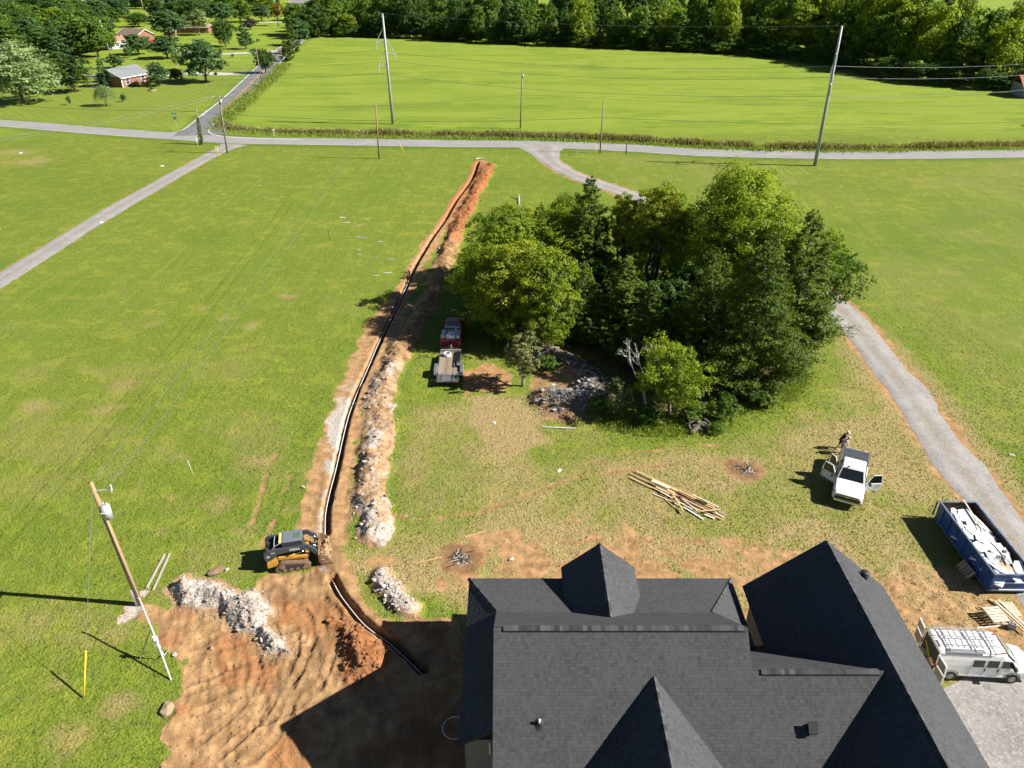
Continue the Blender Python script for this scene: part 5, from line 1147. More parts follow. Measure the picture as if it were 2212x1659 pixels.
rubble_stuff(bk, 'small_stones', near_line(SPOIL, 1.7, 2400, 9, .66, 1.0), 'stone_white', .03, .13, 9); rubble_stuff(bk, 'small_clods', near_line(SPOIL, 1.7, 2200, 10, .25, .85), 'clod_brown', .05, .18, 10); rubble_stuff(bk, 'clay_clods', near_line(SPOIL, 1.5, 1500, 11, 0, .38), 'clod_clay', .07, .28, 11)
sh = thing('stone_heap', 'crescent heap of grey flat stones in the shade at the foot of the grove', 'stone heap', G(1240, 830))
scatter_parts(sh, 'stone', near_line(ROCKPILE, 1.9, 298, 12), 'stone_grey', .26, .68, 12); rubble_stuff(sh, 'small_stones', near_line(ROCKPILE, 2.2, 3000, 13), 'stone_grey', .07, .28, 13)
# loose clods strewn over the bare ground (nobody could count them)
bare = MB(); lo = thing('loose_clods', 'crumbs of earth and gravel strewn over the bare ground', 'clods', G(600, 1450)); lo['kind'] = 'stuff'
rubble_stuff(lo, 'clods', in_poly(EXCAV, 5200, 14, 0), 'clod_brown', .02, .15, 14); rubble_stuff(lo, 'pale_stones', in_poly(EXCAV, 420, 15, .4) + near_line(TRENCH_A, 2.2, 500, 16, .5, 1), 'stone_white', .02, .10, 15); rubble_stuff(lo, 'sand_clods', in_poly(SANDYARD, 1500, 17, .3), 'stone_tan', .03, .14, 17)
# single boulders on the lot
def boulder(label, x, y, s, kind, sz=1.0, group=None, nm='boulder', dz=.1):
    p = G(x, y); o = link(nm, random.choice(ROCKS[kind]).copy(), None); o.location = (p.x, p.y, gz(p.x, p.y) + s * dz); o.scale = (s, s * (.8 if kind != 'limestone' else .38), s * sz); o.rotation_euler = (0, 0, random.uniform(0, 6) if kind != 'limestone' else random.uniform(-.25, .35)); tag(o, label, 'rock', group); return o
boulder('flat tan slab of rock at the edge of the grass near the bottom left', 364, 1534, 1.1, 'stone_tan', .6); boulder('flat brown rock slab behind the white limestone ridge', 467, 1237, 1.3, 'stone_tan', .5); boulder('white boulder beside the flat brown rock slab', 491, 1231, .35, 'stone_white')
boulder('lone pale boulder on the trampled grass left of the trench', 655, 1053, .45, 'stone_tan'); boulder('grey block of stone on the ground under the meter post', 378, 1415, .4, 'stone_white'); boulder('pale rock in the dirt beside the meter post', 457, 1400, .4, 'stone_tan'); boulder('rounded tan boulder at the end of the spoil bank', 804, 1150, .55, 'stone_tan', .9); boulder('second tan boulder at the end of the spoil bank', 830, 1152, .5, 'stone_tan', .9)
boulder('lone white stone on the dirt behind the left part of the house', 1105, 1209, .42, 'stone_white'); boulder('white stone in the straw grass right of the rear dormer', 1663, 1260, .45, 'stone_white', .6); boulder('white rock beside the left rear corner of the roof', 1045, 1292, .5, 'stone_white', .5)
OUT = [(560, 401, 1.6), (574, 427, 2.0), (555, 477, .9), (608, 425, 1.0), (630, 473, 1.2), (690, 477, 1.1), (740, 470, 2.2), (748, 481, 2.4), (775, 488, 2.0), (793, 473, 1.2), (775, 512, 2.0), (786, 515, 1.9), (812, 510, 1.3), (822, 522, 1.7), (775, 540, 1.2), (776, 550, 1.3), (811, 556, 1.5), (842, 560, 2.0), (822, 568, 1.2), (838, 589, 2.2), (812, 595, 1.6), (485, 420, 1.1), (484, 443, .9), (590, 430, .8), (528, 480, 1.4)]
for i, (x, y, s) in enumerate(OUT):
    boulder('flat pale limestone outcrop in the grass, %s' % ('in the row left of the trench' if x > 720 else 'scattered in the left meadow'), x, y, s * .62, 'limestone', .25, 'limestone outcrops in the left meadow' if x <= 720 else 'limestone outcrops left of the trench', 'rock_outcrop', .02)

# ================================================================== POLES AND WIRES
def catenary(a, b, sag, n=14): a, b = Vector(a), Vector(b); return [a + (b - a) * t - Vector((0, 0, 4 * sag * t * (1 - t))) for t in [k / n for k in range(n + 1)]]
def wire(label, a, b, sag, r=.012, mat='cable', group=None, nm='power_line'): return tag(MB().tube(catenary(a, b, sag), r, 5, cap=False).build(nm, mat, smooth=True, fix=False), label, 'wire', group)
def pole(label, x, y, H, r0, r1, mat, lean=0.0, nm='utility_pole', cat='utility pole'):
    p = G(x, y); t = thing(nm, label, cat, p); MB().tube([(0, 0, -.3), (lean * .5, 0, H * .5), (lean, 0, H)], [r0, (r0 + r1) / 2, r1], 12).build('shaft', mat, t, smooth=True); return t, p
# near service pole
pc, PC = pole('brown wooden service pole with a grey transformer near the bare earth', 304, 1306, 9.3, .17, .12, 'pole_wood', -.33)
tr = Vector((.22, -.35, 7.55)); tb = MB().cyl(tr - Vector((0, 0, .42)), tr + Vector((0, 0, .38)), .25, n=18).ball(tr + Vector((0, 0, .38)), (.25, .25, .09), 18, 5).build('transformer', 'galvanised', pc, smooth=True)
for dx, dy in ((.12, .05), (-.1, .1)): MB().tube([tr + Vector((dx, dy, .40)), tr + Vector((dx, dy, .50)), tr + Vector((dx, dy, .62))], [.05, .035, .02], 8).build('bushing', 'insulator', tb)
for s in (-1, 0, 1): MB().cyl(tr + Vector((s * .12, -.24, .1)), tr + Vector((s * .12, -.32, .1)), .03, n=8).build('terminal', 'insulator', tb)
for z in (.25, -.25): MB().box(tr + Vector((-.15, .2, z)), (.3, .1, .06)).build('mount_bracket', 'galvanised', tb)
MB().bar((-.2, 0, 8.7), (.55, .1, 8.75), .06, .06).build('arm', 'galvanised', pc); ct = MB().tube([(.55, .1, 8.55), (.6, .1, 8.75), (.62, .12, 9.05)], [.04, .06, .03], 8).build('fuse_cutout', 'insulator', pc); MB().tube([(.45, .25, 8.6), (.62, .05, 8.95)], [.03, .03], 6).build('fuse_tube', 'grey_trim', ct)
MB().tube([(.16, -.12, 0), (.02, -.15, 4), (-.15, -.13, 7.3)], .018, 5).build('ground_wire', 'galvanised', pc)
for x in (-.20, -.13): MB().cyl((x, -.13, 0), (x - .02, -.13, 1.35), .035, n=8).build('conduit', 'pipe_white', pc, smooth=True)
gt = PC + Vector((-.28, -.1, 8.95)); gb = G(181, 1510)
gw = thing('guy_wire', 'thin guy wire with a yellow guard anchoring the wooden service pole', 'guy wire', gb); MB().tube([gt - gb, Vector((0, 0, 0))], .012, 5).build('strand', 'cable', gw); d = (gt - gb).normalized(); MB().tube([d * .15, d * 2.5], .045, 8).build('guard', 'yellow_guard', gw, smooth=True)
# temporary meter post with two props
mg = G(370, 1470); mp_ = thing('meter_post', 'leaning white meter post held up by pipe props beside the bare earth', 'meter post', G(352, 1400)); m0 = mp_.location
top = ZAT(322, 1308, G(352, 1400).y + .3); a1 = G(370, 1470) - m0; a2 = G(302, 1424) - m0; tp = Vector((-.75, .6, 3.1))
j = tp * .45 + a1 * .55
MB().tube([a1, a1 * .5 + tp * .5 + Vector((.05, 0, 0)), tp], .045, 8).build('post', 'pipe_white', mp_, smooth=True); MB().bar(a2, a1 * .35 + tp * .65, .09, .04).build('prop', 'lumber_weathered', mp_)
mc = a1 * .48 + tp * .52; ax = (tp - a1).normalized(); bx = MB().box(mc + Vector((.05, -.07, 0)), (.24, .14, .5)).build('meter_box', 'meter_white', mp_, bevel=.015); MB().cyl(mc + Vector((.05, -.14, .1)), mc + Vector((.05, -.22, .1)), .08, n=14).build('meter', 'clear_lamp', bx, smooth=True); MB().box(mc + Vector((.1, -.09, -.52)), (.16, .1, .3)).build('breaker_box', 'meter_white', mp_, bevel=.01)
MB().tube([tp, tp + Vector((-.05, .05, .18)), tp + Vector((-.18, .1, .15))], .05, 8).build('weatherhead', 'galvanised', mp_, smooth=True); MB().tube([mc + Vector((.1, -.1, -.6)), mc + Vector((.25, -.1, -1.2)), Vector((.35, -.1, .02))], .03, 6).build('conduit', 'pipe_white', mp_, smooth=True)
for i, ((xa, ya), (xb, yb), lb) in enumerate([((317, 1270), (356, 1197), 'weathered plank lying in the grass, left of the pair behind the pole'), ((331, 1275), (367, 1195), 'weathered plank lying in the grass, right of the pair behind the pole')]):
    a, b_ = G(xa, ya, .06), G(xb, yb, .06); c = (a + b_) / 2; o = MB().bar(a - c, b_ - c, .13, .05).build('plank', 'lumber_weathered', loc=c); tag(o, lb, 'plank')
# distribution poles
pb, PB = pole('plain brown wooden pole standing by the near side of the main road', 819, 343, 10.0, .16, .11, 'pole_wood', .25); MB().box((0, 0, 9.2), (.5, .06, .06)).build('bracket', 'galvanised', pb); MB().tube([(-.25, 0, 9.2), (-.25, 0, 9.45)], .05, 8).build('insulator', 'insulator', pb)
pv, PV = pole('vine covered pole at the road junction', 436, 312, 6.9, .17, .14, 'pole_grey', .3)
r_ = np.random.default_rng(3); n_ = 900; zz = r_.uniform(.2, 5.2, n_); aa = r_.uniform(0, 6.28, n_); rr = .2 + r_.uniform(0, .28, n_) * (zz < 4); vn = quad_leaves(np.stack([np.cos(aa) * rr + zz * .045, np.sin(aa) * rr, zz], 1), r_.normal(0, 1, (n_, 3)), r_.uniform(.12, .3, n_), r_.uniform(.1, .2, n_), r_, r_.normal(.4, .15, n_)); link('vine', vn, 'leaf_olive', pv)
MB().bar((-2.2, 0, 6.4), (.3, 0, 6.5), .1, .1).build('arm', 'pole_grey', pv)
p4, P4 = pole('tall grey pole with a crossarm at the road junction', 491, 331, 10.6, .17, .12, 'pole_grey', .5); ca = MB().box((.5, 0, 10.2), (2.5, .12, .14)).build('crossarm', 'pole_grey', p4)
for x in (-.6, .5, 1.6): MB().tube([(x, 0, 10.27), (x, 0, 10.4), (x, 0, 10.6)], [.05, .09, .04], 8).build('insulator', 'insulator', ca)
MB().cyl((.75, -.25, 9.2), (.75, -.25, 9.9), .2, n=12).build('transformer', 'galvanised', p4, smooth=True)
p3, P3 = pole('slim grey pole beside the mouth of the gravel driveway', 1296, 331, 9.6, .15, .11, 'pole_grey', .1)
pd, PD = pole('grey wooden pole standing in the weeds at the edge of the far field', 1124, 278, 11.5, .17, .12, 'pole_grey', .35); MB().cyl((.5, -.2, 10.6), (.5, -.2, 11.2), .16, n=10).build('transformer', 'galvanised', pd, smooth=True); MB().bar((.3, 0, 10.8), (.5, -.15, 10.9), .05, .05).build('bracket', 'galvanised', pd)
p5, P5 = pole('grey roadside pole half hidden by the small dark tree', 567, 184, 10.0, .17, .12, 'pole_grey', -.2); MB().box((-.2, 0, 9.6), (1.6, .1, .12)).build('crossarm', 'pole_grey', p5)
p6, P6 = pole('pale light pole behind the brick house', 238, 118, 12.0, .2, .14, 'galvanised', -.6); MB().cyl((-.5, -.3, 10.2), (-.5, -.3, 11.0), .3, n=10).build('transformer', 'galvanised', p6, smooth=True)
p7, P7 = pole('pale pole on the upper lawn near the golden tree', 601, 50, 17.0, .22, .15, 'galvanised', -.3); MB().cyl((-.1, -.4, 13.5), (-.1, -.4, 14.5), .4, n=10).build('transformer', 'galvanised', p7, smooth=True)
p8, P8 = pole('pale pole among the trees near the top left', 313, 32, 15.0, .22, .15, 'galvanised', -.4); MB().cyl((-.1, -.4, 12.5), (-.1, -.4, 13.5), .4, n=10).build('transformer', 'galvanised', p8, smooth=True)
# transmission poles
def trans_pole(label, x, y, H, arms, lean):
    t, p = pole(label, x, y, H, .34, .20, 'steel_pole', lean, 'transmission_pole', 'power pole'); tips = []
    for z, s in arms:
        x0 = lean * z / H; A = Vector((x0, 0, z)); T = Vector((x0 + s[0], s[1], z - .25)); tips.append(p + T - Vector((0, 0, 1.6)))
        am = MB().bar(A, T, .14, .14).build('arm', 'insulator', t); MB().bar(A + Vector((0, 0, 3.1)), T, .09, .09).build('brace', 'insulator', am)
        q = MB()
        for k in range(6): q.cyl(T - Vector((0, 0, .2 + k * .22)), T - Vector((0, 0, .32 + k * .22)), .15, .10, 10)
        q.cyl(T, T - Vector((0, 0, 1.55)), .04, n=6); q.build('insulator_string', 'insulator', t)
    return t, p, tips
ta, PA, tipsA = trans_pole('tall grey transmission pole left of centre with three bracket arms', 849, 268, 22.6, [(17.2, (-1.9, -.3)), (15.0, (1.9, .3)), (12.6, (-1.9, -.3))], -.4)
tbp, PBb, tipsB = trans_pole('tall grey transmission pole on the right beside the main road', 1760, 358, 23.2, [(19.0, (-.5, -1.6)), (16.8, (.35, 1.6)), (14.2, (-.4, -1.6))], -.3)
right_off = [Vector((150, 112, 21)), Vector((150, 110, 18.8)), Vector((150, 110, 16.6)), Vector((150, 110, 14))]
g1 = 'transmission line conductors'
wire('shield wire between the tops of the two tall transmission poles', PA + Vector((-.4, 0, 22.6)), PBb + Vector((-.3, 0, 23.2)), 1.0, .022, 'cable', g1)
for i in range(3):
    wire('conductor strung between the two tall transmission poles, %s' % ('uppermost', 'middle', 'lowest')[i], tipsA[i], tipsB[i], 1.6, .026, 'cable', g1)
    wire('conductor running from the right transmission pole out of the picture, %s' % ('uppermost', 'middle', 'lowest')[i], tipsB[i], G(2330, 205 + 10 * i) + Vector((20, 0, 13 - i * 2)), 2.2, .026, 'cable', g1)
    wire('conductor leaving the left transmission pole towards the upper left, %s' % ('uppermost', 'middle', 'lowest')[i], tipsA[i], tipsA[i] + Vector((-150, 25 + i, 0)), 3.0, .022, 'cable_dark', g1)
# overhead service to the near pole, distribution lines
wire('upper overhead wire from the brown roadside pole to the wooden service pole', PB + Vector((.25, 0, 9.9)), PC + Vector((-.3, .1, 9.25)), 1.2, .013)
wire('lower overhead wire from the brown roadside pole to the wooden service pole', PB + Vector((.25, 0, 8.9)), PC + Vector((.60, .15, 9.0)), 1.3, .013)
wire('dark cable from the junction pole to the grey pole by the driveway', PV + Vector((.3, 0, 6.3)), P3 + Vector((.05, 0, 6.7)), 1.2, .03, 'cable_dark', 'roadside cables')
wire('dark cable from the driveway pole out of the right edge', P3 + Vector((.05, 0, 6.7)), Vector((130, 150, 6.5)), 1.5, .03, 'cable_dark', 'roadside cables'); wire('dark cable from the vine covered pole out of the left edge', PV + Vector((-2.2, 0, 6.5)), Vector((-140, 172, 6.8)), .8, .03, 'cable_dark', 'roadside cables')
wire('power line from the crossarm pole to the pole in the far field edge', P4 + Vector((.5, 0, 9.2)), PD + Vector((.2, 0, 7.2)), 1.4, .02, 'cable_dark', 'roadside cables'); wire('power line from the far field pole out of the right edge', PD + Vector((.2, 0, 7.2)), Vector((130, 168, 6.0)), 1.6, .02, 'cable_dark', 'roadside cables')
for i, x in enumerate((-.6, 1.6)):
    wire('pale wire from the crossarm pole towards the left edge, %s one' % ('left', 'right')[i], P4 + Vector((x, 0, 10.6)), Vector((-108 + i * 4, 96, 9.5)), 1.8, .022, 'cable', 'crossarm pole wires'); wire('wire from the crossarm pole up along the side road, %s one' % ('left', 'right')[i], P4 + Vector((x, 0, 10.6)), P5 + Vector((-.8 + i * 1.2, 0, 9.7)), 1.0, .022, 'cable', 'crossarm pole wires')
def stake(label, x, y, h, r, mat, tilt=(0, 0), nm='marker_stake', cat='stake', group=None):
    p = G(x, y); o = MB().tube([(0, 0, 0), (tilt[0], tilt[1], h)], [r, r * .9], 8).build(nm, mat, smooth=True, loc=p); return tag(o, label, cat, group)
stake('left yellow marker post beside the lane entrance', 470, 343, 2.4, .06, 'yellow_guard'); stake('right yellow marker post beside the lane entrance', 474, 343, 2.4, .06, 'yellow_guard'); stake('white stake in front of the vine covered pole', 428, 321, 2.2, .05, 'pipe_white'); stake('slanted yellow guy guard right of the brown roadside pole', 876, 337, 2.6, .06, 'yellow_guard', (-1.1, .3)); stake('slanted yellow guy guard beside the slim grey pole', 1285, 345, 2.6, .05, 'yellow_guard', (.15, 0)); stake('short dark post by the main road right of the driveway mouth', 1352, 333, 2.0, .09, 'charcoal'); stake('thin dark fence stake in the left meadow', 712, 520, 1.6, .03, 'charcoal'); stake('small white survey stake on the grass left of the loader', 418, 1026, 1.3, .02, 'pipe_white', (-.2, .1)); stake('white post cut by the left edge of the photo', 1, 497, 2.2, .07, 'pipe_white', (-.2, 0)); stake('yellow guy guard behind the brick house', 258, 144, 2.8, .07, 'yellow_guard', (-1.2, 0))
def mailbox(label, x, y, mat='galvanised'):
    t = thing('mailbox', label, 'mailbox', G(x, y)); MB().box((0, 0, .55), (.1, .1, 1.1)).build('post', 'trim_white', t); q = MB().box((0, 0, 1.15), (.2, .5, .12)); q.cyl((0, -.25, 1.22), (0, .25, 1.22), .1, n=10); q.build('box', mat, t); MB().box((.12, .1, 1.3), (.02, .1, .12)).build('flag', 'red_lamp', t)
mailbox('white mailbox by the weed strip right of the junction', 592, 293, 'trim_white'); mailbox('white mailbox on a post at the gravel driveway mouth', 1247, 335, 'trim_white'); mailbox('mailbox at the end of the house driveway', 553, 159, 'brick_red')
sg = thing('street_sign', 'green street name sign above a stop sign seen from behind', 'street sign', G(383, 278)); MB().cyl((0, 0, 0), (0, 0, 3.3), .04, n=8).build('post', 'galvanised', sg); MB().prism([(math.cos(PI / 8 + k * PI / 4) * .42, -.05, 2.3 + math.sin(PI / 8 + k * PI / 4) * .42) for k in range(8)], (0, -.02, 0)).build('stop_sign', 'sign_back', sg)
MB().box((0, 0, 3.15), (.95, .03, .24)).build('name_blade', 'sign_green', sg); MB().box((0, 0, 3.42), (.03, .9, .24)).build('name_blade', 'sign_green', sg)

# ================================================================== TRENCH PIPE
def trench_pipe(label, L, off, r, mat, z, skip=0):
    P = off_line(L, off)[skip:]; w = np.cumsum(np.random.default_rng(int(off * 100) + 50).normal(0, .02, len(P))); o = tag(MB().tube([(p[0] + .05 * math.sin(i * .23), p[1], z + .03 * math.sin(i * .4)) for i, p in enumerate(P)], r, 8).build('buried_pipe', mat, smooth=True), label, 'pipe'); return o
cut_i = min(range(len(TRENCH_A)), key=lambda i: abs(TRENCH_A[i][1] - 84))
trench_pipe('white pipe lying in the long trench', TRENCH_A, -.06, .032, 'pipe_white', -.22, cut_i); trench_pipe('black pipe beside the white pipe in the long trench', TRENCH_A, -.14, .022, 'pipe_black', -.24, cut_i)
trench_pipe('white pipe in the short trench leading to the house', TRENCH_B, -.02, .032, 'pipe_white', -.36); trench_pipe('black pipe in the short trench leading to the house', TRENCH_B, .09, .028, 'pipe_black', -.42)
p = G(1040, 347); tag(MB().ring((0, 0, .25), 1.0, .06, 20, 6, arc=(.2, 3.0)).build('pipe_end', 'pipe_white', loc=p, rotz=.1, smooth=True), 'curved white pipe end at the far end of the trench', 'pipe')
p = G(983, 1580); tag(MB().ring((0, 0, .3), .62, .022, 30, 6).build('hose_loop', 'hose_white', loc=p, smooth=True), 'white hose loop on the ground beside the left end of the house', 'hose')
p = G(1206, 924, .05); tag(MB().bar((-1.3, .12, 0), (1.4, -.1, 0), .09, .06).build('pipe_length', 'pipe_white', loc=p), 'grey-white pipe length lying in the shade in front of the grove', 'pipe')
for x, y, lb in ((1066, 912, 'scrap of white litter on the straw grass'), (1208, 1016, 'crumpled white litter left of the lumber stack'), (1195, 830, 'white scrap near the small olive tree'), (2185, 982, 'white sheet of litter on the grass right of the gravel driveway'), (1710, 327, 'white bag on the verge of the main road'), (350, 358, 'white scrap on the meadow left of the lane'), (45, 330, 'white speck of litter beside the main road at left'), (219, 480, 'white scrap on the lane')):
    p = G(x, y, .04); s = .24 if y > 700 else .38; o = MB().loft([[(math.cos(a) * s * rr, math.sin(a) * s * .6 * rr, z + .03 * math.sin(a * 3)) for a in [k * PI / 5 for k in range(10)]] for rr, z in ((1, 0), (.8, .05), (.3, .08))]).build('litter', 'litter_white', loc=(p.x, p.y, gz(p.x, p.y) + .01), rotz=random.uniform(0, 3)); tag(o, lb, 'litter')
# ================================================================== VEHICLES
def wheel(t, x, y, z, r, w, out):
    ty = MB().tube([(x, y - w / 2, z), (x, y - w * .42, z), (x, y + w * .42, z), (x, y + w / 2, z)], [r * .9, r, r, r * .9], 20).build('wheel', 'tyre', t, smooth=False)
    yo = y + out * (w / 2 + .004); MB().tube([(x, yo - out * .03, z), (x, yo, z)], [r * .62, r * .56], 16).build('rim', 'rim', ty); MB().cyl((x, yo, z), (x, yo + out * .025, z), r * .16, n=8).build('hub', 'chrome', ty)
    return ty
def car_body(t, name, mat, secs, bevel=.035, parent=None):
    """secs: (x, half width, z bottom, z shoulder, z top, half width top)"""
    S = [[(x, -w, zb), (x, w, zb), (x, w, zm), (x, wt, zt), (x, wt * .5, zt + .02), (x, -wt * .5, zt + .02), (x, -wt, zt), (x, -w, zm)] for x, w, zb, zm, zt, wt in secs]
    return MB().loft(S).build(name, mat, parent or t, bevel=bevel)
def cab_shell(t, mat, x0, x1, xr0, xr1, zb, zt, wb, wt, glass='car_glass'):
    """tapered cab with roof, pillars and set-in panes"""
    B = [(x0, -wb, zb), (x1, -wb, zb), (x1, wb, zb), (x0, wb, zb)]; T = [(xr0, -wt, zt - .07), (xr1, -wt, zt - .07), (xr1, wt, zt - .07), (xr0, wt, zt - .07)]
    cab = MB().loft([B, T]).loft([T, [(xr0 + .06, -wt + .07, zt), (xr1 - .1, -wt + .07, zt), (xr1 - .1, wt - .07, zt), (xr0 + .06, wt - .07, zt)]]).build('cab', mat, t, bevel=.04)
    def pane(nm, q, inset):
        c = sum((Vector(p) for p in q), Vector()) / 4; q = [c + (Vector(p) - c) * inset for p in q]; n = (q[1] - q[0]).cross(q[2] - q[0]).normalized(); mid = Vector(((x0 + x1) / 2, 0, (zb + zt) / 2)); n = n if n.dot(c - mid) > 0 else -n
        MB().prism([p + n * .006 for p in q], n * .012).build(nm, glass, cab)
    up = lambda a, b, f: tuple(a[i] + (b[i] - a[i]) * f for i in range(3))
    pane('windscreen', [B[1], B[2], T[2], T[1]], .88); pane('rear_window', [B[3], B[0], T[0], T[3]], .76)
    for s in ((0, 1), (3, 2)):
        a, b, c, d = B[s[0]], B[s[1]], T[s[1]], T[s[0]]; f = .46
        m0, m1 = up(a, b, f), up(d, c, f)
        pane('side_window', [m0, b, c, m1], .80); pane('side_window', [a, m0, m1, d], .80)
    return cab
def open_door(t, nm, hinge, L, ang, side, paint, mirror, zb=.55, zs=1.2, zt=1.83):
    """door swung about its front edge; local: hinge at origin, door runs back along -x before it swings"""
    d = bpy.data.objects.new(nm, None)  # placed through a mesh instead of an empty
    bpy.data.objects.remove(d)
    lo = MB().loft([[(0, -.04, zb), (0, .04, zb), (0, .05, zs), (0, -.03, zs)], [(-L, -.04, zb + .03), (-L, .04, zb + .03), (-L, .05, zs), (-L, -.03, zs)]]).build(nm, paint, t, bevel=.02, loc=hinge, rotz=side * ang)
    fr = MB(); P = [(0, 0, zs), (-.42, side * -.06, zt), (-L + .08, side * -.06, zt), (-L, 0, zs)]
    for a, b in zip(P[:-1], P[1:]): fr.bar(a, b, .05, .05)
    fr.build('window_frame', paint, lo); MB().prism([(-.12, 0, zs), (-.44, side * -.055, zt - .03), (-L + .1, side * -.055, zt - .03), (-L + .04, 0, zs)], (0, .008, 0)).build('pane', 'car_glass', lo)
    MB().box((-L + .16, side * .065, zs - .14), (.18, .03, .05)).build('handle', 'chrome', lo)
    if mirror: q = MB().box((-.12, side * .26, zs + .10), (.12, .26, .2)); q.bar((-.12, side * .03, zs + .02), (-.12, side * .2, zs + .06), .06, .06); q.build('mirror', 'black_plastic', lo, bevel=.02)
    return lo
# ---- white pickup with doors open
pk = thing('pickup_truck', 'white pickup truck with its doors open and a grey bed cover', 'pickup truck', (24.9, 43.05, 0), R(-116.9))
car_body(pk, 'body', 'white_paint', [(-2.92, .97, .62, .95, 1.30, .93), (-2.7, 1.01, .48, .95, 1.34, .96), (-.7, 1.02, .45, .95, 1.34, .96), (1.05, 1.02, .45, .95, 1.27, .93), (1.9, 1.02, .46, .95, 1.24, .90), (2.65, 1.0, .50, .92, 1.17, .86), (2.9, .94, .55, .85, 1.02, .80)])
cb = cab_shell(pk, 'white_paint', -.95, 1.35, -.70, .62, 1.26, 1.93, .93, .76)
tn = MB().box((-1.88, 0, 1.355), (1.86, 1.78, .04)).build('bed_cover', 'tonneau', pk, bevel=.012)
for x in (-2.35, -1.75): MB().box((x, 0, 1.378), (.02, 1.74, .006)).build('seam', 'black_plastic', tn)
for s in (-1, 1): MB().box((-1.88, s * .93, 1.36), (1.95, .1, .045)).build('bed_rail', 'grey_trim', pk, bevel=.01)
gr = MB().box((2.90, 0, .93), (.08, 1.5, .16)).build('grille', 'black_plastic', pk, bevel=.015); MB().box((2.945, 0, .93), (.02, 1.46, .04)).build('grille_bar', 'chrome', gr); MB().box((2.95, 0, .93), (.02, .3, .09)).build('emblem', 'chrome', gr)
MB().box((2.93, 0, .76), (.07, 1.66, .12)).build('lower_grille', 'black_plastic', pk, bevel=.015)
bp_ = MB().loft([[(2.86, -1.0, .44), (2.86, 1.0, .44), (2.86, 1.0, .66), (2.86, -1.0, .66)], [(3.0, -.82, .46), (3.0, .82, .46), (3.0, .82, .64), (3.0, -.82, .64)]]).build('front_bumper', 'chrome', pk, bevel=.02); MB().box((3.01, 0, .55), (.02, .5, .12)).build('number_plate', 'white_paint', bp_)
for s in (-1, 1): MB().loft([[(2.62, s * .99, .88), (2.62, s * .99, 1.04), (2.80, s * .8, 1.06), (2.80, s * .8, .90)], [(2.7, s * 1.01, .88), (2.7, s * 1.01, 1.03), (2.93, s * .76, 1.03), (2.93, s * .76, .9)]]).build('headlight', 'clear_lamp', pk); MB().box((-2.93, s * .88, 1.05), (.05, .14, .36)).build('tail_light', 'red_lamp', pk)
MB().box((-2.98, 0, .62), (.16, 1.8, .2)).build('rear_bumper', 'chrome', pk, bevel=.02); MB().box((-2.94, 0, 1.05), (.04, 1.55, .5)).build('tailgate', 'white_paint', pk, bevel=.02)
MB().box((.52, -.3, 1.95), (.16, .06, .05)).build('roof_antenna', 'black_plastic', pk)
for x in (-1.85, 1.85):
    for s in (-1, 1): wheel(pk, x, s * .88, .40, .40, .28, s)
    for s in (-1, 1): MB().ring((x, s * 1.0, .42), .47, .04, 14, 5, 'y', (0, PI)).build('wheel_arch', 'black_plastic', pk)
for s in (-1, 1): MB().box((.45, s * 1.012, .86), (1.05, .03, .62)).build('door_opening', 'interior', pk)
MB().box((-.55, -1.012, .86), (.8, .03, .6)).build('door_opening', 'interior', pk); MB().box((.3, 0, 1.1), (.5, 1.4, .5)).build('seat', 'interior', pk)
open_door(pk, 'front_door', (1.02, 1.02, 0), 1.12, R(-62), 1, 'white_paint', True) ; open_door(pk, 'front_door', (1.02, -1.02, 0), 1.12, R(-62), -1, 'white_paint', True); open_door(pk, 'rear_door', (-.1, -1.02, 0), .9, R(-48), -1, 'white_paint', False)
# ---- red service truck
rt_ = thing('pickup_truck', 'dark red service pickup with tool boxes in its bed, hitched to a trailer', 'pickup truck', (-5.90, 66.75, 0), R(87))
car_body(rt_, 'body', 'red_paint', [(-2.92, .96, .6, .95, 1.28, .9), (-2.7, .99, .5, .95, 1.3, .93), (-.2, .99, .45, .95, 1.3, .93), (1.3, .99, .45, .95, 1.22, .9), (2.4, .97, .48, .95, 1.15, .84), (2.85, .9, .52, .9, 1.02, .76)])
cab_shell(rt_, 'red_paint', -.25, 1.55, -.05, .9, 1.25, 1.95, .92, .76)
MB().box((-1.6, 0, 1.3), (2.3, 1.55, .06)).build('bed_floor', 'interior', rt_); MB().box((-2.95, 0, .98), (.05, 1.6, .52)).build('tailgate', 'red_paint', rt_, bevel=.02); MB().box((-3.02, 0, .6), (.18, 1.8, .2)).build('rear_bumper', 'grey_trim', rt_, bevel=.02)
for x, y, dx, dy, z, nm, mt in ((-.52, 0, .5, 1.5, 1.5, 'cross_toolbox', 'aluminium'), (-1.95, .72, 1.3, .42, 1.5, 'side_toolbox', 'aluminium'), (-1.95, -.72, 1.3, .42, 1.5, 'side_toolbox', 'aluminium'), (-2.05, 0, 1.2, .86, 1.44, 'bed_cover_panel', 'meter_white'), (-1.15, .66, .3, .36, 1.45, 'bucket', 'cloth_navy')):
    q = MB().box((x, y, z), (dx, dy, .36)).build(nm, mt, rt_, bevel=.025); MB().box((x, y, z + .185), (dx * .94, dy * .94, .02)).build('lid', mt, q, bevel=.008); MB().box((x - dx * .3, y, z + .2), (.06, .12, .02)).build('latch', 'grey_trim', q)
MB().box((-1.12, .1, 1.55), (.18, .7, .1)).build('level_tool', 'yellow_tool', rt_); MB().box((-1.1, -.4, 1.58), (.3, .3, .16)).build('white_bag', 'litter_white', rt_, bevel=.04)
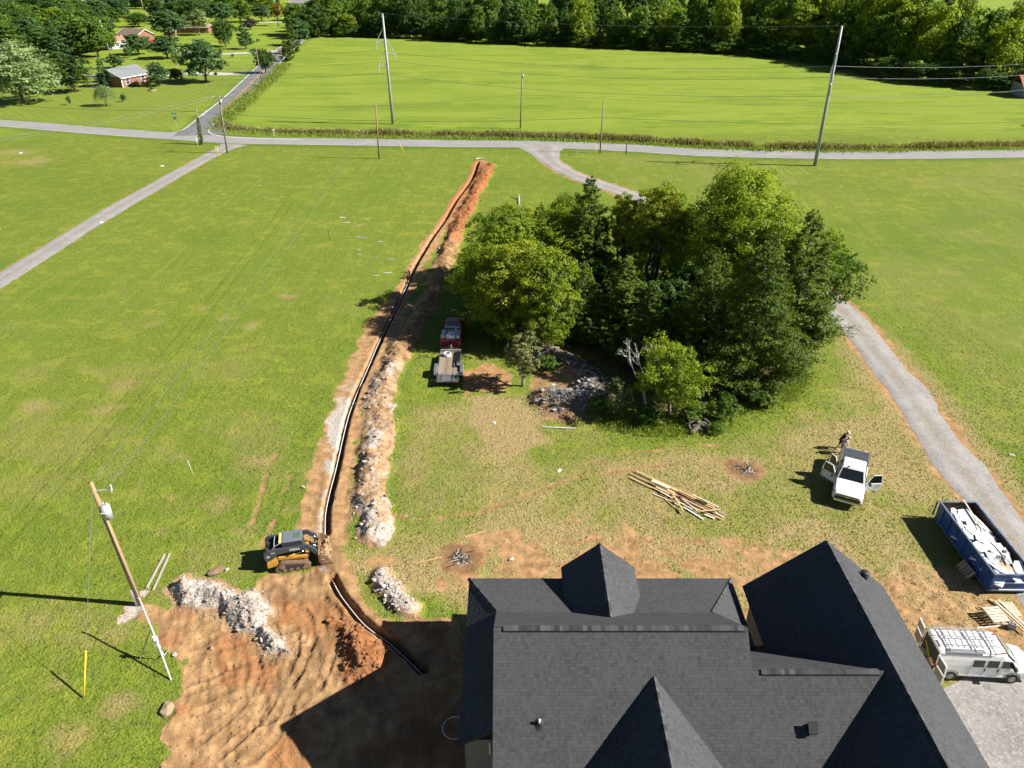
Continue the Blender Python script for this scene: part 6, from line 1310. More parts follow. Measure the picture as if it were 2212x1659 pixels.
for s in (-1, 1): MB().box((-2.95, s * .86, 1.05), (.05, .14, .3)).build('tail_light', 'red_lamp', rt_); MB().box((1.2, s * 1.1, 1.3), (.1, .22, .22)).build('mirror', 'red_paint', rt_, bevel=.02); MB().box((2.8, s * .66, .95), (.1, .3, .16)).build('headlight', 'clear_lamp', rt_)
for x in (-1.75, 1.8):
    for s in (-1, 1): wheel(rt_, x, s * .86, .40, .40, .27, s)
# ---- flat trailer
tl = thing('utility_trailer', 'flat wooden deck trailer with ramp gate behind the red truck', 'trailer', (-5.87, 59.85, 0), R(91))
fr = MB()
for s in (-1, 1): fr.box((0, s * 1.0, .58), (5.5, .1, .14))
for x in (-2.7, 0, 2.7): fr.box((x, 0, .58), (.1, 2.0, .12))
fr.build('frame', 'grey_trim', tl, bevel=.01)
plk = MB().box((0, 0, 0), (4.3, .155, .04)).mesh('deck_plank', bevel=.005, segs=1); plk.materials.append(M('deck_wood'))
for k in range(12): o = bpy.data.objects.new('deck_plank', plk); COL.objects.link(o); o.parent = tl; o.location = (.55, -.9 + k * .163, .665)
MB().box((-2.2, 0, .64), (1.1, 1.9, .03)).build('dovetail_plate', 'grey_trim', tl)
for s in (-1, 1):
    rp_ = MB()
    for dy in (-.2, .2): rp_.box((-2.15, s * .68 + dy, .71), (1.5, .04, .06))
    for k in range(7): rp_.box((-2.85 + k * .23, s * .68, .71), (.05, .4, .05))
    rp_.build('ramp', 'aluminium', tl); fd = MB().loft([[(x, s * 1.06, z) for x, z in ((-1.3, .45), (-1.1, .92), (.1, .92), (.3, .45))], [(x, s * 1.34, z) for x, z in ((-1.3, .45), (-1.1, .92), (.1, .92), (.3, .45))]]).build('fender', 'aluminium', tl, bevel=.03)
    for x in (-.95, -.1): wheel(tl, x, s * 1.2, .34, .34, .2, s)
    MB().box((-2.78, s * .9, .55), (.05, .16, .1)).build('tail_light', 'red_lamp', tl)
MB().box((2.75, 0, .82), (.08, 2.0, .36)).build('front_board', 'lumber_weathered', tl); tg = MB()
for s in (-1, 1): tg.bar((2.7, s * .8, .56), (3.95, 0, .56), .09, .12)
tg.build('tongue', 'grey_trim', tl); MB().cyl((3.6, 0, .55), (3.6, 0, 1.05), .05, n=8).build('jack', 'galvanised', tl)
cl = thing('pipe_coil', 'white coiled hose standing on the front of the trailer deck', 'hose coil', tl.matrix_basis @ Vector((2.05, .28, .69)))
for k in range(3): MB().ring((0, 0, .06 + k * .09), .34 - .015 * k, .055, 22, 6).build('coil_turn', 'hose_white', cl, smooth=True)
for k in range(8):
    o = tag(MB().tube([(-1.45 + (k % 3) * .06, 0, 0), (1.45 - (k % 2) * .1, .02, 0)], .06, 8).build('black_pipe', 'pipe_black', smooth=True), 'black pipe length lying along the right side of the trailer deck', 'pipe', 'black pipes on the trailer'); o.location = tl.matrix_basis @ Vector((1.15, -.95 + (k % 5) * .125, .75 + .11 * (k // 5))); o.rotation_euler = (0, 0, R(91) + .01 * (k - 4))
# ---- work van
vn_ = thing('work_van', 'white work van with ladders on its roof and rear doors open', 'van', (25.15, 26.95, 0), R(-3.5)); vn_.scale = (.945, .945, .97)
def van_sec(x, w, zb, zt, wt): return [(x, -w, zb), (x, w, zb), (x, w, (zb + zt) * .52), (x, w * .97, zt - .45), (x, wt, zt - .08), (x, wt * .7, zt), (x, -wt * .7, zt), (x, -wt, zt - .08), (x, -w * .97, zt - .45), (x, -w, (zb + zt) * .52)]
MB().loft([van_sec(-2.55, .97, .5, 2.05, .86), van_sec(-2.4, .99, .42, 2.10, .88), van_sec(.9, .99, .42, 2.10, .88), van_sec(1.15, .99, .42, 2.04, .86)]).build('body', 'van_white', vn_, bevel=.03)
MB().loft([van_sec(1.10, .985, .42, 2.03, .85), van_sec(1.95, .98, .42, 1.32, .84), van_sec(2.75, .95, .45, 1.12, .80), van_sec(2.98, .86, .5, .96, .7)]).build('hood', 'van_white', vn_, bevel=.03)
n_ = Vector((.66, 0, .75)); MB().prism([Vector((1.22, -.74, 1.985)) + n_ * .02, Vector((1.22, .74, 1.985)) + n_ * .02, Vector((1.86, .82, 1.44)) + n_ * .02, Vector((1.86, -.82, 1.44)) + n_ * .02], n_ * .012).build('windscreen', 'door_glass', vn_)
MB().tube([(1.9, -.84, 1.40), (1.98, 0, 1.38), (1.9, .84, 1.40)], .035, 6).build('wiper_cowl', 'black_plastic', vn_)
for s in (-1, 1):
    for x, wd in ((-.32, .62), (.46, .62)): q = MB().loft([[(x - wd / 2, s * .985, 1.22), (x + wd / 2, s * .985, 1.22), (x + wd / 2, s * .95, 1.72), (x - wd / 2, s * .95, 1.72)], [(x - wd / 2, s * 1.0, 1.22), (x + wd / 2, s * 1.0, 1.22), (x + wd / 2, s * .965, 1.72), (x - wd / 2, s * .965, 1.72)]]).build('side_window', 'car_glass', vn_)
    MB().loft([[(.95, s * .985, 1.22), (1.78, s * .985, 1.22), (1.45, s * .945, 1.70), (.95, s * .945, 1.72)], [(.95, s * 1.0, 1.22), (1.78, s * 1.0, 1.22), (1.45, s * .965, 1.70), (.95, s * .965, 1.72)]]).build('front_window', 'car_glass', vn_)
    for x in (.12, .82): MB().box((x, s * 1.0, 1.0), (.05, .03, .17)).build('door_handle', 'black_plastic', vn_)
    for x in (-.7, .08, .88): MB().box((x, s * .996, .95), (.012, .01, .9)).build('door_seam', 'grey_trim', vn_)
    MB().box((1.62, s * 1.14, 1.32), (.14, .24, .22)).build('mirror', 'black_plastic', vn_, bevel=.02); MB().box((-2.55, s * .93, 1.12), (.08, .12, .4)).build('tail_light', 'red_lamp', vn_); MB().box((2.9, s * .7, .82), (.1, .3, .16)).build('headlight', 'clear_lamp', vn_)
    MB().box((.2, s * .992, .52), (3.2, .02, .1)).build('lower_trim', 'van_white', vn_)
for x in (-1.62, 1.78):
    for s in (-1, 1): wheel(vn_, x, s * .9, .37, .37, .24, s); MB().ring((x, s * .985, .40), .44, .035, 14, 5, 'y', (0, PI)).build('wheel_arch', 'grey_trim', vn_)
MB().box((3.02, 0, .52), (.14, 1.85, .2)).build('front_bumper', 'grey_trim', vn_, bevel=.03); MB().box((-2.68, 0, .5), (.2, 1.8, .14)).build('rear_bumper', 'grey_trim', vn_, bevel=.02)
MB().box((-2.555, 0, 1.24), (.02, 1.6, 1.36)).build('cargo_opening', 'interior', vn_)
for k, (y, z, mt) in enumerate(((.4, .75, 'roof_rust'), (-.3, .7, 'rust_paint'), (.1, .95, 'loader_window'), (-.55, 1.0, 'lumber'))): MB().box((-2.6, y, z), (.1, .45, .28), Euler((.2 * k, 0, .3))).build('cargo_clutter', mt, vn_, bevel=.02)
MB().bar((-2.62, .5, 1.5), (-2.6, -.4, .9), .06, .06).build('cargo_level', 'yellow_tool', vn_)
for s, a in ((1, R(-78)), (-1, R(78))):
    d = MB().loft([[(0, -.03, .52), (0, .03, .52), (0, .03, 1.22), (0, -.03, 1.22)], [(-.86, -.03, .52), (-.86, .03, .52), (-.86, .03, 1.22), (-.86, -.03, 1.22)]]).build('rear_door', 'van_white', vn_, bevel=.012, loc=(-2.56, s * .93, 0), rotz=a * 1.2)
    f_ = MB(); P = [(0, 0, 1.22), (-.02, s * -.08, 1.98), (-.80, s * -.08, 1.98), (-.86, 0, 1.22)]
    for a_, b_ in zip(P[:-1], P[1:]): f_.bar(a_, b_, .06, .07)
    f_.build('door_frame', 'van_white', d); MB().prism([(-.04, 0, 1.24), (-.05, s * -.075, 1.95), (-.78, s * -.075, 1.95), (-.82, 0, 1.24)], (0, .008, 0)).build('door_glass', 'door_glass', d); MB().box((-.44, -s * .035, .86), (.7, .02, .55)).build('door_panel', 'door_panel', d)
# roof patches of bare primer where the paint peeled
for cx, cy, rx, ry in ((1.02, -.18, .10, .26), (1.08, .22, .09, .2), (.55, -.78, .28, .03), (.98, -.70, .16, .05), (.98, .62, .14, .06)):
    MB().loft([[(cx + math.cos(a) * rx * (1 + .25 * math.sin(3 * a)), cy + math.sin(a) * ry, 2.092 + z - .03 * max(0, (abs(cy) - .5)) - (.06 if cx > 1.0 else 0)) for a in [k * PI / 6 for k in range(12)]] for z in (0, .02)]).build('peeled_paint', 'rust_paint', vn_)
rk = MB()
for x in (-2.0, -.6, .4): rk.bar((x, -.9, 2.2), (x, .9, 2.2), .06, .04)
for s in (-1, 1):
    rk.bar((-2.35, s * .9, 2.2), (.55, s * .9, 2.2), .05, .05)
    for x in (-2.0, -.6, .4): rk.bar((x, s * .9, 2.05), (x, s * .9, 2.2), .05, .05)
rk.build('roof_rack', 'aluminium', vn_)
MB().box((-1.1, -.74, 2.16), (2.0, .26, .06)).build('rack_tray', 'aluminium', vn_, bevel=.01)
for nm_, y, x0, x1, lb in (('ladder', .42, -2.75, .6, 'aluminium ladder on the far side of the van roof rack'), ('ladder', -.22, -2.3, .75, 'aluminium ladder on the near side of the van roof rack')):
    la = thing(nm_, lb, 'ladder', vn_.matrix_basis @ Vector(((x0 + x1) / 2, y, 2.27)), R(-3.5)); h_ = (x1 - x0) / 2
    for s in (-1, 1): MB().box((0, s * .21, 0), (x1 - x0, .03, .08)).build('rail', 'aluminium', la)
    for k in range(int((x1 - x0) / .32)): MB().cyl((-h_ + .2 + k * .32, -.21, 0), (-h_ + .2 + k * .32, .21, 0), .025, n=6).build('rung', 'aluminium', la)
# ---- crawler loader
hd = R(13); nearc = G(634, 1232); ldc = nearc + Vector((-math.sin(hd), math.cos(hd), 0)) * .98
ld = thing('track_loader', 'yellow and grey compact track loader pushing earth into the trench', 'loader', ldc, hd)
prof = [(-.95, .08), (-.75, 0), (.85, 0), (1.08, .14), (1.12, .34), (.98, .46), (-.35, .72), (-.62, .74), (-.80, .62), (-1.05, .26)]
pad = MB().box((0, 0, .012), (.055, .44, .03)).mesh('track_pad'); pad.materials.append(M('track_rubber'))
for s in (-1, 1):
    tk = MB().prism([(x, s * .86 - .2, z + .02) for x, z in prof], (0, .4, 0)).build('track', 'track_rubber', ld, bevel=.03)
    inn = MB().prism([(x * .86, s * (.86 + .195), .36 + (z - .36) * .66 + .01) for x, z in prof], (0, s * .012, 0)).build('track_frame', 'interior', tk)
    for x in (-.5, -.1, .3, .7): MB().cyl((x, s * 1.055, .18), (x, s * 1.09, .18), .12, n=12).build('roller', 'muddy_steel', tk)
    for x, z, r in ((.88, .28, .2), (-.6, .46, .17)): MB().cyl((x, s * 1.055, z), (x, s * 1.085, z), r, n=14).build('sprocket', 'muddy_steel', tk)
    P = [Vector((x, 0, z + .02)) for x, z in prof] + [Vector((prof[0][0], 0, prof[0][1] + .02))]
    for a, b_ in zip(P[:-1], P[1:]):
        n = int((b_ - a).length / .105 + .5)
        for k in range(n):
            p = a + (b_ - a) * (k + .5) / max(n, 1); d = (b_ - a).normalized(); o = bpy.data.objects.new('track_pad', pad); COL.objects.link(o); o.parent = tk; nn = Vector((-d.z, 0, d.x)); nn = nn if nn.dot(p - Vector((0, 0, .36))) > 0 else -nn
            xx = d if d.cross(nn).y < 0 else -d; o.matrix_local = Matrix.Translation(p + Vector((0, s * .86, 0))) @ Matrix((xx, Vector((0, 1, 0)), nn)).transposed().to_4x4()
MB().loft([[(-1.45, -.6, .35), (-1.45, .6, .35), (-1.45, .6, .95), (-1.45, -.6, .95)], [(1.05, -.58, .3), (1.05, .58, .3), (1.05, .58, .85), (1.05, -.58, .85)]]).build('chassis', 'loader_yellow', ld, bevel=.03)
for s in (-1, 1): MB().loft([[(-1.5, s * .55, .45), (-1.5, s * .98, .45), (-1.5, s * .98, .80), (-1.5, s * .55, .85)], [(-.85, s * .55, .5), (-.85, s * .9, .5), (-.85, s * .9, .95), (-.85, s * .55, 1.0)]]).build('rear_fender', 'loader_yellow', ld, bevel=.03); MB().bar((-.8, s * .72, .95), (1.0, s * .72, .80), .16, .2).build('side_sill', 'loader_yellow', ld, bevel=.02)
MB().loft([[(-1.55, -.56, .9), (-1.55, .56, .9), (-1.55, .5, 1.45), (-1.55, -.5, 1.45)], [(-.55, -.56, .9), (-.55, .56, .9), (-.55, .5, 1.55), (-.55, -.5, 1.55)]]).build('engine_hood', 'interior', ld, bevel=.04)
q = MB().ring((-1.2, .0, 1.5), .2, .035, 14, 6).build('exhaust_ring', 'black_plastic', ld)
cabm = MB().loft([[(-.55, -.52, .85), (.85, -.52, .85), (.85, .52, .85), (-.55, .52, .85)], [(-.50, -.5, 1.9), (.78, -.5, 1.9), (.78, .5, 1.9), (-.50, .5, 1.9)]]).build('cab', 'interior', ld, bevel=.03)
rf = MB().box((.18, 0, 1.98), (1.22, 1.06, .1)).build('cab_roof', 'loader_roof', ld, bevel=.04); MB().box((.48, -.02, 2.035), (.42, .52, .02)).build('roof_window', 'loader_window', rf, bevel=.01)
for k in range(4): MB().box((.33 + k * .1, -.02, 2.05), (.015, .5, .015)).build('window_bar', 'loader_roof', rf)
MB().box((-.55, 0, 1.95), (.2, .98, .07)).build('roof_band', 'loader_cream', ld, bevel=.015)
g_ = MB()
for s in (-1, 1): g_.bar((-.62, s * .46, 1.9), (-.98, s * .46, 1.72), .045, .045)
g_.bar((-.95, -.48, 1.73), (-.95, .48, 1.73), .05, .05); g_.bar((-.95, -.46, 1.7), (-1.15, -.46, 1.45), .04, .04); g_.build('rear_guard', 'galvanised', ld)
for s in (-1, 1):
    y0 = s * .70 - (.075 if s > 0 else -.075) - .0; am = MB().prism([(-1.62, s * .70 - .07, 1.05), (-1.5, s * .70 - .07, .82), (-1.15, s * .70 - .07, .95), (-.75, s * .70 - .07, 1.32), (1.02, s * .70 - .07, 1.42), (1.32, s * .70 - .07, 1.1), (1.62, s * .70 - .07, .62), (1.78, s * .70 - .07, .66), (1.52, s * .70 - .07, 1.32), (1.1, s * .70 - .07, 1.72), (-1.35, s * .70 - .07, 1.68), (-1.62, s * .70 - .07, 1.5)], (0, .14, 0)).build('lift_arm', 'loader_grey', ld, bevel=.015)
    ys = s * .70 + s * .073
    for tx, ps, sz in (('DEERE', (.28, 1.535), .19), ('333G', (-1.05, 1.47), .10)):
        me = text_mesh(tx, sz); o = link('lettering', me, 'trim_white', am); o.location = (ps[0], ys, ps[1]); o.rotation_euler = (PI / 2, 0, 0 if s < 0 else PI); o.scale = (1.15, 1.25, 1)
    e = MB().ring((-1.38, ys, 1.22), .085, .008, 16, 4, 'y'); e.prism([(-1.44, ys, 1.19), (-1.41, ys, 1.23), (-1.37, ys, 1.235), (-1.335, ys, 1.265), (-1.32, ys, 1.25), (-1.345, ys, 1.225), (-1.33, ys, 1.19), (-1.36, ys, 1.21), (-1.40, ys, 1.205)], (0, s * .004, 0)); e.build('emblem', 'trim_white', am)
    MB().tube([(-.35, s * .73, .98), (.25, s * .73, 1.1)], .055, 8).build('lift_cylinder', 'loader_yellow', ld, smooth=True); MB().tube([(.25, s * .73, 1.1), (.8, s * .72, 1.25)], .03, 8).build('cylinder_rod', 'chrome', ld, smooth=True)
    MB().tube([(1.18, s * .42, 1.5), (1.75, s * .42, 1.12)], [.05, .05], 8).build('tilt_cylinder', 'chrome', ld, smooth=True)
MB().bar((1.45, -.68, 1.0), (1.45, .68, 1.0), .12, .12).build('cross_tube', 'loader_grey', ld)
sec = [(1.66, 1.02), (1.62, .42), (1.78, .12), (2.50, .16), (2.50, .20), (1.86, .22), (1.74, .48), (1.80, 1.02)]
bk_ = MB().prism([(x, -1.05, z) for x, z in sec], (0, 2.1, 0))
for y in (-1.05, 1.02): bk_.prism([(1.66, y, 1.02), (1.62, y, .42), (1.78, y, .12), (2.50, y, .16), (2.34, y, .5), (1.98, y, 1.0)], (0, .03, 0))
bko = bk_.build('bucket', 'muddy_steel', ld); 
q = MB(); r_ = np.random.default_rng(2)
for k in range(60): q.ball((2.05 + r_.normal(0, .16), r_.uniform(-.95, .95), .35 + r_.uniform(0, .3)), tuple(r_.uniform(.06, .2, 3)), 6, 4)
dl = q.build('bucket_load', 'clod_brown', ld); dl['kind'] = 'stuff'
MB().box((1.63, 0, .62), (.1, 1.2, .5)).build('quick_hitch', 'loader_yellow', ld, bevel=.02)
# ---- roll-off dumpster
dp = thing('dumpster', 'blue roll-off dumpster full of broken white drywall', 'dumpster', (30.42, 35.75, 0), R(-1.0)); L2, W2, HH = 3.38, 1.2, 1.58
for s in (-1, 1):
    sd = MB().box((s * W2, 0, .2 + (HH - .2) / 2), (.05, L2 * 2, HH - .2)).build('side_wall', 'dumpster_blue', dp); MB().box((s * (W2 - .03), 0, .9), (.012, L2 * 2 - .1, HH - .3)).build('inner_lining', 'dumpster_rust', sd)
    for k in range(8): MB().box((s * (W2 + .05), -L2 + .35 + k * .95, .85), (.07, .12, HH - .35)).build('rib', 'dumpster_blue', sd, bevel=.01)
    MB().box((s * W2, 0, HH), (.12, L2 * 2 + .05, .09)).build('top_rail', 'worn_edge', sd, bevel=.015); MB().box((s * (W2 + .03), 0, .24), (.1, L2 * 2, .1)).build('bottom_rail', 'worn_edge', sd)
for s in (-1, 1):
    en = MB().box((0, s * L2, .85), (W2 * 2, .05, HH - .22)).build('end_wall' if s > 0 else 'rear_gate', 'dumpster_blue', dp); MB().box((0, s * (L2 - .03), .9), (W2 * 2 - .1, .012, HH - .3)).build('inner_lining', 'dumpster_rust', en); MB().box((0, s * L2, HH), (W2 * 2 + .1, .11, .085)).build('top_rail', 'worn_edge', en, bevel=.015)
    for z in (.35, .95): MB().box((0, s * (L2 + .05), z), (W2 * 2 - .25, .08, .09)).build('cross_bar', 'bar_white', en, bevel=.01)
MB().box((W2 + .08, -L2 + .1, .5), (.1, .2, .3)).build('latch', 'worn_edge', dp); MB().box((0, 0, .2), (W2 * 2, L2 * 2, .08)).build('floor', 'dumpster_rust', dp)
for y in (-2.6, 2.6):
    for s in (-1, 1): MB().cyl((s * .85 - .08, y, .1), (s * .85 + .08, y, .1), .1, n=12).build('roller_wheel', 'grey_trim', dp)
rd = random.Random(4); dm = dp.matrix_basis
def sheet(x, y, z, lx, ly, rot, mat, th=.016, lb='broken drywall sheet lying in the blue dumpster', nm='drywall_sheet', grp='drywall scraps in the dumpster', cat='drywall'):
    n = 7; P = []
    for k in range(n): a = 2 * PI * k / n + rd.uniform(-.25, .25); c, s = math.cos(a), math.sin(a); m = 1 / max(abs(c), abs(s)); P.append((c * m * lx / 2 * rd.uniform(.8, 1), s * m * ly / 2 * rd.uniform(.85, 1), 0))
    o = MB().prism(P, (0, 0, th)).build(nm, mat); o.location = dm @ Vector((x, y, z)); o.rotation_euler = rot; return tag(o, lb, cat, grp)
mound = MB()
for k in range(26): mound.box((rd.uniform(-.9, .9), rd.uniform(-3.1, 3.1), rd.uniform(.55, .95)), (rd.uniform(.5, 1.1), rd.uniform(.6, 1.4), .1), Euler((rd.uniform(-.2, .2), rd.uniform(-.2, .2), rd.uniform(0, 3))))
o = mound.build('debris_fill', 'drywall', loc=dp.location); tag(o, 'layer of mixed drywall scrap filling the lower dumpster', 'debris'); o['kind'] = 'stuff'
for k in range(52): sheet(rd.uniform(-.80, .55), rd.uniform(-2.9, 2.7), 1.12 + .36 * rd.random(), rd.uniform(.22, .8), rd.uniform(.9, 2.3), (rd.uniform(-.12, .12), rd.uniform(-.3, .2), rd.uniform(-.35, .45)), 'drywall')
sheet(-.1, 2.0, 1.46, .95, 1.7, (.06, -.1, .15), 'drywall', lb='large clean white drywall sheet on top at the far end of the dumpster', grp=None); sheet(.62, 1.45, 1.42, .5, 2.0, (.1, .55, .3), 'drywall', lb='tilted white sheet leaning on the right wall of the dumpster', grp=None); sheet(.1, -.3, 1.42, .9, 2.3, (-.03, .12, -.25), 'drywall', lb='long white sheet across the middle of the dumpster', grp=None)
sheet(-.15, -2.3, 1.36, 1.1, 1.3, (0, .05, .4), 'drywall_brown', lb='brown backed drywall sheet at the near end of the dumpster', grp=None); sheet(.75, -2.6, 1.38, .6, 1.2, (.15, -.2, -.3), 'drywall', lb='white corner sheet at the near right of the dumpster', grp=None); sheet(.98, -2.2, 1.2, .04, 1.6, (0, 1.3, 0), 'lumber', lb='tan board against the right wall of the dumpster', nm='board', grp=None, cat='board')
o = MB().ball((0, 0, 0), (.32, .26, .2), 12, 8).build('rubbish_bag', 'plastic_bag', smooth=True); o.location = dm @ Vector((.62, -1.3, 1.32)); tag(o, 'grey rubbish bag lying on the drywall in the dumpster', 'bag')
o = MB().bar((-.05, -1.4, 0), (.1, 1.5, .25), .09, .05).build('board', 'lumber_pale'); o.location = dm @ Vector((.25, 1.95, 1.5)); tag(o, 'long pale board sticking out of the far end of the dumpster', 'board')
q = MB(); 
for k in range(9): q.ring((rd.uniform(-.3, .3), rd.uniform(-.3, .3), rd.uniform(0, .1)), rd.uniform(.12, .28), .012, 14, 4)
o = q.build('wire_tangle', 'dumpster_rust'); o.location = dm @ Vector((.1, -2.0, 1.47)); tag(o, 'brown tangle of wire on the near end of the dumpster load', 'wire')
# ---- pallets, planks, block on the right
def pallet(label, loc, rot, W=1.0, L=1.2, mat='pallet_wood', slats=6):
    t = thing('pallet', label, 'pallet', loc); t.rotation_euler = rot; sl = MB().box((0, 0, 0), (W, L / slats * .74, .022)).mesh('slat', bevel=.003, segs=1); sl.materials.append(M(mat))
    for k in range(slats): o = bpy.data.objects.new('slat', sl); COL.objects.link(o); o.parent = t; o.location = (0, -L / 2 + (k + .5) * L / slats, .125)
    for k in (0, slats // 2, slats - 1): o = bpy.data.objects.new('bottom_slat', sl); COL.objects.link(o); o.parent = t; o.location = (0, -L / 2 + (k + .5) * L / slats, .011)
    for x in (-W / 2 + .03, 0, W / 2 - .03): MB().box((x, 0, .068), (.045, L, .09)).build('stringer', mat, t)
    return t
pallet('weathered pallet leaning against the left side of the blue dumpster', (28.72, 34.15, .05), Euler((0, R(-52), R(4))), 1.0, 1.25, 'pallet_wood', 5)
a = G(2145, 1340); pallet('pale wooden pallet lying on the sandy ground by the van', (a.x, a.y, gz(a.x, a.y) + .32), Euler((R(4), R(3), R(8))), 1.05, 1.1, 'lumber_pale', 6)
def board(label, p0, p1, w, th, z, mat, group=None, nm='board'):
    a, b_ = G(*p0), G(*p1); a.z = b_.z = z; c = (a + b_) / 2; L = (b_ - a).length; o = MB().box((0, 0, 0), (L, w, th)).build(nm, mat, bevel=.004, segs=1, loc=c, rotz=math.atan2(b_.y - a.y, b_.x - a.x)); return tag(o, label, 'board', group)
f2 = lambda x, y: (2052.7 + x * .07467, 1265.3 + y * .07467)
PL = [((1150, 400), (2130, 1330), .14, 'lumber'), ((1260, 470), (2180, 1290), .14, 'lumber_pale'), ((1370, 460), (2200, 1250), .14, 'lumber_pale'), ((1570, 890), (2120, 1400), .1, 'lumber'), ((810, 600), (1940, 1170), .09, 'lumber'), ((1020, 630), (1680, 1010), .09, 'stick_wood'), ((1760, 1110), (2090, 1420), .09, 'lumber')]
for i, (a, b_, w_, mt) in enumerate(PL): board('%s long plank in the loose stack right of the pallet' % ('tan', 'pale')[mt == 'lumber_pale'], f2(*a), f2(*b_), w_, .04, .06 + .045 * (i % 4), mt, 'planks right of the pallet')
for i in range(5): board('short pale board in the neat row beside the long planks', f2(1480 + i * 68, 490), f2(1790 + i * 66, 905), .11, .03, .05, 'lumber_pale', 'short pale boards by the dumpster')
board('stout timber under the front edge of the pale pallet', f2(760, 1255), f2(1660, 1140), .12, .1, .06, 'lumber_pale')
a = G(2052.7 + 1750 * .07467, 1265.3 + 1230 * .07467); cbk = thing('concrete_block', 'grey hollow concrete block standing beside the pale pallet', 'concrete block', (a.x, a.y, 0), R(-28)); q = MB()
for y in (-.085, .085): q.box((0, y, .2), (.4, .035, .4))
for x in (-.18, 0, .18): q.box((x, 0, .2), (.04, .135, .398))
q.build('shell', 'block_grey', cbk)
# ---- lumber stack in the yard
f3 = lambda x, y: (1283 + x * .14, 999.8 + y * .14)
LB = [((650, 150), (1560, 575), .14, 'lumber', 2), ((565, 178), (1400, 592), .10, 'stick_wood', 1), ((550, 240), (1420, 640), .11, 'lumber', 1), ((890, 305), (1160, 425), .28, 'lumber_pale', 3), ((1000, 335), (1930, 790), .12, 'lumber', 3), ((1060, 400), (1880, 800), .14, 'lumber', 2), ((1150, 400), (1900, 735), .12, 'lumber', 3), ((1515, 535), (1912, 730), .10, 'lumber_pale', 4), ((905, 482), (1190, 598), .08, 'lumber_pale', 0), ((1100, 570), (1358, 800), .08, 'lumber', 0), ((1208, 515), (1378, 795), .09, 'lumber', 4), ((1020, 470), (1510, 745), .09, 'lumber_pale', 2), ((1285, 535), (1625, 805), .12, 'lumber_weathered', 3), ((1250, 490), (2000, 870), .12, 'lumber_pale', 2), ((1350, 640), (1980, 892), .10, 'lumber', 1), ((1618, 803), (1945, 778), .08, 'lumber', 5), ((1380, 700), (1682, 885), .10, 'litter_white', 1), ((1700, 812), (1862, 878), .11, 'litter_white', 1), ((1575, 612), (1745, 685), .11, 'dumpster_rust', 5), ((1780, 700), (2035, 850), .14, 'lumber_weathered', 3), ((1120, 460), (1750, 780), .13, 'lumber', 3), ((1300, 470), (1850, 730), .13, 'lumber', 4), ((950, 400), (1250, 540), .09, 'lumber_pale', 2), ((1180, 600), (1560, 800), .08, 'lumber_pale', 0)]
for i, (a, b_, w_, mt, lay) in enumerate(LB):
    desc = {'lumber': 'tan', 'lumber_pale': 'pale', 'stick_wood': 'orange-brown', 'lumber_weathered': 'grey-brown', 'litter_white': 'white painted', 'dumpster_rust': 'dark brown'}[mt]
    board('%s board in the loose lumber stack on the grass' % desc, f3(*a), f3(*b_), w_, .04, .05 + lay * .055 + .004 * (i % 4), mt, 'boards of the lumber stack')
# ---- burnt patches with charred sticks
for k, (c, lb) in enumerate(((BURN1, 'burnt brush heap with ash on the dirt left of the house'), (BURN2, 'round burnt fire spot with white ash near the lumber stack'))):
    t = thing('fire_spot', lb, 'fire spot', (c[0], c[1], gz(*c))); rr_ = random.Random(k)
    for i in range(34 if k == 0 else 26):
        a = rr_.uniform(0, 6.28); d = rr_.uniform(0, .8) ** 1.0; l_ = rr_.uniform(.15, .8 if k == 0 else .5); b_ = rr_.uniform(0, 6.28); x, y = math.cos(a) * d, math.sin(a) * d
        MB().tube([(x, y, .03), (x + math.cos(b_) * l_, y + math.sin(b_) * l_, rr_.uniform(.03, .22))], [.025, .012], 5).build('charred_stick', rr_.choice(('charcoal', 'charcoal', 'charcoal', 'ash_pale')), t)
    for i in range(16): x, y = rr_.gauss(.15, .3), rr_.gauss(-.2, .25); MB().box((x, y, .03), (rr_.uniform(.05, .2), rr_.uniform(.03, .08), .03), Euler((0, 0, rr_.uniform(0, 3)))).build('ash_piece', 'ash_pale', t)
for (a, b_, lb) in (((897, 1219), (955, 1205), 'orange stick lying on the grass left of the burnt brush heap'), ((1005, 1162), (1052, 1148), 'orange stick lying above the burnt brush heap')): board(lb, a, b_, .06, .05, .06, 'stick_wood', nm='stick')
# ---- stump pile and broken snag in the grove
sp_ = thing('stump_pile', 'pile of cut logs and stumps at the front edge of the grove', 'log pile', G(1510, 925)); rr_ = random.Random(6)
for i in range(14): a, l_, r0 = rr_.uniform(0, 3.1), rr_.uniform(.4, .9), rr_.uniform(.1, .2); x, y, z = rr_.gauss(0, .5), rr_.gauss(0, .35), .18 + .3 * rr_.random(); v = Vector((math.cos(a), math.sin(a), rr_.uniform(-.2, .3))) * l_ / 2; q = MB().tube([Vector((x, y, z)) - v, Vector((x, y, z)) + v], r0, 9).build('log', 'bark', sp_); MB().tube([Vector((x, y, z)) - v * 1.005, Vector((x, y, z)) - v * 1.02], r0 * .85, 9).build('cut_face', 'lumber_pale', q)
sn = thing('snag', 'broken pale tree stump standing behind the left side of the grove', 'stump', G(1118, 462)); MB().tube([(0, 0, 0), (.1, 0, 1.5), (.15, .1, 2.6)], [.3, .26, .2], 8).build('stem', 'bark_pale', sn, smooth=True); MB().tube([(.1, 0, 2.2), (-1.0, 0, 2.6)], [.16, .08], 6).build('limb', 'bark', sn); MB().prism([(.15, -.1, 2.5), (.3, .1, 2.5), (.2, 0, 3.1)], (0, .1, 0)).build('splinter', 'lumber', sn)
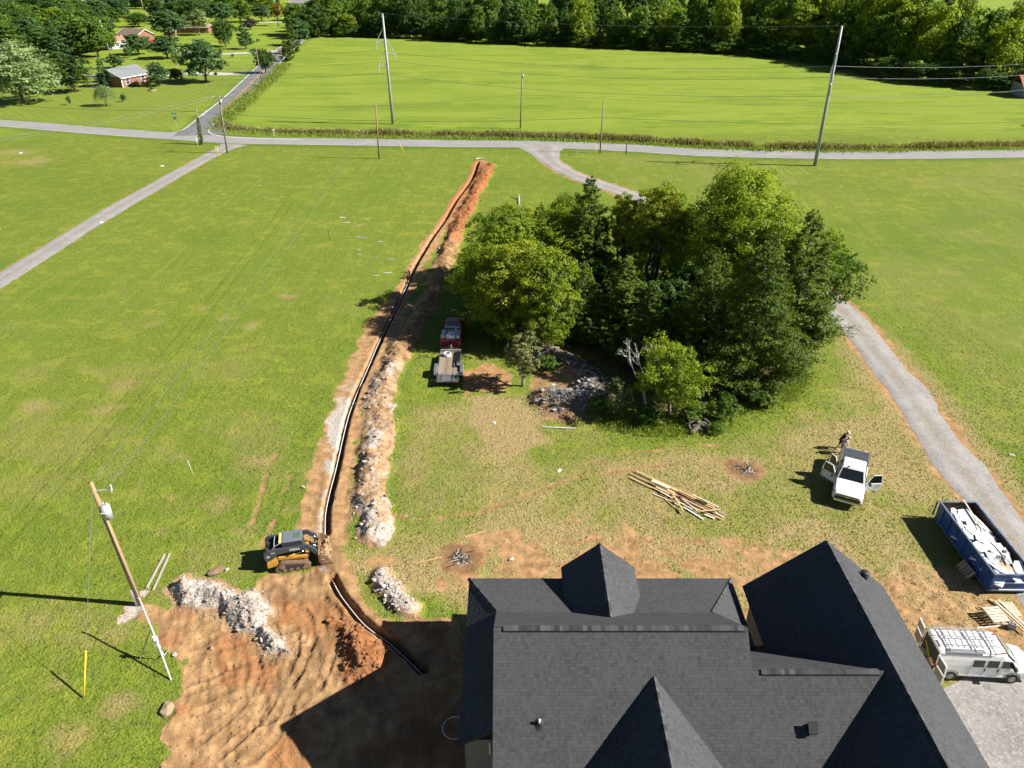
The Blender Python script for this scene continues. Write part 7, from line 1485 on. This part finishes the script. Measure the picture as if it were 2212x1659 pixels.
# ================================================================== PEOPLE
def skin_mesh(name, verts, edges, radii, root=0, sub=2):
    me = bpy.data.meshes.new(name); me.from_pydata(verts, edges, []); o = bpy.data.objects.new(name, me); COL.objects.link(o)
    md = o.modifiers.new('s', 'SKIN'); md.use_smooth_shade = True; sk = me.skin_vertices[0].data
    for i, r in enumerate(radii): sk[i].radius = (r, r) if isinstance(r, (int, float)) else r; sk[i].use_root = (i == root)
    s = o.modifiers.new('d', 'SUBSURF'); s.levels = sub; s.render_levels = sub
    dg = bpy.context.evaluated_depsgraph_get(); dg.update(); out = bpy.data.meshes.new_from_object(o.evaluated_get(dg)); out.name = name; bpy.data.objects.remove(o); return out
def person(label, loc, rz, lean, shirt, shorts, capm, shoes, reach, legspread=.16, k=1.0):
    """local +x is forward; the trunk tips forward by lean"""
    t = thing('person', label, 'person', loc, rz); t.scale = (k, k, k); hip = Vector((0, 0, .93)); c, s = math.cos(lean), math.sin(lean)
    up = lambda h, f=0, y=0: hip + Vector((h * s + f * c, y, h * c - f * s))
    sh_l, sh_r = up(.48, 0, .19), up(.48, 0, -.19); el = lambda y: up(.22, .10 + reach * .10, y); wr = lambda y: up(.10, .30 + reach * .18, y * .85)
    V = [hip, up(.22), up(.45), up(.56, .01), up(.62, .03), up(.70, .04), up(.79, .03)]; E_ = [(0, 1), (1, 2), (2, 3), (3, 4), (4, 5), (5, 6)]; Rd = [(.15, .11), (.145, .10), (.15, .11), .060, .062, (.085, .098), (.07, .08)]
    def chain(a, pts, rr):
        for p, r in zip(pts, rr): V.append(Vector(p)); E_.append((a, len(V) - 1)); Rd.append(r); a = len(V) - 1
        return a
    hands = []
    for y in (1, -1):
        sh = up(.46, 0, y * .19); w_ = wr(y * .27); a = chain(2, [sh, el(y * .27), w_, w_ + Vector((.07 * c, 0, -.05))], [.065, .045, .032, (.045, .028)])
        d = Vector((.8 * c, 0, -.55)).normalized(); p = w_ + Vector((.09 * c, 0, -.06)); sd = Vector((0, y, 0))
        for f_, o_ in enumerate((-.03, -.01, .01, .03)): l_ = (.075, .085, .08, .06)[f_]; chain(a, [p + sd * o_ + d * .03, p + sd * o_ + d * l_ + Vector((0, 0, -.02))], [.010, .008])
        chain(a, [p - sd * .045 + d * -.02, p - sd * .06 + d * .03], [.011, .009])
    feet = []
    for y in (1, -1):
        ft = Vector((y * legspread * .9, y * legspread, .06)); kn = Vector((y * legspread * .4 + .03, y * legspread * .85, .50)); chain(0, [Vector((0, y * .095, .88)), kn, ft + Vector((-.02, 0, .03)), ft + Vector((.15, 0, -.02))], [.095, .062, .045, (.04, .03)]); feet.append((ft, kn, y))
    link('body', skin_mesh('body', V, E_, Rd), 'skin', t)
    hc = up(.74, .03); 
    sv = [up(-.04), up(.2), up(.44), up(.50), up(.46, 0, .2), up(.34, .05, .255), up(.46, 0, -.2), up(.34, .05, -.255)]
    link('shirt', skin_mesh('shirt', sv, [(0, 1), (1, 2), (2, 3), (2, 4), (4, 5), (2, 6), (6, 7)], [(.185, .145), (.175, .135), (.18, .14), .09, .088, .075, .088, .075], 1), shirt, t)
    sv = [hip + Vector((0, 0, .03))]; se = []; sr = [(.175, .14)]
    for ft, kn, y in feet: sv += [Vector((0, y * .1, .84)), kn + Vector((0, 0, .06))]; b = len(sv); se += [(0, b - 2), (b - 2, b - 1)]; sr += [.118, .10]
    link('shorts', skin_mesh('shorts', sv, se, sr), shorts, t)
    hd_ = MB().ball(up(.76, -.005), (.098, .088, .10), 14, 9).build('hair', 'hair', t, smooth=True)
    cp = MB().ball(up(.80, .0), (.105, .095, .085), 14, 8); cp.loft([[up(.79, .06, y) for y in (-.08, .08)] + [up(.775, .06, y) for y in (.08, -.08)], [up(.775, .20, y) for y in (-.06, .06)] + [up(.765, .20, y) for y in (.06, -.06)]]); cp.build('cap', capm, t, smooth=True)
    for y in (1, -1): MB().ball(up(.70, .0, y * .085), (.02, .012, .03), 6, 5).build('ear', 'skin', t); MB().ball(up(.715, .10, y * .034), .013, 6, 5).build('eye', 'trim_dark', t)
    MB().tube([up(.71, .11), up(.675, .135), up(.665, .105)], [.010, .018, .012], 6).build('nose', 'skin', t); MB().box(up(.635, .105), (.012, .05, .012)).build('mouth', 'rust_paint', t)
    for ft, kn, y in feet: MB().loft([[ft + Vector((x, w, z)) for w, z in ((-.05, -.06), (.05, -.06), (.045, .0 + h), (-.045, .0 + h))] for x, h in ((-.1, .05), (.02, .06), (.14, .01), (.2, -.02))]).build('shoe', shoes, t, bevel=.015)
    return t
a = G(1811, 969); person('person in black shirt and white cap bending towards the pickup tailgate', (a.x + .05, a.y, 0), R(-25), R(24), 'cloth_black', 'cloth_black', 'cap_white', 'shoe', 1.0, .22, 1.02)
a = G(1812, 981); person('person in a pale pink shirt and pink cap standing at the pickup tailgate', (a.x + .18, a.y + .05, 0), R(-10), R(20), 'cloth_pink', 'cloth_navy', 'cloth_pink', 'shoe', .7, .14, .96)

# ================================================================== HOUSES OF THE FAR LOTS, BARN
def far_house(label, c, rz, L, W, wh, rh, wall, roof, hip=0.0, over=.5, wins=(), gable=None, name='far_house', door=None):
    t = thing(name, label, 'house', (c[0], c[1], 0), rz); MB().box((0, 0, wh / 2), (L, W, wh)).build('wall', wall, t); l, w = L / 2 + over, W / 2 + over; rx = L / 2 + over - hip; e = wh - over * rh / (W / 2)
    r_ = MB(); A = [(-l, -w, e), (l, -w, e), (l, w, e), (-l, w, e)]; p, q = (-rx, 0, wh + rh), (rx, 0, wh + rh); th = Vector((0, 0, -.16))
    for f in ((A[0], A[1], q, p), (A[2], A[3], p, q)): r_.prism(f, th)
    if hip:
        for f in ((A[1], A[2], q), (A[3], A[0], p)): r_.prism(f, th)
    ro = r_.build('roof', roof, t); fa = MB()
    for y in (-w, w): fa.box((0, y, e - .08), (2 * l, .06, .2))
    fa.build('fascia', 'trim_white', ro)
    if not hip:
        for s in (-1, 1): MB().prism([(s * (L / 2 - .02), -W / 2, wh), (s * (L / 2 - .02), W / 2, wh), (s * (L / 2 - .02), 0, wh + rh - .2)], (s * -.1, 0, 0)).build('gable', gable or wall, t); MB().bar((s * l, -w, e - .05), (s * l, 0, wh + rh - .08), .08, .18).build('bargeboard', 'trim_white', ro); MB().bar((s * l, w, e - .05), (s * l, 0, wh + rh - .08), .08, .18).build('bargeboard', 'trim_white', ro)
    for side, x, z, ww, hh in wins:
        if side in 'fb': s = -1 if side == 'f' else 1; d = MB().box((x, s * (W / 2 + .03), z), (ww + .25, .1, hh + .25)).build('window', 'trim_white', t); MB().box((x, s * (W / 2 + .08), z), (ww, .03, hh)).build('pane', 'window_dark', d); MB().box((x, s * (W / 2 + .1), z), (ww, .03, .06)).build('muntin', 'trim_white', d)
        else: s = -1 if side == 'l' else 1; d = MB().box((s * (L / 2 + .03), x, z), (.1, ww + .25, hh + .25)).build('window', 'trim_white', t); MB().box((s * (L / 2 + .08), x, z), (.03, ww, hh)).build('pane', 'window_dark', d)
    return t
bh = far_house('red brick house with a grey roof beside the striped lawn', (-115.0, 233.2), R(71), 10.5, 9.0, 2.8, 2.0, 'brick_red', 'roof_grey', wins=(('f', -3.2, 1.5, 1.3, 1.5), ('f', 2.9, 1.5, 1.3, 1.5), ('l', 1.5, 1.5, 1.0, 1.4)), gable='siding_white')
MB().box((-5.4, 4.2, 2.75), (4.5, 5.0, .14)).build('porch_roof', 'roof_grey', bh)
for x, y in ((-7.4, 2.1), (-7.4, 6.4), (-5.3, -4.4)): MB().box((x, y, 1.35), (.22, .22, 2.7)).build('porch_post', 'trim_white', bh)
MB().box((-6.2, 3.0, .1), (4.0, 7.5, .2)).build('porch_floor', 'concrete', bh); MB().box((3.5, 7.2, 1.2), (6, 5.5, 2.4)).build('rear_wing', 'brick_red', bh); MB().box((3.5, 7.2, 2.5), (6.8, 6.2, .2)).build('rear_wing_roof', 'roof_grey', bh)
pt_ = thing('planter', 'ring of stones with small plants on the striped lawn', 'planter', G(329, 196)); MB().ring((0, 0, .15), .9, .2, 14, 6).build('stone_ring', 'stone_tan', pt_); link('plants', PROTO['far_shrub'][1], None, pt_).scale = (.5, .5, .45)
far_house('small white house with an orange roof behind the spreading tree', G(246, 104)[:2], R(60), 8, 6.5, 2.8, 1.8, 'siding_white', 'roof_orange', wins=(('f', 0, 1.7, 1.2, 1.3),))
far_house('long house with a brown gable roof on the middle lot', G(296, 88)[:2], R(-35), 15, 8, 2.8, 2.2, 'brick_red', 'roof_brown', wins=(('f', -4, 1.6, 1.2, 1.2), ('f', 3, 1.6, 1.2, 1.2)))
far_house('low brown brick house behind the pale yellow-green tree', G(420, 70)[:2], R(5), 16, 9, 2.8, 2.2, 'brick_red', 'roof_brown', hip=3, wins=(('f', -6, 1.7, 1.6, 1.3), ('f', 3, 1.7, 1.6, 1.3)))
far_house('large pale grey roofed house at the top left', G(128, 24)[:2], R(8), 34, 14, 5.0, 6.0, 'siding_white', 'roof_slate', wins=(('f', -8, 3, 2, 2), ('f', 6, 3, 2, 2)))
far_house('grey roofed house cut by the left edge', G(-8, 52)[:2], R(15), 16, 11, 3.4, 3.0, 'siding_white', 'roof_slate', wins=(('f', 4, 1.7, 1.4, 1.3),))
far_house('white house glimpsed through trees left of the wood', G(662, 22)[:2], R(0), 18, 12, 5, 4, 'siding_white', 'roof_slate', wins=(('f', 0, 2.4, 1.6, 1.6),))
far_house('long low white building at the very top left of centre', G(385, 4)[:2], R(4), 40, 12, 4, 2.5, 'siding_white', 'roof_grey', wins=(('f', -8, 2, 2, 1.4), ('f', 8, 2, 2, 1.4)))
far_house('small dark shed on the middle lot', G(370, 78)[:2], R(10), 5, 4, 2.4, 1.2, 'roof_brown', 'roof_grey', name='shed')
cv = thing('caravan', 'white caravan parked at the top left', 'caravan', G(404, 24), R(-35)); MB().loft([[(x, -1.25, z) for x, z in ((-5, .6), (-5.2, 2.0), (-4.6, 3.6), (4.6, 3.6), (5.2, 1.8), (5, .6))], [(x, 1.25, z) for x, z in ((-5, .6), (-5.2, 2.0), (-4.6, 3.6), (4.6, 3.6), (5.2, 1.8), (5, .6))]]).build('shell', 'trim_white', cv, bevel=.12)
for s in (-1, 1):
    for x in (-2.5, 0, 2.5): MB().box((x, s * 1.27, 2.4), (1.2, .04, .7)).build('window', 'window_dark', cv)
    for x in (-.5, .5): MB().cyl((x, s * 1.1, .4), (x, s * 1.3, .4), .4, n=12).build('wheel', 'tyre', cv)
um = thing('patio_umbrella', 'red patio umbrella among the trees of the middle lot', 'umbrella', G(334, 106)); MB().cyl((0, 0, 0), (0, 0, 3.4), .05, n=6).build('pole', 'galvanised', um); MB().loft([[(math.cos(a) * r, math.sin(a) * r, z) for a in [k * PI / 4 for k in range(8)]] for r, z in ((2.1, 2.6), (1.2, 3.2), (.05, 3.6))]).build('canopy', 'red_cloth', um)
bn = thing('barn', 'old barn with a rusty red metal roof at the right edge', 'barn', (G(2242, 208)[0], G(2242, 208)[1], 0), R(-12)); MB().box((0, 0, 1.6), (11, 9, 3.2)).build('wall', 'lumber_weathered', bn)
for s in (-1, 1): MB().prism([(-6.2, s * 5.3, 2.7), (6.2, s * 5.3, 2.7), (6.2, 0, 5.2), (-6.2, 0, 5.2)], (0, 0, .08)).build('roof', 'roof_rust', bn)
MB().box((-2, -4.53, 1.3), (2.4, .08, 2.6)).build('door', 'interior', bn)
sl = thing('silo', 'grey round silo behind the barn at the right edge', 'silo', G(2236, 172)); MB().cyl((0, 0, 0), (0, 0, 7.5), 2.2, n=20).build('tank', 'galvanised', sl, smooth=True); MB().ball((0, 0, 7.5), (2.2, 2.2, 1.0), 20, 6).build('dome', 'galvanised', sl, smooth=True)
print('objects', len(bpy.data.objects))
